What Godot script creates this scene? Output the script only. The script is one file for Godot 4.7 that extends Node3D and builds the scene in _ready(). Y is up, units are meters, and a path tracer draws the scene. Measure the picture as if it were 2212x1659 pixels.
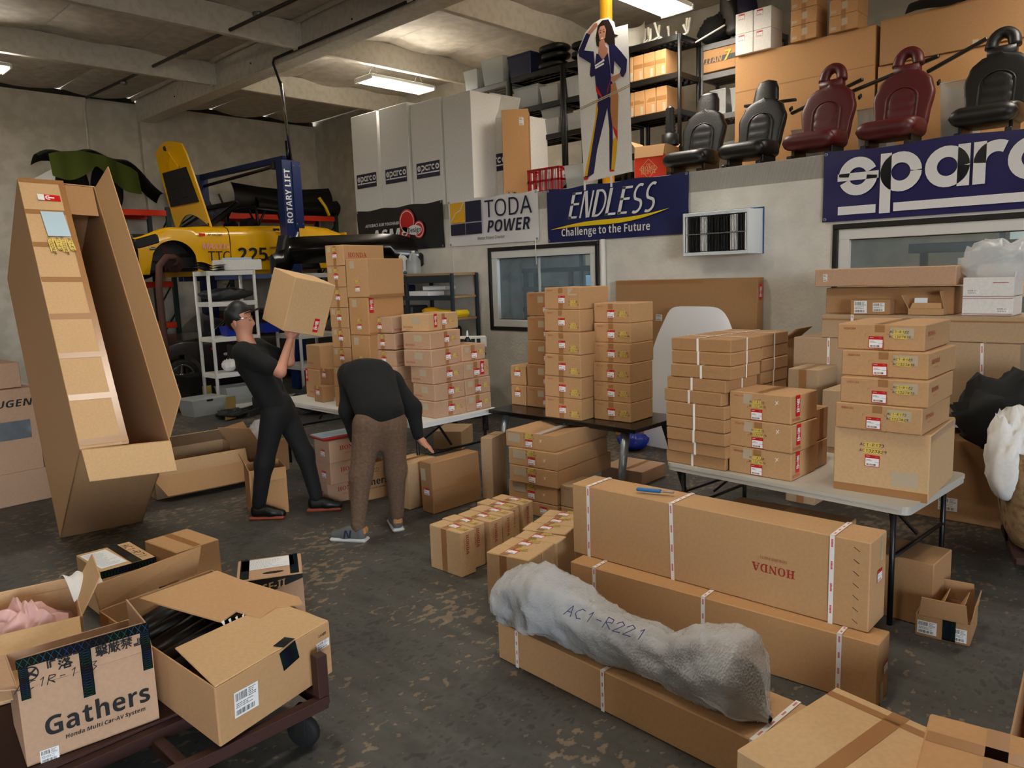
extends Node3D
# A parts warehouse: office wall with a storage deck on top, tables of cartons, two men, a car on a lift.
# 1 camera, sky, lamps, exposure   2 room   3 large things   4 cartons   5 people   6 small things

var M := {}
var used := {}
var text_cache := {}
var rng := RandomNumberGenerator.new()
const UP := Vector3(0, 1, 0)


func _ready() -> void:
	rng.seed = 7
	setup_camera_and_light()
	make_materials()
	build_room()
	build_office()
	build_far_side()
	build_deck()
	build_tables()
	build_cartons()
	build_open_boxes()
	build_floor_things()
	build_people()


func setup_camera_and_light() -> void:
	var cam := Camera3D.new()
	cam.name = "camera"
	cam.fov = 53.37
	cam.near = 0.05
	cam.far = 100.0
	add_child(cam)
	var yaw := deg_to_rad(46.11)
	var pitch := deg_to_rad(8.22)
	var roll := deg_to_rad(-1.92)
	var f := Vector3(sin(yaw) * cos(pitch), -sin(pitch), -cos(yaw) * cos(pitch))
	var r := Vector3(cos(yaw), 0, sin(yaw))
	var u := r.cross(f)
	cam.transform = Transform3D(Basis(r * cos(roll) + u * sin(roll), u * cos(roll) - r * sin(roll), -f), Vector3(0, 1.95, 0))
	cam.current = true
	var we := WorldEnvironment.new()
	we.name = "world"
	var env := Environment.new()
	env.background_mode = Environment.BG_SKY
	var sky := Sky.new()
	var sm := ProceduralSkyMaterial.new()
	sm.sky_top_color = Color(0.62, 0.70, 0.80)
	sm.sky_horizon_color = Color(0.86, 0.88, 0.90)
	sm.ground_horizon_color = Color(0.62, 0.61, 0.58)
	sm.ground_bottom_color = Color(0.40, 0.39, 0.37)
	sm.sky_energy_multiplier = SKY_ENERGY
	sm.ground_energy_multiplier = SKY_ENERGY
	sky.sky_material = sm
	env.sky = sky
	env.tonemap_mode = Environment.TONE_MAPPER_LINEAR
	env.tonemap_exposure = EXPOSURE
	env.sdfgi_enabled = true
	env.ssao_enabled = true
	env.ssil_enabled = true
	we.environment = env
	add_child(we)


const EXPOSURE := 1.7
const SKY_ENERGY := 4.0
const LAMP_ENERGY := 3.0
const LAMP_COLOR := Color(1.0, 0.97, 0.91)


# ---------------------------------------------------------------- nodes
func numbered(n: String) -> String:
	if not used.has(n):
		used[n] = 0
		return n
	used[n] += 1
	return "%s_%03d" % [n, used[n]]


func tag(o: Node, label: String, cat: String, group := "", kind := "") -> void:
	if label:
		o.set_meta("label", label)
	if cat:
		o.set_meta("category", cat)
	if group:
		o.set_meta("group", group)
	if kind:
		o.set_meta("kind", kind)


func thing(n: String, label: String, cat: String, pos := Vector3.ZERO, yaw := 0.0, group := "") -> Node3D:
	var o := Node3D.new()
	o.name = numbered(n)
	add_child(o, true)
	o.position = pos
	o.rotation.y = yaw
	tag(o, label, cat, group)
	return o


func part(s, n: String, m: Material, parent: Node, xf := Transform3D.IDENTITY) -> MeshInstance3D:
	var o := MeshInstance3D.new()
	o.name = n if parent != self else numbered(n)
	o.mesh = done(s) if s is SurfaceTool else s
	o.material_override = m
	o.transform = xf
	parent.add_child(o, true)
	return o


func struct(s, n: String, m: Material) -> MeshInstance3D:
	var o := part(s, n, m, self)
	o.set_meta("kind", "structure")
	return o


func copy(o: Node3D, n: String, label: String, pos: Vector3, yaw: float) -> Node3D:
	var c: Node3D = o.duplicate()
	c.name = numbered(n)
	add_child(c, true)
	c.position = pos
	c.rotation.y = yaw
	if label:
		c.set_meta("label", label)
	return c


# ---------------------------------------------------------------- meshes; faces are given anticlockwise as seen from outside
func new_st(smooth := false) -> SurfaceTool:
	var s := SurfaceTool.new()
	s.begin(Mesh.PRIMITIVE_TRIANGLES)
	s.set_smooth_group(0 if smooth else -1)
	return s


func done(s: SurfaceTool) -> ArrayMesh:
	s.generate_normals()
	return s.commit()


func tri(s: SurfaceTool, a: Vector3, b: Vector3, c: Vector3) -> void:
	s.add_vertex(a)
	s.add_vertex(c)
	s.add_vertex(b)


func quad(s: SurfaceTool, a: Vector3, b: Vector3, c: Vector3, d: Vector3) -> void:
	tri(s, a, b, c)
	tri(s, a, c, d)


func uvquad(s: SurfaceTool, a: Vector3, b: Vector3, c: Vector3, d: Vector3) -> void:
	var p := [a, b, c, d]
	var t := [Vector2(0, 1), Vector2(1, 1), Vector2(1, 0), Vector2(0, 0)]
	for i in [0, 2, 1, 0, 3, 2]:
		s.set_uv(t[i])
		s.add_vertex(p[i])


func oquad(s: SurfaceTool, a: Vector3, b: Vector3, c: Vector3, d: Vector3, from: Vector3) -> void:
	if (b - a).cross(c - a).dot((a + b + c + d) * 0.25 - from) < 0.0:
		quad(s, d, c, b, a)
	else:
		quad(s, a, b, c, d)


const FACES := [[0, 4, 6, 2], [1, 3, 7, 5], [0, 1, 5, 4], [2, 6, 7, 3], [0, 2, 3, 1], [4, 5, 7, 6]]


func hexa(s: SurfaceTool, c: Array, bevel := 0.004) -> void:
	var mid := Vector3.ZERO
	for p in c:
		mid += p / 8.0
	if bevel <= 0.0:
		for f in FACES:
			oquad(s, c[f[0]], c[f[1]], c[f[2]], c[f[3]], mid)
		return
	var fv := []
	for f in FACES:
		var m := {}
		for k in 4:
			var p: Vector3 = c[f[k]]
			var n1: Vector3 = c[f[(k + 1) % 4]] - p
			var n2: Vector3 = c[f[(k + 3) % 4]] - p
			m[f[k]] = p + n1.normalized() * minf(bevel, n1.length() * 0.45) + n2.normalized() * minf(bevel, n2.length() * 0.45)
		fv.append(m)
		oquad(s, m[f[0]], m[f[1]], m[f[2]], m[f[3]], mid)
	for i in 8:
		for bit in [1, 2, 4]:
			if i & bit:
				continue
			var j: int = i | bit
			var fs := []
			for k in 6:
				if fv[k].has(i) and fv[k].has(j):
					fs.append(fv[k])
			oquad(s, fs[0][i], fs[0][j], fs[1][j], fs[1][i], mid)
		var t := []
		for k in 6:
			if fv[k].has(i):
				t.append(fv[k][i])
		if (t[1] - t[0]).cross(t[2] - t[0]).dot(t[0] - mid) < 0.0:
			tri(s, t[0], t[2], t[1])
		else:
			tri(s, t[0], t[1], t[2])


func box(s: SurfaceTool, size: Vector3, xf := Transform3D.IDENTITY, bevel := 0.003) -> void:
	var c := []
	for i in 8:
		c.append(xf * Vector3(size.x * (0.5 if i & 1 else -0.5), size.y * (0.5 if i & 2 else -0.5), size.z * (0.5 if i & 4 else -0.5)))
	hexa(s, c, bevel)


func at(x: float, y: float, z: float, yaw := 0.0) -> Transform3D:
	return Transform3D(Basis(UP, yaw), Vector3(x, y, z))


func boxst(size: Vector3, xf := Transform3D.IDENTITY, bevel := 0.003) -> SurfaceTool:
	var s := new_st()
	box(s, size, xf, bevel)
	return s


# bar of rectangular section between two points
func bar(s: SurfaceTool, a: Vector3, b: Vector3, w: float, h: float, bevel := 0.002) -> void:
	var d := (b - a).normalized()
	var side := d.cross(UP)
	if side.length() < 0.01:
		side = Vector3(1, 0, 0)
	side = side.normalized()
	box(s, Vector3(w, h, (b - a).length()), Transform3D(Basis(side, d.cross(side).normalized() * -1.0, d * 1.0), (a + b) * 0.5), bevel)


func frame_at(d: Vector3) -> Array:
	var side := d.cross(UP)
	if side.length() < 0.05:
		side = d.cross(Vector3(1, 0, 0))
	side = side.normalized()
	return [side, side.cross(d).normalized()]


# round tube along points; r may be a number or an array
func tube(s: SurfaceTool, pts: Array, r, n := 8, caps := true) -> void:
	var rings := []
	var prev := Vector3.ZERO
	for i in pts.size():
		var d: Vector3 = (pts[mini(i + 1, pts.size() - 1)] - pts[maxi(i - 1, 0)]).normalized()
		var side: Vector3 = frame_at(d)[0] if i == 0 else (prev - d * prev.dot(d)).normalized()
		prev = side
		var up: Vector3 = side.cross(d)
		var rad: float = r[i] if r is Array else r
		var ring := []
		for k in n:
			var a := TAU * k / n
			ring.append(pts[i] + (side * cos(a) + up * sin(a)) * rad)
		rings.append(ring)
	for i in pts.size() - 1:
		for k in n:
			var k2 := (k + 1) % n
			quad(s, rings[i][k], rings[i + 1][k], rings[i + 1][k2], rings[i][k2])
	if caps:
		for e in [0, pts.size() - 1]:
			for k in n:
				var k2 := (k + 1) % n
				if e == 0:
					tri(s, pts[0], rings[0][k], rings[0][k2])
				else:
					tri(s, pts[e], rings[e][k2], rings[e][k])


# profile of Vector2(radius, height) turned about local y
func lathe(s: SurfaceTool, prof: Array, n := 16, xf := Transform3D.IDENTITY) -> void:
	for i in prof.size() - 1:
		for k in n:
			var a := TAU * k / n
			var b := TAU * (k + 1) / n
			var p: Vector2 = prof[i]
			var q: Vector2 = prof[i + 1]
			quad(s, xf * Vector3(cos(a) * p.x, p.y, -sin(a) * p.x), xf * Vector3(cos(b) * p.x, p.y, -sin(b) * p.x), xf * Vector3(cos(b) * q.x, q.y, -sin(b) * q.x), xf * Vector3(cos(a) * q.x, q.y, -sin(a) * q.x))


# flat outline (anticlockwise in x,y) with depth along local z, centred
func prism(s: SurfaceTool, poly: PackedVector2Array, depth: float, xf := Transform3D.IDENTITY) -> void:
	if Geometry2D.is_polygon_clockwise(poly):
		poly = poly.duplicate()
		poly.reverse()
	var t := Geometry2D.triangulate_polygon(poly)
	var h := depth * 0.5
	for i in range(0, t.size(), 3):
		var a := poly[t[i]]
		var b := poly[t[i + 1]]
		var c := poly[t[i + 2]]
		if (b - a).cross(c - a) < 0.0:
			var k := b
			b = c
			c = k
		tri(s, xf * Vector3(a.x, a.y, h), xf * Vector3(b.x, b.y, h), xf * Vector3(c.x, c.y, h))
		tri(s, xf * Vector3(a.x, a.y, -h), xf * Vector3(c.x, c.y, -h), xf * Vector3(b.x, b.y, -h))
	for i in poly.size():
		var a := poly[i]
		var b := poly[(i + 1) % poly.size()]
		quad(s, xf * Vector3(a.x, a.y, -h), xf * Vector3(b.x, b.y, -h), xf * Vector3(b.x, b.y, h), xf * Vector3(a.x, a.y, h))


# surface p(u, v), u and v from 0 to 1
func grid(s: SurfaceTool, nu: int, nv: int, p: Callable) -> void:
	var g := []
	for i in nu + 1:
		var row := []
		for j in nv + 1:
			row.append(p.call(float(i) / nu, float(j) / nv))
		g.append(row)
	for i in nu:
		for j in nv:
			quad(s, g[i][j], g[i + 1][j], g[i + 1][j + 1], g[i][j + 1])


func uvgrid(s: SurfaceTool, nu: int, nv: int, p: Callable) -> void:
	for i in nu:
		for j in nv:
			for k in [[0, 0], [1, 1], [1, 0], [0, 0], [0, 1], [1, 1]]:
				var u := float(i + k[0]) / nu
				var v := float(j + k[1]) / nv
				s.set_uv(Vector2(u, 1.0 - v))
				s.add_vertex(p.call(u, v))


# a sheet of board between corners a b c d (anticlockwise), with thickness
func sheet(s: SurfaceTool, a: Vector3, b: Vector3, c: Vector3, d: Vector3, t := 0.006) -> void:
	var n := ((b - a).cross(c - a) + (c - a).cross(d - a)).normalized() * t * 0.5
	hexa(s, [a - n, b - n, d - n, c - n, a + n, b + n, d + n, c + n], t * 0.3)


# flat outline of any number of corners, given in space, with thickness
func board(s: SurfaceTool, pts: Array, t := 0.006) -> void:
	var o: Vector3 = pts[0]
	var x: Vector3 = (pts[1] - o).normalized()
	var z: Vector3 = x.cross(pts[2] - o).normalized()
	var b := Basis(x, z.cross(x), z)
	var poly := PackedVector2Array()
	for p in pts:
		var q: Vector3 = b.inverse() * (p - o)
		poly.append(Vector2(q.x, q.y))
	prism(s, poly, t, Transform3D(b, o))


# ---------------------------------------------------------------- print: strokes and type on a face
# local frame: x right, y up, z out of the face
func strokes(s: SurfaceTool, lines: Array, w: float, xf: Transform3D) -> void:
	for l in lines:
		for i in l.size() - 1:
			var a: Vector2 = l[i]
			var b: Vector2 = l[i + 1]
			var d := (b - a).normalized() * w * 0.5
			var n := Vector2(-d.y, d.x)
			var a2 := a - d * 0.6
			var b2 := b + d * 0.6
			quad(s, xf * v3(a2 - n), xf * v3(b2 - n), xf * v3(b2 + n), xf * v3(a2 + n))


func v3(p: Vector2, z := 0.0) -> Vector3:
	return Vector3(p.x, p.y, z)


# one band of even width along a bent line, mitred
func band(s: SurfaceTool, pts: Array, w: float, xf: Transform3D) -> void:
	var l := []
	var r := []
	for i in pts.size():
		var d1: Vector2 = (pts[i] - pts[i - 1]).normalized() if i > 0 else (pts[1] - pts[0]).normalized()
		var d2: Vector2 = (pts[i + 1] - pts[i]).normalized() if i < pts.size() - 1 else d1
		var n := Vector2(-d1.y - d2.y, d1.x + d2.x).normalized()
		var k := w * 0.5 / maxf(0.5, n.dot(Vector2(-d1.y, d1.x)))
		l.append(pts[i] + n * k)
		r.append(pts[i] - n * k)
	for i in pts.size() - 1:
		quad(s, xf * v3(r[i]), xf * v3(r[i + 1]), xf * v3(l[i + 1]), xf * v3(l[i]))


func arc(c: Vector2, rx: float, ry: float, from: float, to: float, n := 16) -> Array:
	var out := []
	for i in n + 1:
		var a := deg_to_rad(lerpf(from, to, float(i) / n))
		out.append(c + Vector2(cos(a) * rx, sin(a) * ry))
	return out


func type_mesh(t: String, font: String, bold: bool, size: float) -> TextMesh:
	var key := t + font + str(bold) + str(size)
	if not text_cache.has(key):
		var f := SystemFont.new()
		f.font_names = PackedStringArray([font])
		f.font_weight = 700 if bold else 400
		var m := TextMesh.new()
		m.text = t
		m.font = f
		m.font_size = 32
		m.pixel_size = size / 32.0
		m.depth = 0.0
		m.curve_step = 3.0
		text_cache[key] = m
	return text_cache[key]


const GLYPH := {
	"A": [[0, 0, 3, 8, 6, 0], [1, 3, 5, 3]], "C": [[6, 7, 3, 8, 0, 5, 0, 3, 3, 0, 6, 1]], "I": [[3, 8, 3, 0], [1, 8, 5, 8], [1, 0, 5, 0]], "R": [[0, 0, 0, 8, 5, 7, 5, 5, 0, 4, 6, 0]],
	"-": [[1, 4, 5, 4]], "0": [[3, 8, 0, 4, 3, 0, 6, 4, 3, 8]], "1": [[2, 6, 4, 8, 4, 0]], "2": [[0, 6, 3, 8, 6, 6, 0, 0, 6, 0]], "3": [[0, 8, 5, 8, 3, 5, 6, 3, 3, 0, 0, 1]],
	"5": [[6, 8, 1, 8, 1, 5, 5, 4, 5, 1, 0, 0]], "7": [[0, 8, 6, 8, 2, 0]], "8": [[3, 4, 0, 6, 3, 8, 6, 6, 0, 2, 3, 0, 6, 2, 3, 4]], "9": [[6, 5, 3, 4, 1, 6, 3, 8, 6, 6, 5, 0]], "4": [[5, 0, 5, 8, 0, 3, 6, 3]],
	"6": [[5, 8, 1, 4, 1, 1, 4, 0, 6, 2, 4, 4, 1, 3]], "X": [[0, 0, 6, 8], [0, 8, 6, 0]], "D": [[0, 0, 0, 8, 4, 7, 6, 4, 4, 0, 0, 0]], "Z": [[0, 8, 6, 8, 0, 0, 6, 0]], " ": [],
}


func handwriting(s: SurfaceTool, t: String, h: float, w: float, xf: Transform3D, slant := 0.15) -> void:
	var k := h / 8.0
	var x := -t.length() * 4.2 * k
	for ch in t:
		for g in GLYPH.get(ch, []):
			var l := []
			for i in range(0, g.size(), 2):
				l.append(Vector2(x + g[i] * k + g[i + 1] * k * slant, (g[i + 1] - 4.0) * k + (rng.randf() - 0.5) * k * 0.8))
			strokes(s, [l], w, xf)
		x += 8.4 * k


# ---------------------------------------------------------------- materials
func mat(key: String, c: Color, rough := 0.6, metal := 0.0) -> StandardMaterial3D:
	var m := StandardMaterial3D.new()
	m.resource_name = key
	m.albedo_color = c
	m.roughness = rough
	m.metallic = metal
	M[key] = m
	return m


func noise_tex(freq: float, seed_: int, colors: Array, offsets: Array, size := 512, normal := false, bump := 4.0, kind := FastNoiseLite.TYPE_SIMPLEX_SMOOTH, oct := 4) -> NoiseTexture2D:
	var n := FastNoiseLite.new()
	n.noise_type = kind
	n.frequency = freq
	n.seed = seed_
	n.fractal_octaves = oct
	var t := NoiseTexture2D.new()
	t.width = size
	t.height = size
	t.seamless = true
	t.noise = n
	if normal:
		t.as_normal_map = true
		t.bump_strength = bump
	else:
		var g := Gradient.new()
		g.colors = PackedColorArray(colors)
		g.offsets = PackedFloat32Array(offsets)
		t.color_ramp = g
	return t


func triplanar(m: StandardMaterial3D, tex: Texture2D, scale: float, world := false, normal: Texture2D = null, strength := 0.5) -> void:
	m.albedo_texture = tex
	m.uv1_triplanar = true
	m.uv1_world_triplanar = world
	m.uv1_scale = Vector3.ONE * scale
	if normal:
		m.normal_enabled = true
		m.normal_texture = normal
		m.normal_scale = strength


func make_materials() -> void:
	var fibre := noise_tex(0.03, 3, [Color(0.965, 0.965, 0.965), Color(0.985, 0.985, 0.985), Color(1, 1, 1)], [0.2, 0.5, 0.8])
	var fibre_n := noise_tex(0.012, 5, [], [], 512, true, 3.0)
	var kraft := {"card": Color(0.74, 0.575, 0.40), "card_pale": Color(0.79, 0.645, 0.47), "card_warm": Color(0.74, 0.555, 0.365), "card_brown": Color(0.665, 0.50, 0.335), "card_grey": Color(0.70, 0.585, 0.455), "card_pink": Color(0.745, 0.60, 0.48)}
	for k in kraft:
		triplanar(mat(k, kraft[k], 0.82), fibre, 2.6, false, fibre_n, 0.25)
	triplanar(mat("card_white", Color(0.90, 0.89, 0.87), 0.75), fibre, 2.0)
	mat("tape", Color(0.62, 0.44, 0.27), 0.28)
	mat("tape_clear", Color(0.70, 0.62, 0.51), 0.22)
	mat("tape_grey", Color(0.715, 0.65, 0.55), 0.35)
	mat("strap", Color(0.93, 0.91, 0.88), 0.4)
	mat("note", Color(0.85, 0.74, 0.36), 0.55)
	mat("ink", Color(0.06, 0.055, 0.05), 0.6)
	mat("ink_blue", Color(0.10, 0.10, 0.36), 0.5)
	mat("print_red", Color(0.62, 0.17, 0.12), 0.7)
	mat("print_faint", Color(0.60, 0.30, 0.20), 0.7)
	mat("red_sticker", Color(0.80, 0.07, 0.06), 0.4)
	mat("paper", Color(0.90, 0.90, 0.90), 0.6)
	mat("paper_blue", Color(0.70, 0.80, 0.86), 0.5)
	mat("white", Color(0.90, 0.90, 0.90), 0.5)
	mat("white_plastic", Color(0.86, 0.86, 0.84), 0.45)
	mat("black", Color(0.022, 0.022, 0.024), 0.55)
	mat("black_gloss", Color(0.015, 0.014, 0.016), 0.22)
	mat("black_plastic", Color(0.03, 0.03, 0.032), 0.42)
	mat("charcoal", Color(0.075, 0.075, 0.08), 0.6)
	mat("dark_grey", Color(0.16, 0.165, 0.17), 0.5)
	mat("grey", Color(0.42, 0.42, 0.42), 0.5)
	mat("steel", Color(0.62, 0.63, 0.64), 0.32, 0.9)
	mat("chrome", Color(0.80, 0.80, 0.81), 0.12, 1.0)
	mat("zinc", Color(0.55, 0.58, 0.60), 0.38, 0.75)
	mat("iron", Color(0.20, 0.19, 0.18), 0.5, 0.6)
	mat("rust", Color(0.24, 0.13, 0.10), 0.7, 0.2)
	mat("rack_green", Color(0.05, 0.15, 0.13), 0.5)
	mat("rack_blue", Color(0.13, 0.17, 0.20), 0.5)
	mat("orange", Color(0.86, 0.20, 0.06), 0.45)
	mat("lift_blue", Color(0.06, 0.15, 0.36), 0.35)
	mat("lift_face", Color(0.06, 0.15, 0.36), 0.35)
	var y := mat("car_yellow", Color(0.93, 0.70, 0.02), 0.3)
	y.clearcoat_enabled = true
	y.clearcoat = 0.6
	y.clearcoat_roughness = 0.08
	var gr := mat("car_grey", Color(0.20, 0.185, 0.185), 0.35, 0.5)
	gr.clearcoat_enabled = true
	gr.clearcoat = 0.7
	gr.clearcoat_roughness = 0.06
	mat("rubber", Color(0.03, 0.03, 0.03), 0.75)
	mat("navy", Color(0.035, 0.055, 0.20), 0.5)
	mat("banner_blue", Color(0.035, 0.09, 0.33), 0.55)
	mat("banner_navy", Color(0.125, 0.105, 0.34), 0.32)
	mat("banner_black", Color(0.055, 0.06, 0.065), 0.6)
	mat("banner_white", Color(0.88, 0.88, 0.88), 0.6)
	mat("yellow", Color(0.93, 0.80, 0.04), 0.5)
	mat("gold", Color(0.90, 0.68, 0.05), 0.5)
	mat("blue_bin", Color(0.03, 0.16, 0.62), 0.4)
	mat("tote_blue", Color(0.045, 0.09, 0.25), 0.4)
	mat("red", Color(0.62, 0.03, 0.05), 0.45)
	mat("olive", Color(0.26, 0.30, 0.05), 0.95)
	mat("pink_wrap", Color(0.86, 0.68, 0.66), 0.3)
	mat("timber", Color(0.66, 0.50, 0.32), 0.7)
	mat("particle", Color(0.63, 0.52, 0.38), 0.75)
	mat("dark_trim", Color(0.085, 0.075, 0.06), 0.5)
	var hide := noise_tex(0.06, 9, [], [], 256, true, 2.0, FastNoiseLite.TYPE_CELLULAR, 2)
	triplanar(mat("hide_black", Color(0.03, 0.03, 0.032), 0.42), null, 3.0, false, hide, 0.3)
	triplanar(mat("hide_red", Color(0.30, 0.035, 0.055), 0.45), null, 3.0, false, hide, 0.3)
	var weave := noise_tex(0.05, 12, [Color(0.80, 0.80, 0.80), Color(1, 1, 1)], [0.2, 0.8], 256)
	var folds := noise_tex(0.008, 15, [], [], 256, true, 6.0)
	triplanar(mat("cloth_black", Color(0.016, 0.017, 0.019), 0.9), weave, 3.0, false, folds, 0.5)
	triplanar(mat("hoodie", Color(0.022, 0.025, 0.029), 0.92), weave, 3.0, false, folds, 0.6)
	triplanar(mat("jeans", Color(0.025, 0.028, 0.036), 0.85), weave, 3.0, false, folds, 0.7)
	triplanar(mat("khaki", Color(0.42, 0.325, 0.25), 0.9), weave, 3.0, false, folds, 0.9)
	triplanar(mat("canvas", Color(0.66, 0.55, 0.41), 0.9), noise_tex(0.02, 21, [Color(0.55, 0.45, 0.35), Color(0.9, 0.87, 0.82), Color(1, 1, 1)], [0.18, 0.42, 0.8]), 1.4, false, folds, 0.8)
	var skin := mat("skin", Color(0.74, 0.52, 0.42), 0.5)
	skin.subsurf_scatter_enabled = true
	skin.subsurf_scatter_strength = 0.08
	mat("hair", Color(0.02, 0.017, 0.015), 0.6)
	mat("shoe_grey", Color(0.33, 0.33, 0.33), 0.8)
	mat("shoe_tan", Color(0.66, 0.46, 0.28), 0.8)
	mat("sole", Color(0.72, 0.72, 0.70), 0.6)
	mat("sole_orange", Color(0.60, 0.28, 0.18), 0.6)
	var glass := mat("pane", Color(0.72, 0.84, 0.90, 0.10), 0.03)
	glass.transparency = BaseMaterial3D.TRANSPARENCY_ALPHA
	var dark := mat("car_glass", Color(0.05, 0.06, 0.06, 0.55), 0.05)
	dark.transparency = BaseMaterial3D.TRANSPARENCY_ALPHA
	var bin := mat("bin_clear", Color(0.78, 0.80, 0.80, 0.42), 0.3)
	bin.transparency = BaseMaterial3D.TRANSPARENCY_ALPHA
	var film := mat("film", Color(0.90, 0.91, 0.92, 0.40), 0.3)
	film.transparency = BaseMaterial3D.TRANSPARENCY_ALPHA
	film.normal_enabled = true
	film.normal_texture = noise_tex(0.03, 31, [], [], 256, true, 8.0)
	film.normal_scale = 0.6
	film.uv1_triplanar = true
	film.uv1_scale = Vector3.ONE * 3.0
	var bub := mat("bubble", Color(0.90, 0.91, 0.92, 0.42), 0.27)
	bub.transparency = BaseMaterial3D.TRANSPARENCY_ALPHA
	bub.normal_enabled = true
	bub.normal_texture = noise_tex(0.09, 33, [], [], 512, true, 7.0, FastNoiseLite.TYPE_CELLULAR, 1)
	bub.normal_scale = 0.7
	bub.uv1_triplanar = true
	bub.uv1_scale = Vector3.ONE * 2.2
	# room surfaces
	triplanar(mat("wall", Color(0.80, 0.77, 0.715), 0.85), noise_tex(0.01, 41, [Color(0.93, 0.93, 0.92), Color(1, 1, 1)], [0.3, 0.7]), 0.5, true, noise_tex(0.08, 43, [], [], 512, true, 2.0), 0.25)
	triplanar(mat("office_wall", Color(0.865, 0.85, 0.81), 0.8), noise_tex(0.01, 45, [Color(0.96, 0.96, 0.96), Color(1, 1, 1)], [0.3, 0.7]), 0.5, true, noise_tex(0.08, 43, [], [], 512, true, 2.0), 0.3)
	triplanar(mat("ceiling", Color(0.80, 0.765, 0.71), 0.7), noise_tex(0.012, 47, [Color(0.92, 0.92, 0.92), Color(1, 1, 1)], [0.3, 0.7]), 0.6, true, noise_tex(0.006, 49, [], [], 512, true, 10.0), 0.5)
	triplanar(mat("beam_paint", Color(0.83, 0.80, 0.745), 0.75), noise_tex(0.02, 51, [Color(0.95, 0.95, 0.94), Color(1, 1, 1)], [0.2, 0.55]), 0.8, true)
	var fl := mat("floor", Color(1, 1, 1), 0.62)
	fl.albedo_texture = floor_texture()
	fl.uv1_triplanar = true
	fl.uv1_world_triplanar = true
	fl.uv1_scale = Vector3.ONE * 0.16
	fl.uv1_offset = Vector3(0.30, 0, 0.42)
	fl.normal_enabled = true
	fl.normal_texture = noise_tex(0.04, 53, [], [], 512, true, 2.0)
	fl.normal_scale = 0.3
	mat("table_top", Color(0.72, 0.70, 0.65), 0.5)
	mat("label", Color.WHITE, 0.5).albedo_texture = label_texture(true)
	mat("ship_label", Color.WHITE, 0.5).albedo_texture = label_texture(false)
	mat("brand_tape", Color.WHITE, 0.25).albedo_texture = brand_tape_texture()
	mat("form", Color.WHITE, 0.6).albedo_texture = form_texture()
	mat("strap_print", Color.WHITE, 0.4).albedo_texture = strap_texture()


# old grey-green paint, worn through to buff concrete in ragged flakes and scuffs
func floor_texture() -> ImageTexture:
	var n := 1024
	var im := Image.create(n, n, false, Image.FORMAT_RGB8)
	var big := FastNoiseLite.new()
	big.frequency = 0.0045
	big.seed = 5
	big.fractal_octaves = 5
	var fine := FastNoiseLite.new()
	fine.frequency = 0.055
	fine.seed = 8
	fine.fractal_octaves = 4
	var scuff := FastNoiseLite.new()
	scuff.frequency = 0.02
	scuff.seed = 14
	for y in n:
		for x in n:
			var b := big.get_noise_2d(x, y)
			var f := fine.get_noise_2d(x, y * 1.6)
			var s := scuff.get_noise_2d(x * 2.4, y * 0.5)
			var c := Color(0.245, 0.245, 0.228).lerp(Color(0.305, 0.30, 0.28), clampf(0.5 + s * 0.9, 0, 1))
			c = c.lerp(Color(0.19, 0.19, 0.18), clampf(f * 0.9, 0, 0.5))
			if f + b * 0.85 > 0.40:
				c = Color(0.42, 0.355, 0.285).lerp(Color(0.50, 0.435, 0.36), clampf(0.5 + s, 0, 1))
			elif f + b * 0.8 < -0.56:
				c = c * 0.72
			im.set_pixel(x, y, c)
	return ImageTexture.create_from_image(im)


func bars(im: Image, r: Rect2i, c: Color, step := 3) -> void:
	var x := r.position.x
	while x < r.end.x:
		var w := 1 + rng.randi() % 3
		im.fill_rect(Rect2i(x, r.position.y, w, r.size.y), c)
		x += w + 1 + rng.randi() % step


func small_print(im: Image, r: Rect2i, c: Color, rows: int) -> void:
	for k in rows:
		var y := r.position.y + k * r.size.y / rows
		var x := r.position.x
		var end := r.position.x + int(r.size.x * rng.randf_range(0.5, 1.0))
		while x < end:
			var w := 2 + rng.randi() % 5
			im.fill_rect(Rect2i(x, y, w, maxi(2, r.size.y / rows / 2)), c)
			x += w + 2


func label_texture(red: bool) -> ImageTexture:
	var im := Image.create(128, 112, false, Image.FORMAT_RGB8)
	im.fill(Color(0.93, 0.93, 0.92))
	if red:
		im.fill(Color(0.76, 0.05, 0.06))
		im.fill_rect(Rect2i(5, 30, 118, 77), Color(0.93, 0.92, 0.91))
		small_print(im, Rect2i(10, 10, 42, 12), Color(0.95, 0.85, 0.85), 1)
		small_print(im, Rect2i(90, 11, 30, 8), Color(0.9, 0.6, 0.6), 1)
		small_print(im, Rect2i(12, 44, 60, 20), Color(0.3, 0.3, 0.3), 2)
		small_print(im, Rect2i(88, 64, 30, 8), Color(0.5, 0.5, 0.5), 1)
		bars(im, Rect2i(14, 84, 80, 16), Color(0.12, 0.12, 0.12))
	else:
		bars(im, Rect2i(8, 8, 60, 34), Color(0.1, 0.1, 0.1))
		small_print(im, Rect2i(76, 8, 44, 40), Color(0.2, 0.2, 0.2), 5)
		small_print(im, Rect2i(8, 52, 100, 24), Color(0.35, 0.35, 0.35), 3)
		bars(im, Rect2i(8, 82, 100, 22), Color(0.1, 0.1, 0.1), 4)
	return ImageTexture.create_from_image(im)


func line_on(im: Image, a: Vector2, b: Vector2, c: Color, w := 2) -> void:
	var n := int(a.distance_to(b)) + 1
	for i in n:
		var p := a.lerp(b, float(i) / n)
		im.fill_rect(Rect2i(int(p.x), int(p.y), w, w), c)


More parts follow.
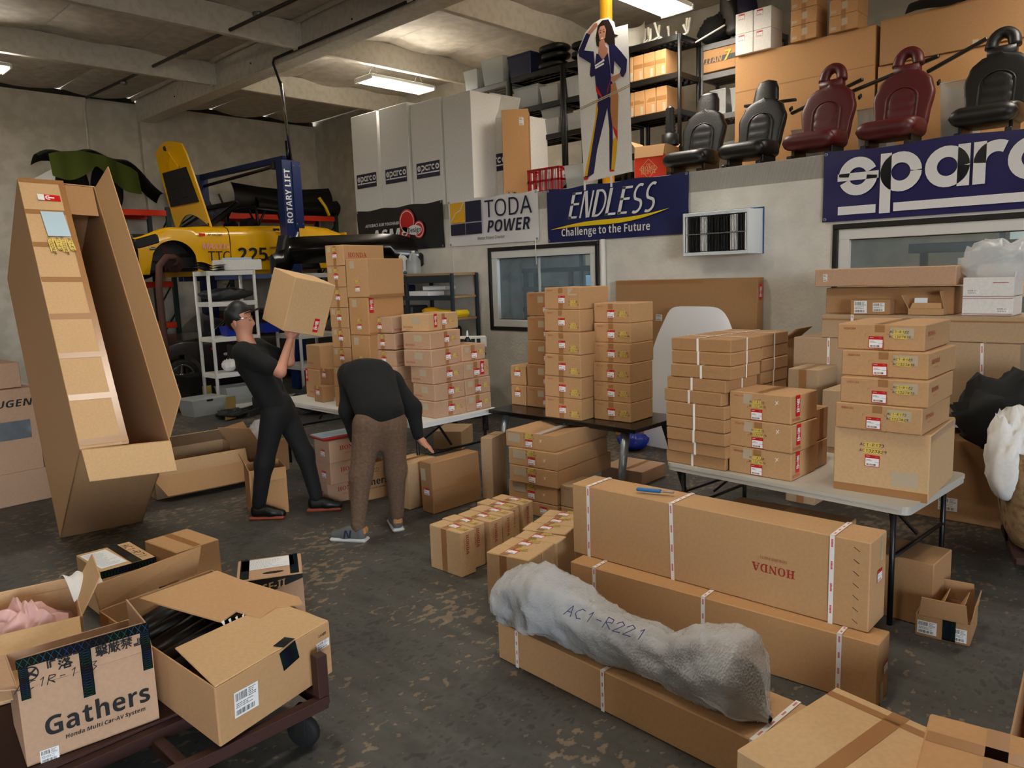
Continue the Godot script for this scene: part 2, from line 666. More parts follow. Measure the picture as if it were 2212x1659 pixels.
# black parcel tape with green and blue crossed lines
func brand_tape_texture() -> ImageTexture:
	var im := Image.create(512, 64, false, Image.FORMAT_RGB8)
	im.fill(Color(0.03, 0.03, 0.035))
	var c := [Color(0.05, 0.33, 0.25), Color(0.06, 0.30, 0.42), Color(0.12, 0.16, 0.40), Color(0.16, 0.12, 0.20)]
	for i in 18:
		var x := i * 28.4
		line_on(im, Vector2(x, 4), Vector2(x + 22, 58), c[(i / 3) % 4])
		line_on(im, Vector2(x + 24, 4), Vector2(x + 4, 58), c[(i / 3) % 4])
	return ImageTexture.create_from_image(im)


func form_texture() -> ImageTexture:
	var im := Image.create(128, 160, false, Image.FORMAT_RGB8)
	im.fill(Color(0.90, 0.91, 0.93))
	small_print(im, Rect2i(10, 10, 108, 140), Color(0.66, 0.70, 0.75), 16)
	return ImageTexture.create_from_image(im)


# white strap with short red words
func strap_texture() -> ImageTexture:
	var im := Image.create(16, 256, false, Image.FORMAT_RGB8)
	im.fill(Color(0.92, 0.90, 0.88))
	for k in 4:
		for j in 6:
			im.fill_rect(Rect2i(5, 10 + k * 64 + j * 4, 6, 3), Color(0.78, 0.22, 0.2))
	return ImageTexture.create_from_image(im)


# ---------------------------------------------------------------- the room
const FAR := -16.0
const SIDE := 10.28
const TOP := 5.58
const OFFICE := 7.5
const DECK := 2.97


func build_room() -> void:
	struct(boxst(Vector3(21.0, 0.2, 28.0), at(0.6, -0.1, -3.2)), "floor", M.floor)
	struct(boxst(Vector3(21.0, 5.5, 0.25), at(0.6, 2.75, FAR - 0.125)), "wall_far", M.wall)
	struct(boxst(Vector3(0.32, 5.14, 0.10), at(6.45, 2.57, FAR + 0.05)), "column", M.wall)
	struct(boxst(Vector3(0.25, 5.7, 28.0), at(SIDE + 0.125, 2.85, -3.2)), "wall_right", M.wall)
	struct(boxst(Vector3(0.25, 5.7, 28.0), at(-9.9, 2.85, -3.2)), "wall_left", M.wall)
	# the wall behind has a wide open roller door
	var s := new_st()
	box(s, Vector3(2.4, 5.7, 0.25), at(-8.6, 2.85, 10.8))
	box(s, Vector3(12.9, 5.7, 0.25), at(4.2, 2.85, 10.8))
	box(s, Vector3(5.2, 1.5, 0.25), at(-4.8, 4.95, 10.8))
	struct(s, "wall_back", M.wall)
	struct(boxst(Vector3(21.0, 0.12, 28.0), at(0.6, TOP + 0.14, -3.2)), "ceiling", M.ceiling)
	build_ceiling()


func build_ceiling() -> void:
	var c: Node3D = get_node("ceiling")
	# timber purlins along x, every 2.55 m, with sagging foil-faced blanket between them
	var zs := [-12.62, -9.98, -7.42, -4.86, -2.3, 0.26, 2.82, 5.38, 7.94]
	var edges := [FAR] + zs + [10.6]
	for i in edges.size() - 1:
		var z0: float = edges[i]
		var z1: float = edges[i + 1]
		for side in 2:
			var x := -9.7 if side == 0 else 6.58
			var end := 6.26 if side == 0 else SIDE
			while x < end - 0.05:
				var x1 := minf(x + 1.22, end)
				if x1 > 0.5 or z0 > -9.0:
					var p := new_st(true)
					var a := x + 0.004
					var b := x1 - 0.004
					var sag := 0.05 + 0.05 * rng.randf()
					grid(p, 5, 6, func(u: float, v: float) -> Vector3:
						var edge := minf(1.0, 6.0 * minf(v, 1.0 - v))
						return Vector3(lerpf(a, b, u), TOP - 0.005 - sag * sin(PI * u) * (0.35 + 0.65 * (1.0 - edge)) - 0.02 * edge * sin(PI * u), lerpf(z0, z1, v)))
					part(p, "ceiling_panel", M.ceiling, c)
				x = x1
	for z in zs:
		for side in 2:
			var x0 := -9.75 if side == 0 else 6.56
			var x1 := 6.28 if side == 0 else SIDE
			var s := boxst(Vector3(x1 - x0, 0.36, 0.09), at((x0 + x1) / 2, TOP - 0.21, z), 0.006)
			var o := struct(s, "beam", M.beam_paint)
			var h := new_st()
			var hx := 6.24 if side == 0 else 6.60
			for k in 2:
				box(h, Vector3(0.012, 0.38, 0.10), at(hx + (-0.05 if side == 0 else 0.05) * k, TOP - 0.215, z), 0.001)
			part(h, "hanger", M.beam_paint, o)
	var g := struct(boxst(Vector3(0.30, 0.46, 26.6), at(6.42, TOP - 0.22, -2.7), 0.012), "beam", M.beam_paint)
	for z in [-14.2, -11.4, -8.7, -6.0, -3.0]:
		part(boxst(Vector3(0.02, 0.02, 0.02), at(6.265, 5.30, z)), "bolt", M.iron, g)
	# dark gap with an angle along the head of the far wall
	struct(boxst(Vector3(5.9, 0.09, 0.03), at(3.3, 5.515, FAR + 0.02)), "trim_1", M.dark_trim)
	struct(boxst(Vector3(3.6, 0.09, 0.03), at(8.42, 5.515, FAR + 0.02)), "trim_2", M.dark_trim)
	# conduits
	var s := new_st(true)
	tube(s, [Vector3(5.32, 0.4, FAR + 0.03), Vector3(5.32, 5.30, FAR + 0.03), Vector3(5.33, 5.40, FAR + 0.08), Vector3(5.32, 5.43, FAR + 0.2)], 0.022)
	var o := part(s, "wall_conduit", M.beam_paint, self)
	tag(o, "white painted conduit running up the far wall", "pipe")
	s = new_st(true)
	tube(s, [Vector3(5.32, 5.43, FAR + 0.2), Vector3(5.12, 5.12, -6.0), Vector3(5.12, 5.12, 3.0)], 0.024)
	o = part(s, "ceiling_pipe", M.iron, self)
	tag(o, "long bare iron pipe slung under the purlins at left", "pipe")
	s = new_st(true)
	for z in [-13.9, -11.6, -9.4, -7.6]:
		tube(s, [Vector3(5.27, 5.33, z), Vector3(5.27, 5.30, z + 0.14)], 0.032)
	part(s, "pipe_coupling", M.zinc, o)
	s = new_st(true)
	tube(s, [Vector3(6.22, 5.20, 2.0), Vector3(6.22, 5.20, -10.62), Vector3(6.24, 5.16, -10.70), Vector3(6.40, 4.9, -10.8)], 0.02)
	o = part(s, "beam_conduit", M.iron, self)
	tag(o, "thin iron conduit clipped along the big ceiling beam", "pipe")
	s = new_st(true)
	tube(s, [Vector3(2.2, 5.5, -9.2), Vector3(2.35, 5.12, -9.9), Vector3(2.1, 5.12, -10.2), Vector3(2.2, 5.37, -11.0), Vector3(1.9, 5.33, -11.6)], 0.03)
	o = part(s, "flexible_conduit", M.beam_paint, self)
	tag(o, "bent white flexible conduit crossing the ceiling at upper left", "cable")
	lamp("hanging fluorescent fixture over the white cartons on the storage deck", 8.05, 4.98, -10.1)
	lamp("hanging fluorescent fixture above the red and black car seats", 7.85, 4.98, -5.2)
	lamp("hanging fluorescent fixture at the far left edge of the photo", 2.67, 4.98, -12.75)
	lamp("hanging fluorescent fixture overhead, out of view near the cart", 2.6, 5.0, -5.4)
	lamp("hanging fluorescent fixture overhead, out of view beside the long cartons", 2.6, 5.0, -1.6)
	lamp("hanging fluorescent fixture overhead, out of view behind the camera", -3.5, 5.0, -1.6)
	lamp("hanging fluorescent fixture overhead, out of view far to the left", -3.5, 5.0, -8.0)
	lamp("hanging fluorescent fixture over the near end of the deck", 7.85, 4.98, -0.6)


func lamp(label: String, x: float, y: float, z: float) -> void:
	var t := thing("fluorescent_lamp", label, "light fixture", Vector3(x, y, z), 0.0, "hanging fluorescent fixtures")
	var s := new_st()
	box(s, Vector3(1.26, 0.05, 0.42), at(0, 0.045, 0), 0.01)
	for k in [-1, 1]:
		box(s, Vector3(0.03, 0.07, 0.44), at(0.63 * k, 0.02, 0), 0.006)
	part(s, "housing", M.white_plastic, t)
	if not M.has("lamp_glow"):
		var g := mat("lamp_glow", Color(1, 1, 1), 0.5)
		g.emission_enabled = true
		g.emission = LAMP_COLOR
		g.emission_energy_multiplier = 5.0
	part(boxst(Vector3(1.20, 0.03, 0.38), at(0, 0.005, 0), 0.01), "diffuser", M.lamp_glow, t)
	s = new_st(true)
	for k in [-1, 1]:
		tube(s, [Vector3(0.45 * k, 0.07, 0.15), Vector3(0.45 * k, 0.26, 0.02)], 0.004, 5)
		tube(s, [Vector3(0.45 * k, 0.07, -0.15), Vector3(0.45 * k, 0.26, 0.02)], 0.004, 5)
	part(s, "hanger_wire", M.iron, t)
	var l := AreaLight3D.new()
	l.name = "lamp_light"
	l.area_size = Vector2(1.18, 0.36)
	l.light_color = LAMP_COLOR
	l.light_energy = LAMP_ENERGY
	l.shadow_enabled = true
	l.rotation.x = -PI / 2
	l.position = Vector3(0, -0.02, 0)
	t.add_child(l)
	var up := AreaLight3D.new()
	up.name = "lamp_uplight"
	up.area_size = Vector2(1.18, 0.2)
	up.light_color = LAMP_COLOR
	up.light_energy = LAMP_ENERGY * 0.45
	up.shadow_enabled = true
	up.rotation.x = PI / 2
	up.position = Vector3(0, 0.10, 0)
	t.add_child(up)
	part(boxst(Vector3(1.16, 0.012, 0.18), at(0, 0.078, 0), 0.003), "top_diffuser", M.lamp_glow, t)


# ---------------------------------------------------------------- office wall with the banners, windows and cooler
func type_part(t: String, n: String, size: float, m: Material, parent: Node, pos: Vector3, font := "Droid Sans", bold := true, slant := 0.0, sx := 1.0, basis := Basis()) -> MeshInstance3D:
	var b := basis * Basis(Vector3(sx, 0, 0), Vector3(slant, 1, 0), Vector3(0, 0, 1))
	return part(type_mesh(t, font, bold, size), n, m, parent, Transform3D(b, pos))


func build_office() -> void:
	# wall of the office under the deck, with two window openings
	var s := new_st()
	var z0 := -10.62
	var z1 := 4.0
	var wins := [[-7.575, -5.68, 1.185, 2.306], [-2.892, 0.9, 1.185, 2.31]]
	var cuts := [z0, wins[0][0], wins[0][1], wins[1][0], wins[1][1], z1]
	for i in 5:
		var a: float = cuts[i]
		var b: float = cuts[i + 1]
		if i % 2 == 0:
			box(s, Vector3(0.12, DECK, b - a), at(OFFICE + 0.06, DECK / 2, (a + b) / 2), 0.0)
		else:
			var w: Array = wins[i / 2]
			box(s, Vector3(0.12, w[2], b - a), at(OFFICE + 0.06, w[2] / 2, (a + b) / 2), 0.0)
			box(s, Vector3(0.12, DECK - w[3], b - a), at(OFFICE + 0.06, (DECK + w[3]) / 2, (a + b) / 2), 0.0)
	struct(s, "wall_office", M.office_wall)
	struct(boxst(Vector3(SIDE - OFFICE - 0.12, DECK, 0.12), at((SIDE + OFFICE + 0.12) / 2, DECK / 2, z0 + 0.06)), "wall_office_end", M.office_wall)
	struct(boxst(Vector3(SIDE - OFFICE - 0.12, DECK, 0.12), at((SIDE + OFFICE + 0.12) / 2, DECK / 2, z1 - 0.06)), "wall_office_near", M.office_wall)
	struct(boxst(Vector3(SIDE - OFFICE, 0.22, z1 - z0), at((SIDE + OFFICE) / 2, DECK - 0.11, (z0 + z1) / 2)), "floor_deck", M.particle)
	struct(boxst(Vector3(0.02, 0.5, z1 - z0 - 0.3), at(SIDE - 0.02, 0.25, (z0 + z1) / 2)), "baseboard_right", M.dark_trim)
	for i in 2:
		window(i + 1, wins[i])
	# rooms behind the panes: steel shelving with cartons, under cold tubes
	for i in 2:
		var w: Array = wins[i]
		var zc: float = (w[0] + w[1]) / 2
		var t := thing("ceiling_tube", ["ceiling tube of the stock room behind the small window", "ceiling tube of the stock room behind the wide window"][i], "light fixture", Vector3(8.7, 2.68, zc))
		part(boxst(Vector3(0.26, 0.06, 1.5), at(0, 0.03, 0), 0.01), "housing", M.white_plastic, t)
		var g := mat("tube_glow_%d" % i, Color(1, 1, 1), 0.5)
		g.emission_enabled = true
		g.emission = [Color(0.75, 0.9, 1.0), Color(1.0, 0.96, 0.85)][i]
		g.emission_energy_multiplier = 4.0
		part(boxst(Vector3(0.2, 0.02, 1.4), at(0, -0.01, 0), 0.004), "diffuser", g, t)
		var l := AreaLight3D.new()
		l.name = "tube_light"
		l.area_size = Vector2(0.2, 1.4)
		l.light_color = g.emission
		l.light_energy = [1.3, 1.5][i]
		l.shadow_enabled = true
		l.rotation.x = -PI / 2
		l.position.y = -0.03
		t.add_child(l)
		stock_shelf(["dark steel shelving with cartons seen through the small window", "dark steel shelving seen through the wide window"][i], 9.75, zc - 0.9, zc + 1.1, i)
	near_shelf()
	banners()
	cooler()
	s = new_st(true)
	tube(s, [Vector3(OFFICE - 0.035, 0.02, -5.60), Vector3(OFFICE - 0.035, 2.32, -5.60)], 0.033, 10)
	tag(part(s, "wall_pipe", M.white_plastic, self), "white painted pipe beside the small office window", "pipe")


func window(n: int, w: Array) -> void:
	var o := Node3D.new()
	o.name = "window_%d" % n
	o.set_meta("kind", "structure")
	add_child(o)
	var x := OFFICE
	var zs: float = w[1] - w[0]
	var zc: float = (w[0] + w[1]) / 2
	var yc: float = (w[2] + w[3]) / 2
	var hs: float = w[3] - w[2]
	for r in [[0.0, 0.05, "casing", "dark_trim", 0.03, -0.012], [0.047, 0.10, "frame", "white_plastic", 0.06, 0.03]]:
		var i: float = r[0]
		var t: float = r[1]
		var s := new_st()
		for k in [-1, 1]:
			box(s, Vector3(r[4], t, zs - 2 * i), at(x + r[5], yc + k * (hs / 2 - i - t / 2), zc), 0.005)
			box(s, Vector3(r[4], hs - 2 * i - 2 * t, t), at(x + r[5], yc, zc + k * (zs / 2 - i - t / 2)), 0.005)
		part(s, r[2], M[r[3]], o)
	var s := new_st()
	for k in [-1, 1]:
		box(s, Vector3(0.08, 0.012, zs - 0.28), at(x + 0.05, yc + k * (hs / 2 - 0.148), zc), 0.002)
	part(s, "gasket", M.dark_trim, o)
	part(boxst(Vector3(0.006, hs - 0.28, zs - 0.28), at(x + 0.05, yc, zc), 0.0), "pane", M.pane, o)
	if n == 1:
		part(boxst(Vector3(0.012, hs - 0.28, 0.035), at(x + 0.06, yc, zc - 0.08), 0.002), "meeting_rail", M.white_plastic, o)


func stock_shelf(label: String, x: float, z0: float, z1: float, kind: int) -> void:
	var t := thing("stock_shelving", label, "shelving")
	var s := new_st()
	for z in [z0, (z0 + z1) / 2, z1]:
		for k in [-0.28, 0.28]:
			box(s, Vector3(0.045, 2.4, 0.045), at(x + k, 1.2, z), 0.002)
	part(s, "upright", M.rack_blue, t)
	for y in [0.45, 1.0, 1.5, 2.0]:
		part(boxst(Vector3(0.6, 0.07, z1 - z0), at(x, y, (z0 + z1) / 2), 0.003), "shelf", M.rack_blue, t)
	var cols := ["card_pale", "card_white", "card_grey", "paper_blue"]
	var k := 0
	for y in [1.035, 1.535, 2.035]:
		var z := z0 + 0.06
		while z < z1 - 0.3:
			var w := rng.randf_range(0.24, 0.42)
			var h := rng.randf_range(0.24, 0.38)
			if rng.randf() < 0.88:
				var o := part(boxst(Vector3(0.4, h, w), at(0, h / 2, 0), 0.004), "stock_carton", M[cols[(k * 7 + kind) % 4]], self, at(x - 0.05, y, z + w / 2))
				tag(o, "small stock carton on the shelving behind the %s window" % ["small", "wide"][kind], "box", "cartons on the shelving behind the %s window" % ["small", "wide"][kind])
			z += w + 0.03
			k += 1
	if kind == 0:
		t = thing("desk_rack", "black low rack frame standing close behind the small window", "rack")
		s = new_st()
		for z in [-7.45, -7.25, -6.62, -6.24]:
			box(s, Vector3(0.05, 1.98, 0.06), at(8.1, 0.99, z), 0.003)
		part(s, "upright", M.charcoal, t)
		for y in [1.18, 1.43, 1.72, 1.98]:
			part(boxst(Vector3(0.4, 0.06, 1.25), at(8.25, y, -6.85), 0.003), "shelf", M.charcoal, t)
	else:
		t = thing("grey_rack", "dark grey bench frame standing close behind the wide window", "rack")
		s = new_st()
		for z in [-2.3, -1.6, -1.2]:
			box(s, Vector3(0.06, 2.06, 0.06), at(8.25, 1.03, z), 0.003)
		part(s, "upright", M.dark_grey, t)
		part(boxst(Vector3(0.5, 0.09, 1.7), at(8.35, 2.06, -1.55), 0.003), "top", M.dark_grey, t)


# charcoal boltless shelf unit left of the small window
func near_shelf() -> void:
	var t := thing("boltless_shelving", "dark steel shelf unit against the wall left of the small window", "shelving")
	var za := -9.75
	var zb := -7.78
	var s := new_st()
	for z in [za, -8.75, zb]:
		for x in [6.98, 7.44]:
			box(s, Vector3(0.04, 1.98, 0.045), at(x, 0.99, z), 0.002)
	part(s, "upright", M.rack_blue, t)
	for y in [0.2, 0.62, 1.03, 1.36, 1.66]:
		part(boxst(Vector3(0.48, 0.03, zb - za), at(7.21, y, (za + zb) / 2), 0.003), "shelf", M.particle, t)
		s = new_st()
		box(s, Vector3(0.02, 0.06, zb - za), at(6.965, y - 0.01, (za + zb) / 2), 0.002)
		part(s, "shelf_beam", M.rack_blue, t)
	part(boxst(Vector3(0.50, 0.04, zb - za), at(7.21, 1.97, (za + zb) / 2), 0.004), "top_board", M.particle, t)
	part(boxst(Vector3(0.02, 0.10, zb - za), at(6.955, 1.91, (za + zb) / 2), 0.003), "top_beam", M.rack_blue, t)
	# things on it
	var o := part(boxst(Vector3(0.3, 0.07, 0.5), at(0, 0.035, 0), 0.012), "white_tray", M.white, self, at(7.15, 1.675, -8.55))
	tag(o, "shallow white tray on the dark shelf unit", "tray")
	o = part(boxst(Vector3(0.26, 0.06, 0.4), at(0, 0.03, 0), 0.01), "white_tray", M.white, self, at(7.2, 1.755, -8.3, 0.2))
	tag(o, "second white tray lying askew on the lower one", "tray")
	var bag := new_st(true)
	grid(bag, 12, 8, func(u: float, v: float) -> Vector3:
		var a := u * TAU
		var r := sin(v * PI) * (0.13 + 0.02 * sin(3 * a + v * 9.0))
		return Vector3(cos(a) * r, 0.07 - 0.07 * cos(v * PI), -sin(a) * r * 1.3))
	o = part(bag, "yellow_bag", M.gold, self, at(7.15, 1.375, -8.42))
	tag(o, "clear bag of orange yellow rags on the shelf unit", "bag")
	o = part(boxst(Vector3(0.28, 0.10, 0.5), at(0, 0.05, 0), 0.04), "folded_cloth", M.yellow, self, at(7.2, 1.375, -8.05))
	tag(o, "folded yellow cloth on the dark shelf unit", "cloth")
	o = part(boxst(Vector3(0.3, 0.16, 0.42), at(0, 0.08, 0), 0.02), "blue_case", M.tote_blue, self, at(7.2, 1.675, -9.2))
	tag(o, "dark blue case on the shelf unit", "case")
	o = part(boxst(Vector3(0.32, 0.16, 0.42), at(0, 0.08, 0), 0.02), "grey_bin", M.dark_grey, self, at(7.2, 1.375, -8.95))
	tag(o, "dark grey bin on the middle shelf left of the yellow bag", "bin")
	o = part(boxst(Vector3(0.3, 0.2, 0.4), at(0, 0.1, 0), 0.03), "black_case", M.charcoal, self, at(7.2, 1.045, -8.2))
	tag(o, "charcoal case on the lower shelf under the yellow cloth", "case")
	jug("white jug with blue label and teal foot on the shelf unit", Vector3(7.15, 1.99, -9.02), true)
	jug("half filled clear jug beside the blue labelled jug", Vector3(7.15, 1.99, -8.78), false)


func jug(label: String, pos: Vector3, full: bool) -> void:
	var t := thing("jug", label, "bottle", pos, 0.3)
	var s := new_st(true)
	grid(s, 20, 10, func(u: float, v: float) -> Vector3:
		var prof := [0.0, 0.08, 0.09, 0.09, 0.09, 0.088, 0.075, 0.05, 0.028, 0.024, 0.0]
		var ys := [0.0, 0.0, 0.02, 0.08, 0.14, 0.19, 0.23, 0.27, 0.295, 0.32, 0.325]
		var i := int(round(v * 10))
		var a := u * TAU
		var k := 1.0 / pow(pow(absf(cos(a)), 4) + pow(absf(sin(a)), 4), 0.25) if i < 6 else 1.0
		return Vector3(cos(a) * prof[i] * k, ys[i], -sin(a) * prof[i] * k))
	part(s, "body", M.white_plastic if full else M.bin_clear, t)
	s = new_st(true)
	tube(s, [Vector3(-0.03, 0.30, 0.0), Vector3(-0.085, 0.26, 0), Vector3(-0.09, 0.20, 0), Vector3(-0.075, 0.16, 0)], 0.013)
	part(s, "handle", M.white_plastic if full else M.bin_clear, t)
	s = new_st(true)
	lathe(s, [Vector2(0.026, 0.31), Vector2(0.026, 0.335), Vector2(0, 0.336)], 12)
	part(s, "cap", M.white, t)
	if full:
		part(boxst(Vector3(0.19, 0.05, 0.19), at(0, 0.027, 0), 0.02), "foot", mat("teal", Color(0.1, 0.45, 0.45), 0.4), t)
		part(boxst(Vector3(0.12, 0.13, 0.004), at(0, 0.14, 0.0925), 0.001), "label", M.navy, t)
		part(boxst(Vector3(0.004, 0.13, 0.12), at(-0.0925, 0.14, 0), 0.001), "label", M.navy, t)
	else:
		part(boxst(Vector3(0.165, 0.11, 0.165), at(0, 0.06, 0), 0.02), "water", M.bin_clear, t)


func banner(n: String, label: String, m: Material, z0: float, z1: float, y0: float, y1: float, ripple := 0.006, freq := 7.0) -> Node3D:
	var t := thing(n, label, "banner", Vector3(OFFICE - 0.03, (y0 + y1) / 2, (z0 + z1) / 2), -PI / 2)
	var w := z1 - z0
	var h := y1 - y0
	var ph := rng.randf() * 6.0
	var s := new_st(true)
	grid(s, 60, 20, func(u: float, v: float) -> Vector3:
		var sag := 0.02 * sin(u * PI * 3.0) * sin(u * PI * 3.0) * (1.0 if v > 0.95 else 0.0)
		return Vector3((u - 0.5) * w, (v - 0.5) * h - sag, -0.004 + ripple * (sin(u * freq * 2.0 + v * 5.0 + ph) * 0.6 + sin(u * freq * 4.7 - v * 8.0 + ph) * 0.4) * (0.3 + 0.7 * (1.0 - v))))
	part(s, "cloth", m, t)
	s = new_st(true)
	for x in [-0.5, 0.5]:
		for y in [-0.5, 0.5]:
			lathe(s, [Vector2(0.006, 0.0), Vector2(0.016, 0.002), Vector2(0.016, -0.002)], 10, Transform3D(Basis(Vector3(1, 0, 0), PI / 2), Vector3(x * (w - 0.05), y * (h - 0.05), 0.008)))
	part(s, "eyelet", M.zinc, t)
	return t


# the rounded geometric word on the race-seat cartons and the big banner; x-height 1, left edge at 0
func seat_word(s: SurfaceTool, xf: Transform3D) -> float:
	var w := 0.27
	var r := 0.5 - w / 2
	var x := 0.0
	for ch in "sparco":
		var c := Vector2(x + 0.5, 0.5)
		if ch == "s":
			band(s, arc(c, r, r, 22, 180, 14), w, xf)
			band(s, arc(c, r, r, 0, -158, 14), w, xf)
			strokes(s, [[Vector2(x + 0.03, 0.5), Vector2(x + 0.97, 0.5)]], w * 0.72, xf)
		elif ch == "r":
			band(s, [Vector2(x + w / 2, 0), Vector2(x + w / 2, 1.0)], w, xf)
			band(s, arc(Vector2(x + w / 2 + 0.36, 0.5), 0.36, r, 180, 62, 10), w, xf)
		else:
			var o := [arc(c, r, r, 42, 318, 22)] if ch == "c" else [arc(c, r, r, 0, 360, 26)]
			band(s, o[0], w, xf)
			if ch == "p":
				band(s, [Vector2(x + w / 2, -0.52), Vector2(x + w / 2, 1.0)], w, xf)
			if ch == "a":
				band(s, [Vector2(x + 1 - w / 2, 0), Vector2(x + 1 - w / 2, 1.0)], w, xf)
		x += 0.72 if ch == "r" else 1.07
	band(s, [Vector2(0, -0.38), Vector2(0.98, -0.38)], 0.22, xf)
	band(s, [Vector2(1.42, -0.38), Vector2(x - 0.04, -0.38)], 0.22, xf)
	return x


func banners() -> void:
	# black, with a red clover badge
	var t := banner("black_banner", "black banner with a red clover badge at the left end of the office wall", M.banner_black, -10.56, -8.45, 2.36, 3.03, 0.012)
	type_part("AUTOBACS ASM YOKOHAMA", "lettering", 0.066, M.white, t, Vector3(-0.37, 0.08, 0.018), "Droid Sans", true, 0.2)
	type_part("ASM", "lettering", 0.30, M.white, t, Vector3(-0.28, -0.11, 0.018), "Droid Sans", true, 0.15, 1.15)
	var s := new_st()
	for c in [[0.25, 0.08, 0.19], [0.52, -0.05, 0.13], [0.18, -0.12, 0.13]]:
		prism(s, PackedVector2Array(arc(Vector2(c[0], c[1]), c[2], c[2], 0, 350, 28)), 0.002, at(0, 0, 0.020))
	part(s, "badge", M.red_sticker, t)
	s = new_st()
	for c in [[0.25, 0.08, 0.16], [0.52, -0.05, 0.105]]:
		band(s, arc(Vector2(c[0], c[1]), c[2], c[2], 0, 360, 28), 0.014, at(0, 0, 0.0225))
	prism(s, PackedVector2Array(arc(Vector2(0.42, -0.05), 0.17, 0.072, 0, 350, 28)), 0.001, at(0, 0, 0.0225))
	strokes(s, [[Vector2(0.2, -0.13), Vector2(0.27, -0.07)]], 0.03, at(0, 0, 0.0225))
	part(s, "badge_line", M.white, t)
	type_part("Design", "lettering", 0.095, M.ink, t, Vector3(0.42, -0.05, 0.0245))
	type_part("S", "lettering", 0.2, M.white, t, Vector3(0.16, -0.13, 0.0245))
	# white, with four blue and yellow panels
	t = banner("white_banner", "white banner with four blue and yellow panels above the small window", M.banner_white, -8.33, -6.62, 2.36, 3.0, 0.012)
	s = new_st()
	var yl := new_st()
	for q in [[-0.80, 0.0, -0.50, 0.28, 1], [-0.485, 0.0, -0.17, 0.28, 0], [-0.80, -0.17, -0.50, -0.015, 0], [-0.485, -0.17, -0.17, -0.015, 0]]:
		box(yl if q[4] else s, Vector3(q[2] - q[0], q[3] - q[1], 0.003), at((q[0] + q[2]) / 2, (q[1] + q[3]) / 2, 0.018), 0.001)
	part(s, "blue_panel", M.navy, t)
	part(yl, "yellow_panel", M.gold, t)
	s = new_st()
	strokes(s, [[Vector2(-0.78, 0.03), Vector2(-0.68, 0.14), Vector2(-0.58, 0.17), Vector2(-0.52, 0.27)]], 0.014, at(0, 0, 0.021))
	part(s, "panel_line", M.white, t)
	type_part("TODA", "lettering", 0.30, M.navy, t, Vector3(0.33, 0.14, 0.018), "Droid Sans", false, 0.0, 1.15)
	type_part("POWER", "lettering", 0.22, M.navy, t, Vector3(0.33, -0.09, 0.018), "Droid Sans", true, 0.2, 1.05)
	type_part("Motor Power Creator", "lettering", 0.055, M.ink, t, Vector3(0.0, -0.235, 0.018), "Droid Sans", false)
	s = new_st(true)
	tube(s, [Vector3(-0.8, -0.32, 0.0), Vector3(-0.79, -0.55, 0.01), Vector3(-0.78, -0.74, 0.01)], 0.006, 6)
	tube(s, [Vector3(0.8, -0.30, 0.0), Vector3(0.80, -0.45, 0.01), Vector3(0.81, -0.62, 0.01)], 0.006, 6)
	part(s, "tie_cord", M.white, t)
	# blue, yellow swoosh
	t = banner("blue_banner", "blue banner with a yellow swoosh above the cutout's feet", M.banner_blue, -6.47, -4.44, 2.32, 2.98, 0.012)
	# tall slanted two-weight capitals
	s = new_st()
	var bx := Basis(Vector3(1, 0, 0), Vector3(0.28, 1, 0), Vector3(0, 0, 1))
	var x := -0.66
	var e := func(l: Array, w: float, x0: float) -> void: band(s, l.map(func(p: Vector2) -> Vector2: return Vector2(x0 + p.x, p.y)), w, Transform3D(bx, Vector3(0, -0.06, 0.018)))
	for ch in "ENDLESS":
		match ch:
			"E":
				e.call([Vector2(0.02, 0.0), Vector2(0.02, 0.31)], 0.045, x)
				for k in [[0.295, 0.14], [0.17, 0.13], [0.015, 0.13]]:
					e.call([Vector2(0.0, k[0]), Vector2(k[1], k[0])], 0.026, x)
				x += 0.175
			"N":
				e.call([Vector2(0.01, 0.0), Vector2(0.01, 0.31)], 0.024, x)
				e.call([Vector2(0.03, 0.31), Vector2(0.12, 0.0)], 0.042, x)
				e.call([Vector2(0.14, 0.0), Vector2(0.14, 0.31)], 0.024, x)
				x += 0.19
			"D":
				e.call([Vector2(0.02, 0.0), Vector2(0.02, 0.31)], 0.045, x)
				e.call([Vector2(0.03, 0.30)] + arc(Vector2(0.06, 0.155), 0.10, 0.145, 80, -80, 12) + [Vector2(0.03, 0.01)], 0.026, x)
				x += 0.195
			"L":
				e.call([Vector2(0.02, 0.0), Vector2(0.02, 0.31)], 0.045, x)
				e.call([Vector2(0.0, 0.015), Vector2(0.15, 0.015)], 0.026, x)
				x += 0.18
			"S":
				e.call(arc(Vector2(0.075, 0.225), 0.062, 0.085, 60, 230, 9) + arc(Vector2(0.065, 0.08), 0.066, 0.072, 50, -120, 9), 0.03, x)
				x += 0.17
	part(s, "lettering", M.white, t)
	var sw := PackedVector2Array()
	for i in 21:
		var u := i / 20.0
		sw.append(Vector2(-0.94 + 1.72 * u, -0.17 + 0.13 * u * u + 0.02 * sin(u * TAU) + 0.035 * sin(PI * u)))
	for i in 21:
		var u := 1.0 - i / 20.0
		sw.append(Vector2(-0.94 + 1.72 * u, -0.172 + 0.13 * u * u + 0.02 * sin(u * TAU) - 0.02 * sin(PI * u)))
	s = new_st()
	prism(s, sw, 0.002, at(0, 0, 0.018))
	part(s, "swoosh", M.yellow, t)
	type_part("Challenge to the Future", "lettering", 0.125, M.white, t, Vector3(-0.12, -0.22, 0.018), "Droid Sans", true, 0.0, 0.92)
	# violet-navy vinyl, the seat maker's
	t = banner("navy_banner", "large navy vinyl banner with white rounded lettering at upper right", M.banner_navy, -2.99, 0.25, 2.335, 2.985, 0.005, 4.0)
	s = new_st()
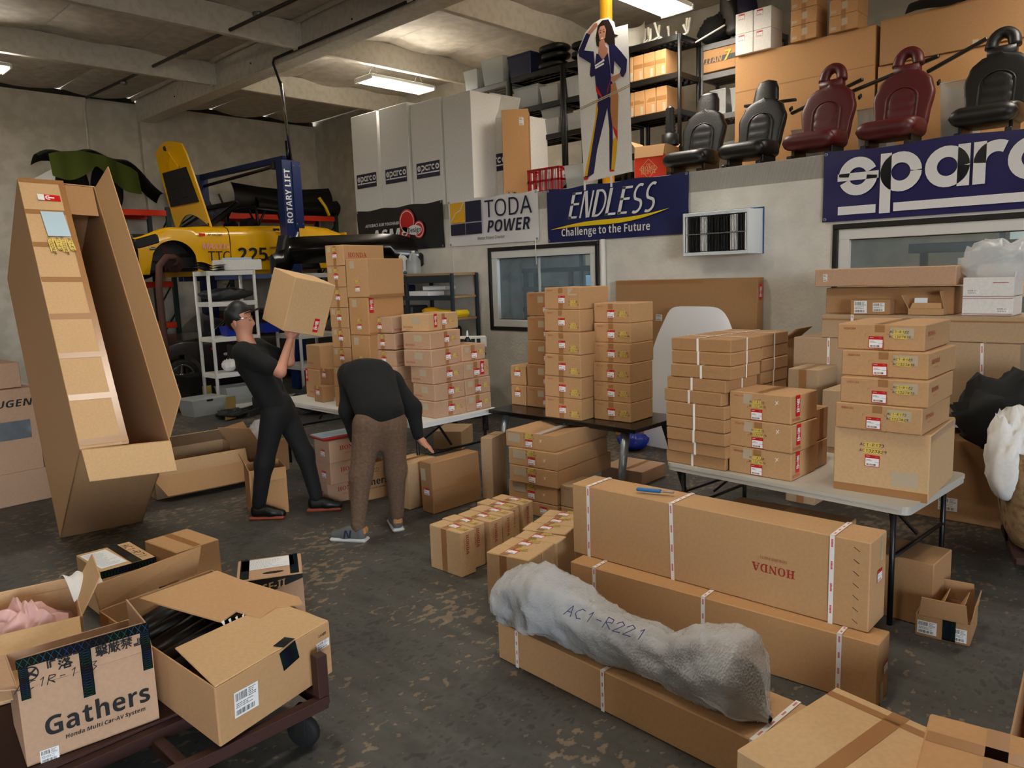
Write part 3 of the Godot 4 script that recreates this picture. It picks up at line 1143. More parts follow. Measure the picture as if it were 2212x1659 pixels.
	seat_word(s, Transform3D(Basis() * 0.345, Vector3(-1.47, -0.10, 0.014)))
	part(s, "lettering", M.white, t)


func cooler() -> void:
	var t := thing("wall_cooler", "white through-wall air cooler with open louvred front", "air cooler", Vector3(OFFICE - 0.15, 2.29, -3.975), -PI / 2)
	var w := 0.745
	var h := 0.44
	var s := new_st()
	for k in [-1, 1]:
		box(s, Vector3(0.012, h, 0.30), at(k * (w / 2 - 0.006), 0, 0), 0.003)
		box(s, Vector3(w - 0.024, 0.012, 0.30), at(0, k * (h / 2 - 0.006), 0), 0.003)
	box(s, Vector3(w - 0.02, h - 0.02, 0.02), at(0, 0, -0.14), 0.0)
	part(s, "case", mat("cooler_white", Color(0.84, 0.87, 0.89), 0.4), t)
	s = new_st()
	for k in [-1, 1]:
		box(s, Vector3(0.025, h, 0.012), at(k * (w / 2 - 0.0125), 0, 0.15), 0.003)
		box(s, Vector3(w - 0.05, 0.035, 0.012), at(0, k * (h / 2 - 0.0175), 0.15), 0.003)
	part(s, "front_frame", M.cooler_white, t)
	part(boxst(Vector3(w - 0.06, h - 0.08, 0.01), at(0, 0, 0.06), 0.0), "coil_back", M.charcoal, t)
	for i in 38:
		var x := -w / 2 + 0.06 + i * (w - 0.12) / 37.0
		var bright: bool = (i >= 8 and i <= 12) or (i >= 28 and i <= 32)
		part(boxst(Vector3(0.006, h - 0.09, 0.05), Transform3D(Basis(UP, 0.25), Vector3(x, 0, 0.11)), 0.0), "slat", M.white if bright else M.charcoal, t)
	part(boxst(Vector3(w - 0.07, 0.012, 0.012), at(0, 0.0, 0.142), 0.002), "middle_rail", M.grey, t)
	s = new_st()
	for k in [-1, 1]:
		box(s, Vector3(0.014, h - 0.08, 0.012), at(k * (w / 2 - 0.04), 0, 0.142), 0.002)
	part(s, "side_rail", M.white_plastic, t)
	s = new_st()
	box(s, Vector3(0.012, h + 0.03, 0.004), at(w / 2 + 0.008, 0.012, -0.146), 0.0)
	box(s, Vector3(w, 0.012, 0.004), at(0.01, h / 2 + 0.02, -0.146), 0.0)
	part(s, "blue_tape", mat("masking_blue", Color(0.06, 0.30, 0.55), 0.6), t)


# ---------------------------------------------------------------- tables
func folding_table(label: String, pos: Vector3, yaw: float, len: float, dep: float, h: float, m: Material) -> void:
	var t := thing("folding_table", label, "table", pos, yaw)
	var s := new_st()
	var poly := PackedVector2Array()
	for c in [[1, 1, 0], [-1, 1, 90], [-1, -1, 180], [1, -1, 270]]:
		for p in arc(Vector2(c[0] * (len / 2 - 0.05), c[1] * (dep / 2 - 0.05)), 0.05, 0.05, c[2], c[2] + 90, 5):
			poly.append(p)
	var flat := Basis(Vector3(1, 0, 0), -PI / 2)
	prism(s, poly, 0.022, Transform3D(flat, Vector3(0, h - 0.011, 0)))
	prism(s, poly, 0.024, Transform3D(flat.scaled(Vector3(0.995, 1, 0.99)), Vector3(0, h - 0.036, 0)))
	part(s, "top", m, t)
	for e in [-1, 1]:
		var x: float = e * (len / 2 - 0.10)
		for k in [-1, 1]:
			s = new_st(true)
			tube(s, [Vector3(x, 0.0, k * (dep / 2 - 0.07)), Vector3(x, h - 0.05, k * (dep / 2 - 0.07))], 0.015, 10)
			part(s, "leg", M.black_plastic, t)
		s = new_st(true)
		tube(s, [Vector3(x, h * 0.55, -dep / 2 + 0.07), Vector3(x, h * 0.55, dep / 2 - 0.07)], 0.012)
		part(s, "crossbar", M.black_plastic, t)
		s = new_st()
		bar(s, Vector3(x, h * 0.6, 0.02), Vector3(x - e * 0.16, h - 0.13, 0.02), 0.022, 0.014)
		bar(s, Vector3(x - e * 0.16, h - 0.13, 0.02), Vector3(x - e * 0.30, h - 0.05, 0.02), 0.022, 0.014)
		bar(s, Vector3(x - e * 0.16, h - 0.13, 0.02), Vector3(x, h - 0.2, dep / 2 - 0.08), 0.016, 0.012)
		part(s, "brace", M.black_plastic, t)


func build_tables() -> void:
	folding_table("scuffed off-white folding table carrying the strapped cartons at right", Vector3(4.62, 0, -1.90), -deg_to_rad(93.5), 1.52, 0.90, 0.69, M.table_top)
	folding_table("white folding table carrying the tall carton columns at centre left", Vector3(4.56, 0, -6.26), -deg_to_rad(90.5), 2.42, 0.96, 0.70, M.white_plastic)
	# black desk on splayed steel legs
	var t := thing("desk", "black desk with splayed steel legs carrying two tall stacks", "table", Vector3(5.19, 0, -4.16), -PI / 2)
	part(boxst(Vector3(1.62, 0.034, 0.70), at(0, 0.703, 0), 0.004), "top", M.black_gloss, t)
	var s := new_st()
	for k in [-1, 1]:
		box(s, Vector3(1.4, 0.025, 0.03), at(0, 0.672, 0.26 * k), 0.003)
		box(s, Vector3(0.03, 0.025, 0.56), at(0.68 * k, 0.672, 0), 0.003)
	part(s, "underframe", M.dark_grey, t)
	for q in [[-0.66, 0.26, -0.60, 0.50], [0.66, 0.26, 0.70, 0.44], [-0.66, -0.26, -0.70, -0.47], [0.70, -0.24, 0.77, -0.47]]:
		s = new_st(true)
		var a := Vector3(q[0], 0.68, q[1])
		var b := Vector3(q[2], 0.0, q[3])
		tube(s, [a, a.lerp(b, 0.55), a.lerp(b, 0.56), b], [0.036, 0.030, 0.022, 0.020], 14)
		part(s, "leg", M.zinc if q[1] > 0 else M.dark_grey, t)
	# low bench under the rear pile
	t = thing("steel_bench", "low grey steel bench under the strapped cartons at the back right", "bench")
	for z in [-2.75, -1.9, -0.9]:
		for x in [6.48, 7.1]:
			part(boxst(Vector3(0.05, 0.72, 0.05), at(x, 0.36, z), 0.003), "leg", M.rack_blue, t)
	for x in [6.45, 7.12]:
		part(boxst(Vector3(0.03, 0.07, 2.0), at(x, 0.735, -1.8), 0.003), "rail", M.rack_blue, t)
	part(boxst(Vector3(0.72, 0.012, 2.0), at(6.78, 0.773, -1.8), 0.002), "deck_board", M.zinc, t)


# ---------------------------------------------------------------- opened cartons built board by board
# p: base centre and turn as for carton(); open top, with flaps [side, lean from upright in degrees, length]
func open_carton(n: String, label: String, p: Array, tone: String, flaps: Array, deco := "", fill := 0.0, fill_mat := "black", group := "") -> Node3D:
	var t := thing(n, label, "box", Vector3(p[0], p[1], p[2]), p[3], group)
	var w: float = p[4]
	var h: float = p[5]
	var d: float = p[6]
	var th := 0.006
	var m: Material = M[tone]
	part(boxst(Vector3(w, th, d), at(0, th / 2, 0), 0.001), "floor_board", m, t)
	for k in [-1, 1]:
		part(boxst(Vector3(w, h, th), at(0, h / 2, k * (d / 2 - th / 2)), 0.001), "side_board", m, t)
		part(boxst(Vector3(th, h, d - 2 * th), at(k * (w / 2 - th / 2), h / 2, 0), 0.001), "end_board", m, t)
	for f in flaps:
		flap(t, f, w, h, d, m)
	if fill > 0.0:
		part(boxst(Vector3(w - 0.03, h * fill, d - 0.03), at(0, h * fill / 2 + 0.01, 0), 0.02), "contents", M[fill_mat], t)
	dress(t, deco, w, h, d)
	return t


func flap(t: Node3D, f: Array, w: float, h: float, d: float, m: Material) -> void:
	var a := deg_to_rad(f[1])
	var l: float = f[2]
	var up := cos(a) * l
	var out := sin(a) * l
	var q := []
	var e := 0.012
	match f[0]:
		"F": q = [Vector3(-w / 2 + e, h, d / 2), Vector3(w / 2 - e, h, d / 2), Vector3(w / 2 - e * 2, h + up, d / 2 + out), Vector3(-w / 2 + e * 2, h + up, d / 2 + out)]
		"B": q = [Vector3(w / 2 - e, h, -d / 2), Vector3(-w / 2 + e, h, -d / 2), Vector3(-w / 2 + e * 2, h + up, -d / 2 - out), Vector3(w / 2 - e * 2, h + up, -d / 2 - out)]
		"R": q = [Vector3(w / 2, h, d / 2 - e), Vector3(w / 2, h, -d / 2 + e), Vector3(w / 2 + out, h + up, -d / 2 + e * 2), Vector3(w / 2 + out, h + up, d / 2 - e * 2)]
		"L": q = [Vector3(-w / 2, h, -d / 2 + e), Vector3(-w / 2, h, d / 2 - e), Vector3(-w / 2 - out, h + up, d / 2 - e * 2), Vector3(-w / 2 - out, h + up, -d / 2 + e * 2)]
	var s := new_st()
	sheet(s, q[0], q[1], q[2], q[3], 0.006)
	part(s, "flap", m, t)


func build_open_boxes() -> void:
	# the giant open carton tipped back against the others
	var o := Vector3(1.689, 0, -6.635)
	var b := Basis.from_euler(Vector3(0, deg_to_rad(-2.523), 0)) * Basis(Vector3(1, 0, 0), deg_to_rad(-43.589)) * Basis(Vector3(0, 0, 1), deg_to_rad(-4.72))
	var t := thing("giant_carton", "giant open carton tipped back and leaning, with taped front and a dark inside", "box")
	t.transform = Transform3D(b, o)
	var w := 0.60
	var l := 2.853
	var d := 1.216
	var g := 0.012
	for q in [[Vector3(g, l, d), Vector3(g / 2, l / 2, d / 2), "side_board", "card"], [Vector3(g, l, d), Vector3(w - g / 2, l / 2, d / 2), "side_board", "card_brown"], [Vector3(w, l, g), Vector3(w / 2, l / 2, g / 2), "back_board", "card_brown"], [Vector3(w, g, d), Vector3(w / 2, g / 2, d / 2), "end_board", "card"], [Vector3(w, g, d), Vector3(w / 2, l - g / 2, d / 2), "end_board", "card"]]:
		part(boxst(q[0], Transform3D(Basis(), q[1]), 0.003), q[2], M[q[3]], t)
	var s := new_st()
	sheet(s, Vector3(0, 0.01, d), Vector3(0.315, 0.01, d + 0.012), Vector3(0.345, l - 0.01, d + 0.012), Vector3(0, l - 0.01, d), g)
	part(s, "front_flap", M.card_pale, t)
	for i in 8:
		var y := 0.03 + i * (l - 0.08) / 7.0
		s = new_st()
		quad(s, Vector3(0.004, y, d + 0.0085), Vector3(0.315 + 0.03 * y / l, y, d + 0.021), Vector3(0.315 + 0.03 * y / l, y + 0.055, d + 0.021), Vector3(0.004, y + 0.055, d + 0.0085))
		part(s, "tape", M.tape, t)
	s = new_st()
	quad(s, Vector3(0.27, 0.02, d + 0.018), Vector3(0.314, 0.02, d + 0.021), Vector3(0.343, l - 0.02, d + 0.0215), Vector3(0.299, l - 0.02, d + 0.0185))
	part(s, "tape", M.tape, t)
	s = new_st()
	sheet(s, Vector3(w, 0.03, d), Vector3(w + 0.077, 0.22, d + 0.238), Vector3(w + 0.077, l, d + 0.238), Vector3(w, l - 0.02, d), g * 0.8)
	part(s, "side_flap", M.card, t)
	s = new_st()
	sheet(s, Vector3(0.01, 0, d), Vector3(0.02, -0.25, d - 0.02), Vector3(w - 0.01, -0.25, d - 0.02), Vector3(w, 0, d), g * 0.8)
	part(s, "end_flap", M.card_pale, t)
	s = new_st()
	sheet(s, Vector3(0.35, l - 0.02, d - 0.005), Vector3(w - 0.02, l - 0.02, d - 0.005), Vector3(w - 0.02, l - 0.34, d - 0.06), Vector3(0.35, l - 0.34, d - 0.06), g * 0.8)
	part(s, "inner_flap", M.card_brown, t)
	s = new_st()
	var fx := Transform3D(Basis(), Vector3(0.20, l - 0.24, d + 0.02))
	patch(s, fx, Vector2.ZERO, Vector2(0.17, 0.075), 0.001)
	var st := part(s, "red_sticker", M.red_sticker, t)
	s = new_st()
	patch(s, fx, Vector2(-0.06, 0), Vector2(0.05, 0.073), 0.002)
	band(s, arc(Vector2(-0.005, 0), 0.018, 0.022, 60, 300, 12), 0.012, fx * at(0, 0, 0.002))
	strokes(s, [[Vector2(-0.005, 0), Vector2(0.035, 0)]], 0.014, fx * at(0, 0, 0.002))
	part(s, "print", M.white, st)
	s = new_st()
	patch(s, fx, Vector2(0.0, -0.33), Vector2(0.17, 0.30), 0.004, 0.05)
	patch(s, fx, Vector2(0.0, -0.26), Vector2(0.13, 0.1), 0.006, 0.05)
	part(s, "document_pouch", M.paper_blue, t)
	var nm: Array = note_mesh(1)
	for k in 2:
		var nt := part(nm[0], "yellow_note", M.note, t, Transform3D(Basis(Vector3(0, 0, 1), -1.5) * 2.0, Vector3(0.16 + k * 0.09, l - 0.82, d + 0.0235)))
		part(nm[1], "writing", M.ink, nt)
	# cartons at the left edge
	var wc := carton("carton", "tall printed spoiler carton at the left edge, under the leaning giant carton", "", [1.55, 0.0, -8.30, 0.05, 0.86, 1.06, 0.55], "card_pink", "")
	type_part("MUGEN", "print", 0.09, M.ink, wc, Vector3(0.2, 0.93, 0.277), "Droid Sans", true, 0.25, 1.2)
	s = new_st()
	box(s, Vector3(0.92, 0.30, 0.02), at(0.0, 0.15, 0.287), 0.002)
	part(s, "lid_band", M.card_pink, wc)
	s = new_st(true)
	grid(s, 10, 5, func(u: float, v: float) -> Vector3: return Vector3(0.02 + u * 0.34, 0.60 + v * 0.17, 0.281 + 0.006 * sin(u * 17.0 + v * 6.0)))
	part(s, "silver_tape", M.zinc, wc)
	carton("carton", "plain carton on the printed spoiler carton at the left edge", "", [1.50, 1.065, -8.36, 0.05, 0.80, 0.23, 0.5], "card_pink", "")
	# flattened-open carton on the floor left of the men
	t = open_carton("open_carton", "low open carton with its long front flap folded down over the floor", [3.08, 0.0, -7.36, -0.10, 0.86, 0.34, 0.62], "card_pale", [["B", -62, 0.36], ["L", 100, 0.25]], "", 0.35, "charcoal")
	s = new_st()
	sheet(s, Vector3(-0.43, 0.34, 0.31), Vector3(-0.40, 0.22, 0.36), Vector3(0.42, 0.22, 0.36), Vector3(0.43, 0.34, 0.31), 0.007)
	part(s, "flap", M.card_pale, t)
	s = new_st()
	sheet(s, Vector3(-0.47, 0.225, 0.36), Vector3(-0.38, 0.06, 0.50), Vector3(0.52, 0.06, 0.50), Vector3(0.42, 0.225, 0.36), 0.007)
	part(s, "flap", M.card, t)
	t = open_carton("open_carton", "small open carton with a red framed flap beside the man in the cap", [3.72, 0.0, -7.20, 0.5, 0.42, 0.33, 0.4], "card", [["L", 40, 0.3], ["B", 30, 0.2]], "x:0.2,0.7", 0.5, "card_brown")
	s = new_st()
	for k in [0.16, 0.25]:
		strokes(s, [[Vector2(-0.12, k), Vector2(0.12, k)]], 0.006, Transform3D(Basis(Vector3(0, 0, -1), Vector3(-0.64, 0.77, 0), Vector3(0.77, 0.64, 0)), Vector3(-0.203, 0.333, 0)))
	part(s, "print", M.red_sticker, t)
	crumple("crumpled_film", "crumpled clear film on the small open carton beside the man in the cap", "plastic", Vector3(3.75, 0.34, -7.13), Vector3(0.16, 0.10, 0.14), M.film)
	# open carton by the left shin, and the one with wrap sticking out
	open_carton("open_carton", "open brown carton beside the shin of the man in the cap", [3.12, 0.0, -5.98, -0.35, 0.30, 0.40, 0.34], "card_warm", [["F", 160, 0.10], ["L", 20, 0.1]], "", 0.2, "charcoal")
	t = open_carton("open_carton", "open carton with black lettering behind the knees of the bent man", [3.90, 0.0, -5.66, -0.15, 0.34, 0.33, 0.34], "card", [], "")
	type_part("Gathers", "print", 0.085, M.ink, t, Vector3(0.0, 0.16, 0.1725), "Droid Sans", true)
	type_part("Honda Multi Car-AV System", "print", 0.019, M.ink, t, Vector3(0.0, 0.105, 0.1725), "Droid Sans", true)
	s = new_st()
	handwriting(s, "AC1-RD", 0.035, 0.003, at(-0.03, 0.265, 0.1725))
	part(s, "writing", M.ink, t)
	crumple("plastic_bag", "clear plastic bag bulging out of the lettered open carton", "bag", Vector3(3.90, 0.25, -5.66), Vector3(0.14, 0.15, 0.14), M.film)
	# top of the pile under the desk: an open, sunken lid
	t = open_carton("open_carton", "top carton under the desk with its dark flaps sagging inwards", [4.80, 0.549, -4.10, -1.496, 0.496, 0.13, 0.77], "card", [["R", -100, 0.26], ["L", -100, 0.26]], "p:0.17,0.6,0.13,0.07 n:0.47,0.8 l:0.48,0.35 x:0.72,0.6")
	part(boxst(Vector3(0.05, 0.004, 0.5), Transform3D(Basis(Vector3(1, 0, 0), 0.03), Vector3(0, 0.11, 0.05)), 0.0), "clear_tape", M.film, t)
	# near the table leg, at the right
	t = open_carton("open_carton", "small open carton with dividers on the floor by the near table leg", [4.33, 0.0, -1.02, -1.46, 0.25, 0.115, 0.30], "card_brown", [["F", 2, 0.10], ["B", -3, 0.11], ["R", 8, 0.09]], "ls:0.22,0.45,0.09,0.07 ls:0.8,0.42,0.07,0.07")
	for k in [-0.02, 0.07]:
		s = new_st()
		sheet(s, Vector3(k - 0.03, 0.1, 0.1), Vector3(k - 0.03, 0.1, -0.08), Vector3(k + 0.02, 0.2, -0.08), Vector3(k + 0.02, 0.2, 0.1), 0.004)
		part(s, "divider", M.card, t)
	s = new_st()
	uvquad(s, Vector3(0.0, 0.006, 0.152), Vector3(0.06, 0.006, 0.152), Vector3(0.06, 0.115, 0.152), Vector3(0.0, 0.115, 0.152))
	part(s, "black_tape", M.brand_tape, t)
	# open cartons on the rear pile
	t = open_carton("open_carton", "open carton with a paper sticking up on the rear pile", [6.62, 1.525, -1.78, -1.57, 0.25, 0.05, 0.28], "card", [["F", -30, 0.05], ["R", -15, 0.14], ["L", 30, 0.12]], "", 0.0)
	part(boxst(Vector3(0.09, 0.10, 0.003), at(-0.06, 0.08, 0.05, 0.2), 0.0), "paper", M.paper, t)
	t = open_carton("open_carton", "empty open carton behind the strapped pile near the wall", [6.85, 0.86, -3.22, -1.57, 0.45, 0.42, 0.4], "card_brown", [["F", 120, 0.1], ["R", 50, 0.15]], "", 0.0)
	part(boxst(Vector3(0.44, 0.86, 0.4), at(0, -0.43, 0), 0.004), "lower_carton", M.card_brown, t)
	for k in 2:
		t = open_carton("mail_carton", ["white mailing carton with red lines and blue labels on the rear pile", "open white mailing carton stacked on the red lined one"][k], [6.66, 1.525 + k * 0.142, -1.375, -1.60, 0.33, 0.14, 0.26], "card_white", [] if k == 0 else [["R", 6, 0.10], ["B", 20, 0.1]], "ls:0.8,0.3,0.08,0.03" if k == 0 else "ls:0.2,0.25,0.08,0.03", 0.9 if k == 0 else 0.0, "card_white")
		s = new_st()
		for y in ([0.012, 0.128] if k == 0 else [0.1]):
			box(s, Vector3(0.325 if k == 0 else 0.1, 0.004, 0.001), at(0.0 if k == 0 else 0.08, y, 0.1308), 0.0)
		part(s, "red_line", M.red, t)
	crumple("plastic_sheet", "milky plastic sheeting heaped in the open white mailing carton", "plastic", Vector3(6.7, 1.75, -1.34), Vector3(0.20, 0.15, 0.26), M.film)
	cart_boxes()
	# broad panel at the right edge
	t = open_carton("open_carton", "large carton at the right edge of the photo, end panel upright", [3.02, 0.0, -0.20, 0.10, 0.80, 0.36, 0.56], "card_brown", [])
	t = carton("carton", "near carton with shiny tape in the bottom right corner", "", [2.05, 0.0, -0.36, 0.15, 0.3, 0.72, 0.32], "card_warm", "th@T:0.5,0.05 tt:0.6")


func crumple(n: String, label: String, cat: String, pos: Vector3, r: Vector3, m: Material, group := "") -> Node3D:
	var s := new_st(true)
	var nz := FastNoiseLite.new()
	nz.seed = rng.randi() % 999
	nz.frequency = 1.4
	grid(s, 28, 14, func(u: float, v: float) -> Vector3:
		var a := u * TAU
		var p := Vector3(cos(a) * sin(v * PI), -cos(v * PI), -sin(a) * sin(v * PI))
		var k := 1.0 + 0.35 * nz.get_noise_3dv(p * 1.5) + 0.22 * absf(nz.get_noise_3dv(p * 4.0))
		return Vector3(p.x * r.x, (p.y + 1.0) * r.y, p.z * r.z) * k)
	var o := part(s, n, m, self, Transform3D(Basis(), pos))
	tag(o, label, cat, group)
	return o


func tape_run(t: Node3D, pts: Array, up: Vector3, w: float, rep := 0.5) -> void:
	var s := new_st()
	for i in pts.size() - 1:
		var a: Vector3 = pts[i]
		var b: Vector3 = pts[i + 1]
		uvquad(s, a, b, b + up * w, a + up * w)
	part(s, "black_tape", M.brand_tape, t)


func cart_boxes() -> void:
	# flat steel trolley
	var t := thing("platform_cart", "rusty brown steel platform cart on black casters at the lower left", "cart")
	var y := 0.205
	for q in [[Vector3(-0.2, y, -2.665), Vector3(1.58, y, -2.665)], [Vector3(-0.2, y, -2.97), Vector3(1.58, y, -2.97)], [Vector3(-0.2, y, -3.9), Vector3(1.58, y, -3.9)], [Vector3(1.57, y, -2.66), Vector3(1.57, y, -3.9)], [Vector3(1.0, y - 0.03, -2.66), Vector3(1.0, y - 0.03, -3.9)], [Vector3(0.3, y - 0.03, -2.66), Vector3(0.3, y - 0.03, -3.9)]]:
		var s := new_st()
		bar(s, q[0], q[1], 0.045, 0.05)
		part(s, "rail", M.rust, t)
	part(boxst(Vector3(1.70, 0.012, 0.9), at(0.7, 0.238, -3.44), 0.002), "deck_board", M.rust, t)
	part(boxst(Vector3(0.05, 0.22, 0.05), at(1.57, 0.30, -2.68), 0.003), "post", M.rust, t)
	for p in [Vector3(1.51, 0, -2.74), Vector3(1.51, 0, -3.8), Vector3(-0.1, 0, -3.8)]:
		var s := new_st(true)
		lathe(s, [Vector2(0.0, -0.02), Vector2(0.055, -0.02), Vector2(0.07, -0.013), Vector2(0.07, 0.013), Vector2(0.055, 0.02), Vector2(0, 0.02)], 20, Transform3D(Basis(Vector3(0, 0, 1), PI / 2).rotated(UP, 0.5), p + Vector3(0, 0.07, 0)))
		var c := part(s, "caster", M.rubber, t)
		s = new_st()
		for k in [-1, 1]:
			box(s, Vector3(0.006, 0.11, 0.05), Transform3D(Basis(UP, 0.5), p + Vector3(0.028 * k * cos(0.5), 0.115, -0.028 * k * sin(0.5))), 0.001)
		box(s, Vector3(0.07, 0.012, 0.07), at(p.x, 0.172, p.z, 0.5), 0.002)
		part(s, "fork", M.iron, c)
	y = 0.248
	# lettered carton, front left
	t = open_carton("open_carton", "lettered carton with black patterned tape at the front of the cart", [0.83, y, -3.20, -0.12, 0.45, 0.295, 0.36], "card_pink", [["F", -3, 0.115], ["L", 75, 0.16], ["R", -4, 0.1]], "ls:0.16,0.06,0.06,0.05", 0.6, "black")
	var f := 0.1835
	type_part("Gathers", "print", 0.10, M.ink, t, Vector3(0.02, 0.125, f), "Droid Sans", true, 0.0, 0.95)
	type_part("Honda Multi Car-AV System", "print", 0.021, M.ink, t, Vector3(0.04, 0.065, f), "Droid Sans", true, 0.15)
	var s := new_st()
	var x := -0.12
	for k in ["open", "raku", "ka"]:
		kanji(s, k, 0.048, 0.0055, at(x, 0.352, f + 0.002))
		x += 0.05
	x = 0.05
	for k in ["geki", "gen", "kin", "close"]:
		kanji(s, k, 0.042, 0.0045, at(x, 0.352, f + 0.002))
		x += 0.043
	band(s, arc(Vector2(-0.18, 0.345), 0.024, 0.024, 0, 360, 18), 0.004, at(0, 0, f + 0.002))
	strokes(s, [[Vector2(-0.197, 0.33), Vector2(-0.163, 0.36)], [Vector2(-0.197, 0.358), Vector2(-0.163, 0.332)]], 0.007, at(0, 0, f + 0.002))
	handwriting(s, "AC1R-173", 0.032, 0.003, at(-0.10, 0.303, f + 0.002), 0.3)
	part(s, "print", M.ink, t)
	tape_run(t, [Vector3(-0.22, 0.375, f + 0.003), Vector3(0.22, 0.375, f + 0.003)], UP, 0.036)
	tape_run(t, [Vector3(-0.216, 0.255, f + 0.002), Vector3(-0.216, 0.38, f + 0.003)], Vector3(-1, 0, 0), -0.03)
	tape_run(t, [Vector3(0.22, 0.22, f + 0.002), Vector3(0.22, 0.38, f + 0.003)], Vector3(-1, 0, 0), 0.035)
	tape_run(t, [Vector3(0.015, 0.19, f + 0.0015), Vector3(0.015, 0.38, f + 0.0025)], Vector3(-1, 0, 0), 0.04)
	# large battered carton, right
	t = open_carton("open_carton", "large battered carton with torn flaps at the right end of the cart", [1.335, y, -3.14, -1.33, 0.80, 0.233, 0.56], "card", [["B", 15, 0.12]], "", 0.75, "black")
	t.position = Vector3(1.38, y, -3.17)
	t.rotation.y = -0.24
	for c in t.get_children():
		c.free()
	var n := Vector3(1.108, y, -2.63)
	var fl := Vector3(1.066, y, -3.70)
	var fr := Vector3(1.63, y, -3.78)
	var r := Vector3(1.687, y, -2.778)
	var inv := t.transform.affine_inverse()
	for q in [[n, r], [r, fr], [fr, fl], [fl, n]]:
		s = new_st()
		sheet(s, inv * q[0], inv * q[1], inv * (q[1] + UP * 0.234), inv * (q[0] + UP * 0.232), 0.007)
		part(s, "side_board", M.card, t)
	s = new_st()
	sheet(s, inv * n, inv * r, inv * fr, inv * fl, 0.006)
	part(s, "floor_board", M.card, t)
	var h := UP * 0.236
	s = new_st()
	sheet(s, inv * (n + h), inv * (r + h), inv * (Vector3(1.635, y, -3.13) + h * 1.02), inv * (Vector3(1.13, y, -3.03) + h * 1.04), 0.007)
	part(s, "flap", M.card_pale, t)
	# back flaps: one upright on the left, one drooping with a torn edge
	s = new_st()
	sheet(s, inv * (fl + h), inv * (Vector3(1.56, y, -3.79) + h), inv * Vector3(1.60, 0.615, -3.80), inv * Vector3(1.055, 0.60, -3.72), 0.007)
	part(s, "flap", M.card_brown, t)
	s = new_st()
	board(s, [inv * Vector3(1.18, 0.55, -3.52), inv * Vector3(1.36, 0.50, -3.10), inv * Vector3(1.45, 0.505, -3.14), inv * Vector3(1.50, 0.49, -3.02), inv * Vector3(1.60, 0.50, -3.06), inv * Vector3(1.70, 0.497, -3.0), inv * Vector3(1.72, 0.505, -3.07), inv * Vector3(1.60, 0.53, -3.40), inv * Vector3(1.56, 0.545, -3.55)], 0.007)
	part(s, "flap", M.card, t)
	for e in 5:
		s = new_st()
		sheet(s, inv * Vector3(1.36 + e * 0.03, 0.502, -3.10 + e * 0.004), inv * Vector3(1.375 + e * 0.03, 0.502, -3.105), inv * Vector3(1.372 + e * 0.03, 0.475 - 0.012 * (e % 2), -3.085), inv * Vector3(1.366 + e * 0.03, 0.478, -3.084), 0.002)
		part(s, "torn_edge", M.card_white, t)
	var side := (r - n).normalized()
	var no := Vector3(-side.z, 0, side.x) * -0.005
	no = Vector3(side.z, 0, -side.x) * -0.006
	var bf := Basis(side, UP, side.cross(UP))
	s = new_st()
	patch(s, inv * Transform3D(bf, n + side * 0.13 + UP * 0.12), Vector2.ZERO, Vector2(0.115, 0.10), 0.006, -0.05)
	part(s, "shipping_label", M.ship_label, t)
	s = new_st()
	patch(s, inv * Transform3D(bf, n + side * 0.55 + UP * 0.15), Vector2.ZERO, Vector2(0.075, 0.034), 0.006)
	part(s, "barcode", M.ship_label, t)
	type_part("2AA20", "print", 0.016, M.ink, t, inv * (n + side * 0.55 + UP * 0.195 + bf.z * 0.006), "Droid Sans", true, 0, 1, inv.basis * bf)
	s = new_st()
	patch(s, inv * Transform3D(bf, n + side * 0.36 + UP * 0.19), Vector2.ZERO, Vector2(0.09, 0.085), 0.006, 0.2)
	patch(s, inv * Transform3D(Basis(side, -bf.z, UP), n + side * 0.36 + UP * 0.238), Vector2(0, 0.02), Vector2(0.08, 0.05), 0.004, 0.2)
	part(s, "black_tape", M.brand_tape, t)
	# black suspension parts lying inside
	for k in 7:
		s = new_st(true)
		var z := -3.66 + 0.085 * k
		tube(s, [Vector3(1.12, 0.34 + 0.01 * (k % 3), z), Vector3(1.40, 0.42, z + 0.03), Vector3(1.60, 0.38, z - 0.05)], [0.03, 0.045, 0.035], 10)
		var o := part(s, "suspension_part", M.black_plastic, self)
		tag(o, "black rubber coated part lying in the battered carton on the cart", "car part", "black parts in the battered carton")
	# carton with pink bubble wrap, back left
	t = open_carton("open_carton", "open carton with pink bubble wrap at the back left of the cart", [0.78, y, -3.78, -0.22, 0.44, 0.30, 0.40], "card_pale", [["F", 112, 0.36], ["R", 30, 0.17], ["L", 35, 0.2], ["B", -6, 0.05]])
	crumple("bubble_wrap", "pink bubble wrap filling the open carton at the back left of the cart", "bubble wrap", Vector3(0.78, y + 0.02, -3.77), Vector3(0.17, 0.145, 0.15), M.pink_wrap)
	s = new_st(true)
	grid(s, 12, 8, func(u: float, v: float) -> Vector3: return Vector3(0.98 + u * 0.14, 0.60 + 0.05 * sin(v * 3.0) - 0.06 * v + 0.01 * sin(u * 14.0 + v * 5.0), -3.95 + v * 0.2))
	tag(part(s, "paper_tape", M.card_white, self), "crumpled strip of masking paper hanging off the pink wrap carton", "paper")
	# cartons behind the cart
	t = carton("carton", "carton with black patterned tape and a white form behind the cart", "", [1.55, 0.0, -4.95, 0.0, 0.32, 0.30, 0.43], "card_pale", "")
	tape_run(t, [Vector3(0.02, 0.302, 0.213), Vector3(0.02, 0.302, -0.213)], Vector3(1, 0, 0), 0.06)
	tape_run(t, [Vector3(-0.16, 0.255, 0.2165), Vector3(0.16, 0.255, 0.2165)], UP, 0.045)
	s = new_st()
	patch(s, face_xf("T", 0.32, 0.30, 0.43)[0], Vector2(-0.07, 0), Vector2(0.15, 0.34), 0.002, 0.04)
	part(s, "form", M.form, t)
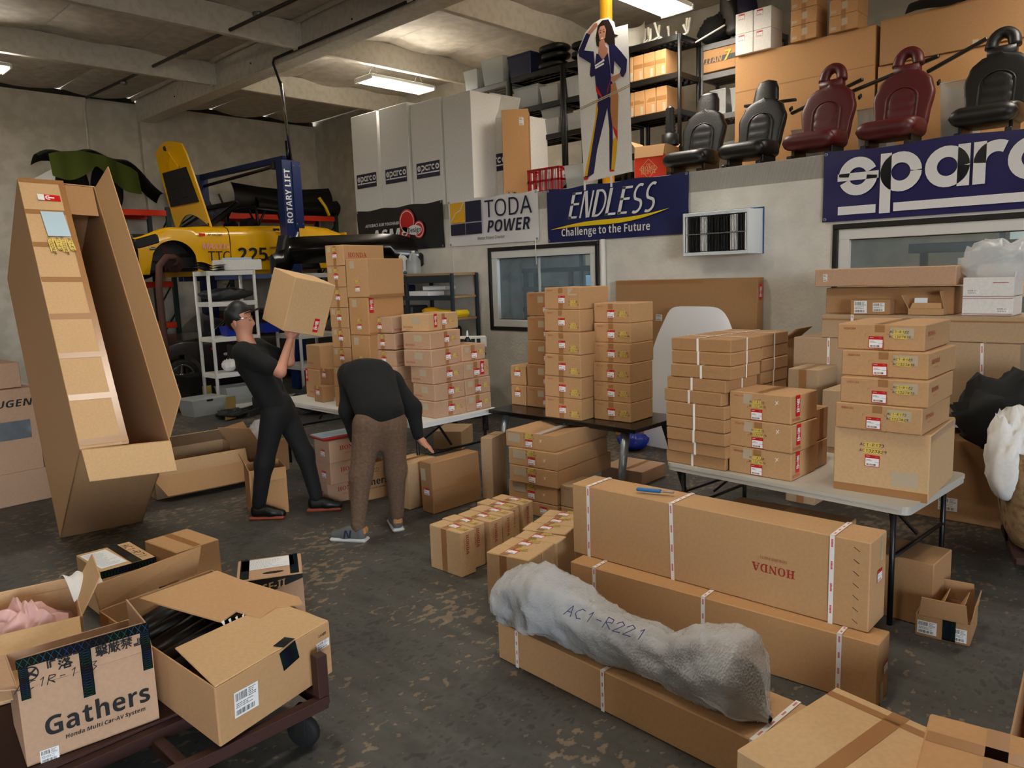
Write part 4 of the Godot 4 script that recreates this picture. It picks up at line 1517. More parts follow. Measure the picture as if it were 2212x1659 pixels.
	s = new_st()
	handwriting(s, "AC1-R71", 0.045, 0.0035, Transform3D(Basis(Vector3(0, 0, 1), Vector3(1, 0, 0), UP), Vector3(0.11, 0.302, 0.0)))
	part(s, "writing", M.ink, t)
	carton("carton", "plain taped carton behind the torn flap of the cart", "", [1.98, 0.0, -5.0, 0.1, 0.30, 0.27, 0.4], "card", "tt:0.5")
	t = carton("carton", "carton with a black slanted print and a sheet on top by the cart", "", [2.12, 0.0, -4.10, -0.50, 0.37, 0.265, 0.34], "card_pink", "")
	s = new_st()
	prism(s, PackedVector2Array([Vector2(-0.183, 0.12), Vector2(0.183, 0.235), Vector2(0.183, 0.26), Vector2(-0.183, 0.26)]), 0.001, at(0, 0, 0.171))
	part(s, "print", M.ink, t)
	type_part("SF-II", "lettering", 0.062, M.card_pale, t, Vector3(0.02, 0.212, 0.1724), "Droid Sans", true, 0.25, 1.0, Basis(Vector3(0, 0, 1), 0.16))
	s = new_st()
	patch(s, face_xf("T", 0.37, 0.265, 0.34)[0], Vector2(-0.01, 0.06), Vector2(0.30, 0.17), 0.002, 0.02)
	part(s, "form", M.form, t)
	s = new_st()
	prism(s, PackedVector2Array(arc(Vector2(0.02, -0.10), 0.06, 0.018, 0, 345, 20)), 0.0006, face_xf("T", 0.37, 0.265, 0.34)[0] * at(0, 0, 0.001))
	part(s, "print", M.ink, t)
	for k in [-1, 1]:
		tape_run(t, [Vector3(0.165 * k, 0.267, 0.16), Vector3(0.165 * k, 0.267, -0.168)], Vector3(k, 0, 0), -0.05)


# ---------------------------------------------------------------- cartons
# local frame: base centre, front towards +z, right side towards +x
func face_xf(f: String, w: float, h: float, d: float) -> Array:
	match f:
		"R": return [Transform3D(Basis(Vector3(0, 0, -1), UP, Vector3(1, 0, 0)), Vector3(w / 2, h / 2, 0)), Vector2(d, h)]
		"L": return [Transform3D(Basis(Vector3(0, 0, 1), UP, Vector3(-1, 0, 0)), Vector3(-w / 2, h / 2, 0)), Vector2(d, h)]
		"T": return [Transform3D(Basis(Vector3(1, 0, 0), Vector3(0, 0, -1), UP), Vector3(0, h, 0)), Vector2(w, d)]
		"B": return [Transform3D(Basis(Vector3(-1, 0, 0), UP, Vector3(0, 0, -1)), Vector3(0, h / 2, -d / 2)), Vector2(w, h)]
	return [Transform3D(Basis(), Vector3(0, h / 2, d / 2)), Vector2(w, h)]


func patch(s: SurfaceTool, xf: Transform3D, c: Vector2, size: Vector2, z: float, turn := 0.0) -> void:
	var b := xf * Transform3D(Basis(Vector3(0, 0, 1), turn), Vector3(c.x, c.y, z))
	var x := size.x / 2
	var y := size.y / 2
	uvquad(s, b * Vector3(-x, -y, 0), b * Vector3(x, -y, 0), b * Vector3(x, y, 0), b * Vector3(-x, y, 0))


func note_mesh(variant: int) -> Array:
	var key := "note%d" % variant
	if not text_cache.has(key):
		var p := new_st()
		var k := new_st()
		var codes := ["AC1-R17", "AC1-R15", "AC1-R125", "AC1-R128", "AC1-R122", "AC1-R108", "AC1-R39", "AC1-R12", "AC1-R173"]
		var nums := ["AC1323828", "AC1322829", "AC1323830", "AC1327830", "AC1327830", "AC1326830", "AC1313828", "AC1329829", "AC1323829"]
		patch(p, at(0, 0.013, 0), Vector2.ZERO, Vector2(0.062, 0.021), 0, 0.04)
		patch(p, at(0.004, -0.013, 0), Vector2.ZERO, Vector2(0.078, 0.021), 0, -0.03)
		handwriting(k, codes[variant % 9], 0.0115, 0.0016, at(0.002, 0.013, 0.0006))
		handwriting(k, nums[variant % 9], 0.0115, 0.0016, at(0.006, -0.013, 0.0006))
		text_cache[key] = [done(p), done(k)]
	return text_cache[key]


const KANJI := {
	"bu": [[1, 9, 5, 9], [3, 10, 3, 9], [2, 8, 2.4, 6.4], [4.2, 8, 3.8, 6.4], [0.6, 6, 5.4, 6], [1.4, 4.4, 1.4, 0.6, 4.8, 0.6, 4.8, 4.4, 1.4, 4.4], [6.6, 0, 6.6, 9.4, 9.4, 9.4, 8, 6, 9.4, 3.6, 8, 2.4]],
	"hin": [[3, 9.6, 3, 6, 7, 6, 7, 9.6, 3, 9.6], [0.6, 4.6, 0.6, 0.6, 4.4, 0.6, 4.4, 4.6, 0.6, 4.6], [5.6, 4.6, 5.6, 0.6, 9.4, 0.6, 9.4, 4.6, 5.6, 4.6]],
	"raku": [[0.5, 9, 9.5, 9], [3, 10, 3, 8], [7, 10, 7, 8], [1, 7, 2, 6], [0.6, 5, 1.6, 4], [0.5, 0.5, 2.4, 3], [5, 7.6, 3, 5], [4.6, 6.6, 8, 6.6, 5, 3, 3, 2.4], [5, 5.6, 9.4, 2.6], [4.2, 2.4, 4.2, 0.3, 8, 0.3, 8, 2.4, 4.2, 2.4]],
	"ka": [[0.5, 9, 9.5, 9], [5, 9, 5, 0.2], [5, 6.4, 8, 4.4]],
	"geki": [[0.6, 9, 5, 9], [2.8, 10, 2.8, 4.8], [1, 7.8, 1, 5.8, 4.6, 5.8, 4.6, 7.8, 1, 7.8], [0.4, 4.8, 5.2, 4.8], [6, 9.6, 6, 7.6], [6, 9.6, 8.6, 9.6, 8.6, 7.8, 9.6, 7.8], [6, 7, 9, 7, 6, 4.6], [6.4, 6.6, 9.4, 4.6], [1.4, 3.8, 8.6, 4], [1, 2.8, 9, 2.8], [0.4, 1.6, 9.6, 1.6], [5, 4, 5, 0.2, 4, 0.2]],
	"gen": [[2, 10, 2.6, 8.8], [5, 10, 5, 8.8], [8, 10, 7.4, 8.8], [0.6, 8.2, 9.6, 8.2], [1.4, 8.2, 1.2, 3, 0.2, 0.2], [2.4, 7, 5.4, 7], [2.2, 5.8, 5.8, 5.8], [3, 5.8, 3, 1.4], [5, 5.8, 5, 0.2], [3, 4.4, 5, 4.4], [3, 3, 5, 3], [2.2, 1.4, 5.8, 1.8], [7.4, 7.4, 6, 4.8], [6.8, 6, 9.6, 6], [8.8, 6, 6.2, 0.2], [6.8, 4, 9.6, 0.2]],
	"kin": [[0.4, 8.6, 4.6, 8.6], [2.6, 10, 2.6, 5.4], [2.4, 8.2, 0.6, 6], [2.8, 8.2, 4.4, 6.4], [5.4, 8.6, 9.6, 8.6], [7.4, 10, 7.4, 5.4], [7.2, 8.2, 5.6, 6], [7.6, 8.2, 9.4, 6], [2, 5, 8, 5], [0.6, 3.6, 9.4, 3.6], [5, 3.6, 5, 0.2, 4, 0.4], [3, 2.6, 1.4, 0.8], [7, 2.6, 8.6, 0.8]],
	"mu": [[2.4, 10, 1, 8], [2, 9, 9, 9], [0.4, 6.4, 9.6, 6.4], [0.4, 4, 9.6, 4], [2.4, 9, 2.4, 4], [4.2, 9, 4.2, 4], [6, 9, 6, 4], [7.8, 9, 7.8, 4], [1, 2.4, 0.4, 0.4], [3.4, 2.4, 3.6, 0.4], [6, 2.4, 6.4, 0.4], [8.6, 2.4, 9.6, 0.4]],
	"gen2": [[1, 0, 1, 9.6, 3.4, 9.6, 2.2, 7, 3.6, 4.6, 2, 3.4], [4.8, 9.4, 8.4, 9.4, 8.4, 5.4, 4.8, 5.4], [4.8, 7.4, 8.4, 7.4], [4.8, 9.4, 4.8, 0.4, 6.6, 1.4], [6.4, 5.2, 9.6, 0.2], [9.2, 3.8, 7.4, 2.6]],
	"open": [[4, 10, 9, 10], [4, 10, 4, 4], [5.6, 8.6, 9, 8.6], [5.6, 8.6, 5.6, 4]], "close": [[6, 0, 1, 0], [6, 0, 6, 6], [4.4, 1.4, 1, 1.4], [4.4, 1.4, 4.4, 6]],
}


func kanji(s: SurfaceTool, k: String, size: float, w: float, xf: Transform3D) -> void:
	for g in KANJI[k]:
		var l := []
		for i in range(0, g.size(), 2):
			l.append(Vector2(g[i] - 5.0, g[i + 1] - 5.0) * size / 10.0)
		strokes(s, [l], w, xf)


func nums(t: String) -> Array:
	var o := []
	for x in t.split(","):
		o.append(float(x))
	return o


# p: x, y, z of the base centre, yaw, width, height, depth
func carton(n: String, label: String, group: String, p: Array, tone: String, deco := "", lean := Vector2.ZERO) -> Node3D:
	var t := thing(n, label, "box", Vector3(p[0], p[1], p[2]), p[3], group)
	var w: float = p[4]
	var h: float = p[5]
	var d: float = p[6]
	var c := []
	var j := minf(0.004, h * 0.02)
	for i in 8:
		var q := Vector3(w * (0.5 if i & 1 else -0.5), h if i & 2 else 0.0, d * (0.5 if i & 4 else -0.5))
		if i & 2:
			q += Vector3(lean.x + rng.randf_range(-j, j) * 0.5, 0, lean.y + rng.randf_range(-j, j) * 0.5)
		c.append(q)
	var s := new_st()
	hexa(s, c, 0.005)
	part(s, "body", M[tone], t)
	dress(t, deco, w, h, d, lean)
	return t


func dress(t: Node3D, deco: String, w: float, h: float, d: float, lean := Vector2.ZERO) -> void:
	for tok in deco.split(" ", false):
		var kv: PackedStringArray = tok.split(":")
		var f := "F"
		var k: String = kv[0]
		if k.contains("@"):
			f = k.get_slice("@", 1)
			k = k.get_slice("@", 0)
		var a: Array = nums(kv[1]) if kv.size() > 1 and k != "W" else []
		var fx: Array = face_xf(f, w, h, d)
		var xf: Transform3D = fx[0]
		var fs: Vector2 = fx[1]
		if lean != Vector2.ZERO and f != "T":
			xf.basis.y = (UP + Vector3(lean.x, 0, lean.y) / h)
			xf.origin += Vector3(lean.x, 0, lean.y) * 0.5
		var c := Vector2.ZERO
		if a.size() > 1:
			c = Vector2((a[0] - 0.5) * fs.x, (a[1] - 0.5) * fs.y)
		var s := new_st()
		match k:
			"t":  # tape over the seam: whole face and across the top
				var tw: float = a[1] if a.size() > 1 else 0.05
				c = Vector2((a[0] - 0.5) * fs.x, 0)
				patch(s, xf, c, Vector2(tw, fs.y - 0.008), 0.0008)
				if f == "F":
					patch(s, face_xf("T", w, h, d)[0], c, Vector2(tw, d - 0.008), 0.0008)
				elif f == "R":
					patch(s, face_xf("T", w, h, d)[0], Vector2(0, (a[0] - 0.5) * d), Vector2(w - 0.008, tw), 0.0008)
				part(s, "tape", M.tape, t)
			"ts":  # only the folded-over ends
				var tw := 0.05
				c = Vector2((a[0] - 0.5) * fs.x, 0)
				var e := minf(0.045, h * 0.28)
				patch(s, xf, c + Vector2(0, fs.y / 2 - e / 2 - 0.004), Vector2(tw, e), 0.0008)
				patch(s, face_xf("T", w, h, d)[0], c, Vector2(tw, d - 0.008), 0.0008)
				part(s, "tape", M.tape, t)
				s = new_st()
				patch(s, xf, c - Vector2(0, fs.y / 2 - e / 2 - 0.004), Vector2(tw, e), 0.0008)
				part(s, "tape", M.tape, t)
			"tt":  # along the top only, front to back
				patch(s, face_xf("T", w, h, d)[0], Vector2((a[0] - 0.5) * w, 0), Vector2(0.05, d - 0.01), 0.0008)
				part(s, "tape", M.tape, t)
			"th":  # band along the face
				var tw: float = a[1] if a.size() > 1 else 0.05
				patch(s, xf, Vector2(0, (a[0] - 0.5) * fs.y), Vector2(fs.x - 0.008, tw), 0.0008)
				part(s, "tape", M.tape, t)
			"l":
				var k2: float = a[2] if a.size() > 2 else 1.0
				patch(s, xf, c, Vector2(0.075, 0.064) * k2, 0.0018, rng.randf_range(-0.03, 0.03))
				part(s, "red_label", M.label, t)
			"ls":
				patch(s, xf, c, Vector2(a[2], a[3]), 0.0018, rng.randf_range(-0.03, 0.03))
				part(s, "shipping_label", M.ship_label, t)
			"n":
				var nm: Array = note_mesh(rng.randi() % 9)
				var k2: float = a[2] if a.size() > 2 else 1.0
				var nt := part(nm[0], "yellow_note", M.note, t, xf * Transform3D(Basis() * k2, Vector3(c.x, c.y, 0.0022)))
				part(nm[1], "writing", M.ink, nt)
			"p":
				patch(s, xf, c, Vector2(a[2], a[3]), 0.0012, rng.randf_range(-0.03, 0.03))
				part(s, "clear_tape", M.tape_grey, t)
			"k":  # red sticker with two white characters, one under the other
				var k2: float = a[2] if a.size() > 2 else 1.0
				patch(s, xf, c, Vector2(0.05, 0.125) * k2, 0.0022, rng.randf_range(-0.05, 0.05))
				var st := part(s, "red_sticker", M.red_sticker, t)
				s = new_st()
				kanji(s, "bu", 0.036 * k2, 0.005 * k2, xf * at(c.x, c.y + 0.022 * k2, 0.003))
				kanji(s, "hin", 0.036 * k2, 0.005 * k2, xf * at(c.x, c.y - 0.02 * k2, 0.003))
				part(s, "characters", M.white, st)
			"h":
				var k2: float = a[2] if a.size() > 2 else 0.03
				part(type_mesh("HONDA", "Droid Serif", true, k2), "print", M.print_red, t, xf * Transform3D(Basis().scaled(Vector3(1.15, 1, 1)), Vector3(c.x, c.y, 0.0012)))
				part(type_mesh("GENUINE PARTS", "Droid Sans", false, k2 * 0.34), "print", M.print_faint, t, xf * at(c.x, c.y - k2 * 0.95, 0.0012))
			"hv":  # the same on end, reading downwards
				var tb := Basis(Vector3(0, 0, 1), -PI / 2)
				part(type_mesh("HONDA", "Droid Serif", true, a[2]), "print", M.print_red, t, xf * Transform3D(tb, Vector3(c.x, c.y, 0.0012)))
				part(type_mesh("GENUINE PARTS", "Droid Sans", false, a[2] * 0.34), "print", M.print_faint, t, xf * Transform3D(tb, Vector3(c.x - a[2] * 0.8, c.y, 0.0012)))
			"hx":  # upside down
				var tb := Basis(Vector3(0, 0, 1), PI)
				part(type_mesh("HONDA", "Droid Serif", true, a[2]), "print", M.print_red, t, xf * Transform3D(tb, Vector3(c.x, c.y, 0.0012)))
				part(type_mesh("GENUINE PARTS", "Droid Sans", false, a[2] * 0.34), "print", M.print_faint, t, xf * Transform3D(tb, Vector3(c.x, c.y + a[2] * 0.95, 0.0012)))
			"W":
				part(type_mesh(kv[1], "Droid Sans", false, 0.017), "print", M.print_red, t, xf * at(-fs.x / 2 + 0.065, fs.y / 2 - 0.026, 0.0012))
			"m":  # corner marks printed round the label
				for e in [[-1, 1], [1, 1], [-1, -1], [1, -1]]:
					var o := c + Vector2(e[0] * 0.062, e[1] * 0.045)
					strokes(s, [[o - Vector2(e[0] * 0.012, 0), o, o - Vector2(0, e[1] * 0.012)]], 0.0016, xf * at(0, 0, 0.0012))
				part(s, "print", M.print_faint, t)
			"x":
				strokes(s, [[c + Vector2(-0.008, -0.012), c + Vector2(0.008, 0.012)], [c + Vector2(-0.009, 0.009), c + Vector2(0.007, -0.006)]], 0.004, xf * at(0, 0, 0.0012))
				part(s, "chalk_mark", M.white, t)
			"s":  # strap round the carton, over front, top and back
				var x: float = (a[0] - 0.5) * w
				for q in [["F", x], ["T", x], ["B", -x]]:
					var g: Array = face_xf(q[0], w, h, d)
					patch(s, g[0], Vector2(q[1], 0), Vector2(a[1], g[1].y + 0.004), 0.003, a[2] if a.size() > 2 and q[0] == "F" else 0.0)
				part(s, "strap", M.strap_print if a[1] > 0.019 else M.strap, t)
			"sr":  # strap the other way, over right, top and left
				for q in [["R", 0], ["L", 0]]:
					var g: Array = face_xf(q[0], w, h, d)
					patch(s, g[0], Vector2((a[0] - 0.5) * d * (1 if q[0] == "R" else -1), 0), Vector2(a[1], h + 0.004), 0.003)
				patch(s, face_xf("T", w, h, d)[0], Vector2(0, (a[0] - 0.5) * d), Vector2(w + 0.004, a[1]), 0.0035)
				part(s, "strap", M.strap, t)
			"fl":  # edge of the outer flap: a lid line just under the top
				patch(s, xf, Vector2(0, fs.y / 2 - a[0] / 2 - 0.003), Vector2(fs.x - 0.006, a[0]), 0.0012)
				part(s, "folded_edge", M.card_brown, t)
			"st":  # row of staples up the right edge
				for i in 7:
					var y := (i / 6.0 - 0.5) * (fs.y - 0.08)
					strokes(s, [[Vector2(c.x - 0.012, y + 0.008), Vector2(c.x + 0.012, y - 0.008)]], 0.003, xf * at(0, 0, 0.0016))
				part(s, "staple", M.iron, t)
			"ar":  # handling marks: arrow and umbrella in frames
				for i in 2:
					var o := c + Vector2(i * 0.075, 0)
					strokes(s, [[o + Vector2(-0.03, -0.035), o + Vector2(0.03, -0.035), o + Vector2(0.03, 0.035), o + Vector2(-0.03, 0.035), o + Vector2(-0.03, -0.035)]], 0.003, xf * at(0, 0, 0.0014))
					if i == 0:
						strokes(s, [[o + Vector2(0, -0.022), o + Vector2(0, 0.004)]], 0.016, xf * at(0, 0, 0.0014))
						prism(s, PackedVector2Array([o + Vector2(-0.02, 0.004), o + Vector2(0.02, 0.004), o + Vector2(0, 0.026)]), 0.0004, xf * at(0, 0, 0.0014))
					else:
						prism(s, PackedVector2Array(arc(o, 0.022, 0.022, 0, 180, 10)), 0.0004, xf * at(0, 0, 0.0014))
						strokes(s, [[o, o + Vector2(0, -0.02), o + Vector2(-0.007, -0.022)]], 0.003, xf * at(0, 0, 0.0014))
				part(s, "handling_mark", M.ink, t)


# placed one by one: base centre, turn, width, height, depth
func build_cartons() -> void:
	carton("flat_carton", "flat strapped carton, lowest in the front strapped pile on the grey table", "strapped flat cartons", [4.419, 0.691, -2.465, -1.604, 0.432, 0.080, 0.375], "card_brown", "fl:0.03 s:0.46,0.016 sr:0.5,0.016")
	carton("flat_carton", "flat strapped carton, second from bottom in the front strapped pile on the grey table", "strapped flat cartons", [4.400, 0.773, -2.443, -1.629, 0.431, 0.078, 0.375], "card_brown", "fl:0.03 s:0.49,0.016 sr:0.5,0.016")
	carton("flat_carton", "flat strapped carton, third from bottom in the front strapped pile on the grey table", "strapped flat cartons", [4.388, 0.853, -2.443, -1.624, 0.430, 0.079, 0.375], "card_brown", "fl:0.03 s:0.48,0.016 sr:0.5,0.016")
	carton("flat_carton", "flat strapped carton, fourth from bottom in the front strapped pile on the grey table", "strapped flat cartons", [4.388, 0.935, -2.446, -1.633, 0.431, 0.080, 0.375], "card_brown", "fl:0.03 s:0.50,0.016 sr:0.5,0.016")
	carton("flat_carton", "flat strapped carton, fifth from bottom in the front strapped pile on the grey table", "strapped flat cartons", [4.396, 1.017, -2.452, -1.629, 0.431, 0.080, 0.375], "card_brown", "fl:0.03 s:0.50,0.016 sr:0.5,0.016")
	carton("flat_carton", "flat strapped carton, sixth from bottom in the front strapped pile on the grey table", "strapped flat cartons", [4.409, 1.099, -2.470, -1.663, 0.432, 0.080, 0.375], "card_brown", "fl:0.03 s:0.45,0.016 sr:0.5,0.016")
	carton("flat_carton", "flat strapped carton, seventh from bottom in the front strapped pile on the grey table", "strapped flat cartons", [4.420, 1.180, -2.458, -1.635, 0.431, 0.078, 0.371], "card_brown", "fl:0.03 s:0.44,0.016 sr:0.5,0.016")
	carton("flat_carton", "flat strapped carton, eighth from bottom in the front strapped pile on the grey table", "strapped flat cartons", [4.419, 1.261, -2.433, -1.600, 0.429, 0.079, 0.366], "card_brown", "fl:0.03 s:0.52,0.016 sr:0.5,0.016")
	carton("flat_carton", "flat strapped carton, ninth from bottom in the front strapped pile on the grey table", "strapped flat cartons", [4.459, 1.342, -2.447, -1.631, 0.430, 0.080, 0.372], "card_brown", "fl:0.03 s:0.47,0.016 sr:0.5,0.016")
	carton("flat_carton", "flat strapped carton, topmost in the front strapped pile on the grey table", "strapped flat cartons", [4.483, 1.423, -2.462, -1.616, 0.433, 0.080, 0.377], "card_brown", "fl:0.03 s:0.46,0.016 sr:0.5,0.016")
	carton("flat_carton", "flat strapped carton, lowest of five seen behind the front strapped pile", "strapped flat cartons", [4.859, 1.099, -2.455, -1.590, 0.432, 0.079, 0.373], "card_brown", "fl:0.03 s:0.5,0.016 sr:0.45,0.016")
	carton("flat_carton", "flat strapped carton, second from bottom of five seen behind the front strapped pile", "strapped flat cartons", [4.857, 1.180, -2.451, -1.599, 0.432, 0.080, 0.374], "card_brown", "fl:0.03 s:0.5,0.016 sr:0.45,0.016")
	carton("flat_carton", "flat strapped carton, third from bottom of five seen behind the front strapped pile", "strapped flat cartons", [4.860, 1.261, -2.448, -1.594, 0.432, 0.079, 0.374], "card_brown", "fl:0.03 s:0.5,0.016 sr:0.45,0.016")
	carton("flat_carton", "flat strapped carton, fourth from bottom of five seen behind the front strapped pile", "strapped flat cartons", [4.871, 1.343, -2.455, -1.594, 0.432, 0.080, 0.373], "card_brown", "fl:0.03 s:0.5,0.016 sr:0.45,0.016")
	carton("flat_carton", "flat strapped carton, topmost of five seen behind the front strapped pile", "strapped flat cartons", [4.868, 1.424, -2.453, -1.599, 0.432, 0.079, 0.374], "card_brown", "fl:0.03 s:0.5,0.016 sr:0.45,0.016")
	carton("flat_carton", "flat strapped carton hidden low in the rear pile, layer lowest on the table", "strapped flat cartons", [4.859, 0.691, -2.455, -1.590, 0.432, 0.079, 0.373], "card_brown", "fl:0.03")
	carton("flat_carton", "flat strapped carton hidden low in the rear pile, layer second on the table", "strapped flat cartons", [4.859, 0.772, -2.455, -1.590, 0.432, 0.079, 0.373], "card_brown", "fl:0.03")
	carton("flat_carton", "flat strapped carton hidden low in the rear pile, layer third on the table", "strapped flat cartons", [4.859, 0.854, -2.455, -1.590, 0.432, 0.079, 0.373], "card_brown", "fl:0.03")
	carton("flat_carton", "flat strapped carton hidden low in the rear pile, layer fourth on the table", "strapped flat cartons", [4.859, 0.935, -2.455, -1.590, 0.432, 0.079, 0.373], "card_brown", "fl:0.03")
	carton("flat_carton", "flat strapped carton hidden low in the rear pile, layer fifth on the table", "strapped flat cartons", [4.859, 1.017, -2.455, -1.590, 0.432, 0.079, 0.373], "card_brown", "fl:0.03")
	carton("carton", "carton with red sticker on its side, lowest of three beside the strapped pile", "trio of stickered cartons", [4.407, 0.691, -2.039, -1.596, 0.401, 0.165, 0.326], "card", "p:0.31,0.76,0.06,0.06 ts:0.47 n:0.46,0.6 m:0.46,0.22 l:0.46,0.22 x:0.78,0.72 W:WRA109 k@R:0.25,0.62 h@R:0.2,0.14,0.022")
	carton("carton", "carton with red sticker on its side, middle of three beside the strapped pile", "trio of stickered cartons", [4.404, 0.858, -2.031, -1.628, 0.401, 0.168, 0.318], "card", "p:0.31,0.76,0.06,0.06 ts:0.47 n:0.46,0.6 m:0.46,0.22 l:0.46,0.22 x:0.78,0.72 W:WRA109 k@R:0.25,0.62 h@R:0.2,0.14,0.022")
	carton("carton", "carton with red sticker on its side, topmost of three beside the strapped pile", "trio of stickered cartons", [4.410, 1.028, -2.039, -1.637, 0.402, 0.168, 0.321], "card", "p:0.31,0.76,0.06,0.06 ts:0.47 n:0.46,0.6 m:0.46,0.22 l:0.46,0.22 x:0.78,0.72 W:WRA109 k@R:0.25,0.62 h@R:0.2,0.14,0.022")
	carton("carton", "plain narrow carton, lower of two standing behind the stickered trio", "", [4.671, 0.691, -2.044, -1.592, 0.400, 0.170, 0.202], "card", "t@R:0.5")
	carton("carton", "plain narrow carton, upper of two standing behind the stickered trio", "", [4.693, 0.863, -2.049, -1.605, 0.400, 0.200, 0.177], "card", "t@R:0.5")
	carton("carton", "large plain carton with a round red dot at the near end of the grey table", "", [4.569, 0.691, -1.382, -1.514, 0.484, 0.356, 0.603], "card_pale", "n:0.41,0.72,1.3 l:0.42,0.52,1.0 p:0.76,0.29,0.13,0.08 th:0.05,0.05 th@R:0.93,0.03")
	carton("carton", "wide flat carton with yellow notes, lowest of four on the red dot carton", "wide flat cartons with yellow notes", [4.500, 1.049, -1.380, -1.564, 0.440, 0.140, 0.522], "card", "ts:0.5 p:0.75,0.68,0.12,0.055 n:0.72,0.63 m:0.47,0.3 l:0.46,0.3 W:WBA584 h@R:0.25,0.62,0.032")
	carton("carton", "wide flat carton with yellow notes, second of four on the red dot carton", "wide flat cartons with yellow notes", [4.516, 1.191, -1.367, -1.539, 0.438, 0.139, 0.520], "card", "ts:0.5 p:0.75,0.68,0.12,0.055 n:0.72,0.63 m:0.47,0.3 l:0.46,0.3 W:WBA584 h@R:0.25,0.62,0.032")
	carton("carton", "wide flat carton with yellow notes, third of four on the red dot carton", "wide flat cartons with yellow notes", [4.575, 1.332, -1.380, -1.570, 0.439, 0.139, 0.522], "card", "ts:0.5 p:0.75,0.68,0.12,0.055 n:0.72,0.63 m:0.47,0.3 l:0.46,0.3 W:WBA584 h@R:0.25,0.62,0.032")
	carton("carton", "wide flat carton with yellow notes, topmost of four on the red dot carton", "wide flat cartons with yellow notes", [4.618, 1.473, -1.424, -1.548, 0.444, 0.140, 0.522], "card", "ts:0.5 p:0.75,0.68,0.12,0.055 n:0.72,0.63 m:0.47,0.3 l:0.46,0.3 W:WBA584 h@R:0.25,0.62,0.032")
	carton("carton", "taped carton, lowest in the left tall stack on the black desk", "desk stack cartons", [5.065, 0.721, -4.105, -1.528, 0.383, 0.180, 0.400], "card", "ts:0.47 l:0.5,0.45 n:0.82,0.28 W:WBA561")
	carton("carton", "taped carton, second from bottom in the left tall stack on the black desk", "desk stack cartons", [5.065, 0.903, -4.101, -1.533, 0.384, 0.180, 0.400], "card", "ts:0.47 l:0.5,0.45 n:0.82,0.28 W:WBA561")
	carton("carton", "taped carton, third from bottom in the left tall stack on the black desk", "desk stack cartons", [5.058, 1.085, -4.090, -1.548, 0.384, 0.180, 0.400], "card", "ts:0.47 l:0.5,0.45 n:0.82,0.28 W:WBA561")
	carton("carton", "taped carton, fourth from bottom in the left tall stack on the black desk", "desk stack cartons", [5.090, 1.268, -4.103, -1.595, 0.385, 0.180, 0.400], "card", "ts:0.47 l:0.5,0.45 n:0.82,0.28 W:WBA561")
	carton("carton", "taped carton, fifth from bottom in the left tall stack on the black desk", "desk stack cartons", [5.165, 1.450, -4.172, -1.558, 0.385, 0.182, 0.400], "card", "ts:0.47 l:0.5,0.45 n:0.82,0.28 W:WBA561")
	carton("carton", "taped carton, topmost in the left tall stack on the black desk", "desk stack cartons", [5.225, 1.634, -4.213, -1.575, 0.392, 0.185, 0.402], "card", "ts:0.47 p:0.8,0.8,0.1,0.06 l:0.5,0.45 n:0.82,0.28 W:WBA561")
	carton("carton", "taped carton, lowest in the right tall stack on the black desk", "desk stack cartons", [5.195, 0.721, -3.709, -1.535, 0.364, 0.158, 0.335], "card", "ts:0.47 l:0.48,0.45 n:0.8,0.45 W:WGA122")
	carton("carton", "taped carton, second from bottom in the right tall stack on the black desk", "desk stack cartons", [5.198, 0.881, -3.710, -1.542, 0.365, 0.156, 0.334], "card", "ts:0.47 l:0.48,0.45 n:0.8,0.45 W:WGA122")
	carton("carton", "taped carton, third from bottom in the right tall stack on the black desk", "desk stack cartons", [5.203, 1.040, -3.715, -1.554, 0.366, 0.158, 0.333], "card", "ts:0.47 l:0.48,0.45 n:0.8,0.45 W:WGA122")
	carton("carton", "taped carton, fourth from bottom in the right tall stack on the black desk", "desk stack cartons", [5.233, 1.200, -3.725, -1.571, 0.366, 0.159, 0.334], "card", "ts:0.47 l:0.48,0.45 n:0.8,0.45 W:WGA122")
	carton("carton", "taped carton, fifth from bottom in the right tall stack on the black desk", "desk stack cartons", [5.264, 1.360, -3.748, -1.558, 0.366, 0.159, 0.333], "card", "ts:0.47 l:0.48,0.45 n:0.8,0.45 W:WGA122")
	carton("carton", "taped carton, topmost in the right tall stack on the black desk", "desk stack cartons", [5.302, 1.521, -3.773, -1.576, 0.368, 0.160, 0.335], "card", "ts:0.47 l:0.48,0.45 n:0.8,0.45 W:WGA122")
	carton("carton", "brown carton, lowest in the stack half hidden behind the left desk stack", "rear desk cartons", [5.349, 0.721, -4.598, -1.536, 0.380, 0.185, 0.360], "card_brown", "p:0.45,0.7,0.07,0.06 l:0.62,0.3 W:WBA230")
	carton("carton", "brown carton, second from bottom in the stack half hidden behind the left desk stack", "rear desk cartons", [5.375, 0.908, -4.610, -1.536, 0.380, 0.204, 0.360], "card_brown", "p:0.45,0.7,0.07,0.06 l:0.62,0.3 W:WBA230")
	carton("carton", "brown carton, third from bottom in the stack half hidden behind the left desk stack", "rear desk cartons", [5.409, 1.114, -4.630, -1.536, 0.380, 0.214, 0.360], "card_brown", "p:0.45,0.7,0.07,0.06 l:0.62,0.3 W:WBA230")
	carton("carton", "brown carton, fourth from bottom in the stack half hidden behind the left desk stack", "rear desk cartons", [5.466, 1.330, -4.674, -1.536, 0.380, 0.214, 0.360], "card_brown", "p:0.45,0.7,0.07,0.06 l:0.62,0.3 W:WBA230")
	carton("carton", "brown carton, topmost in the stack half hidden behind the left desk stack", "rear desk cartons", [5.590, 1.546, -4.785, -1.536, 0.380, 0.218, 0.360], "card_brown", "p:0.45,0.7,0.07,0.06 l:0.62,0.3 W:WBA230")
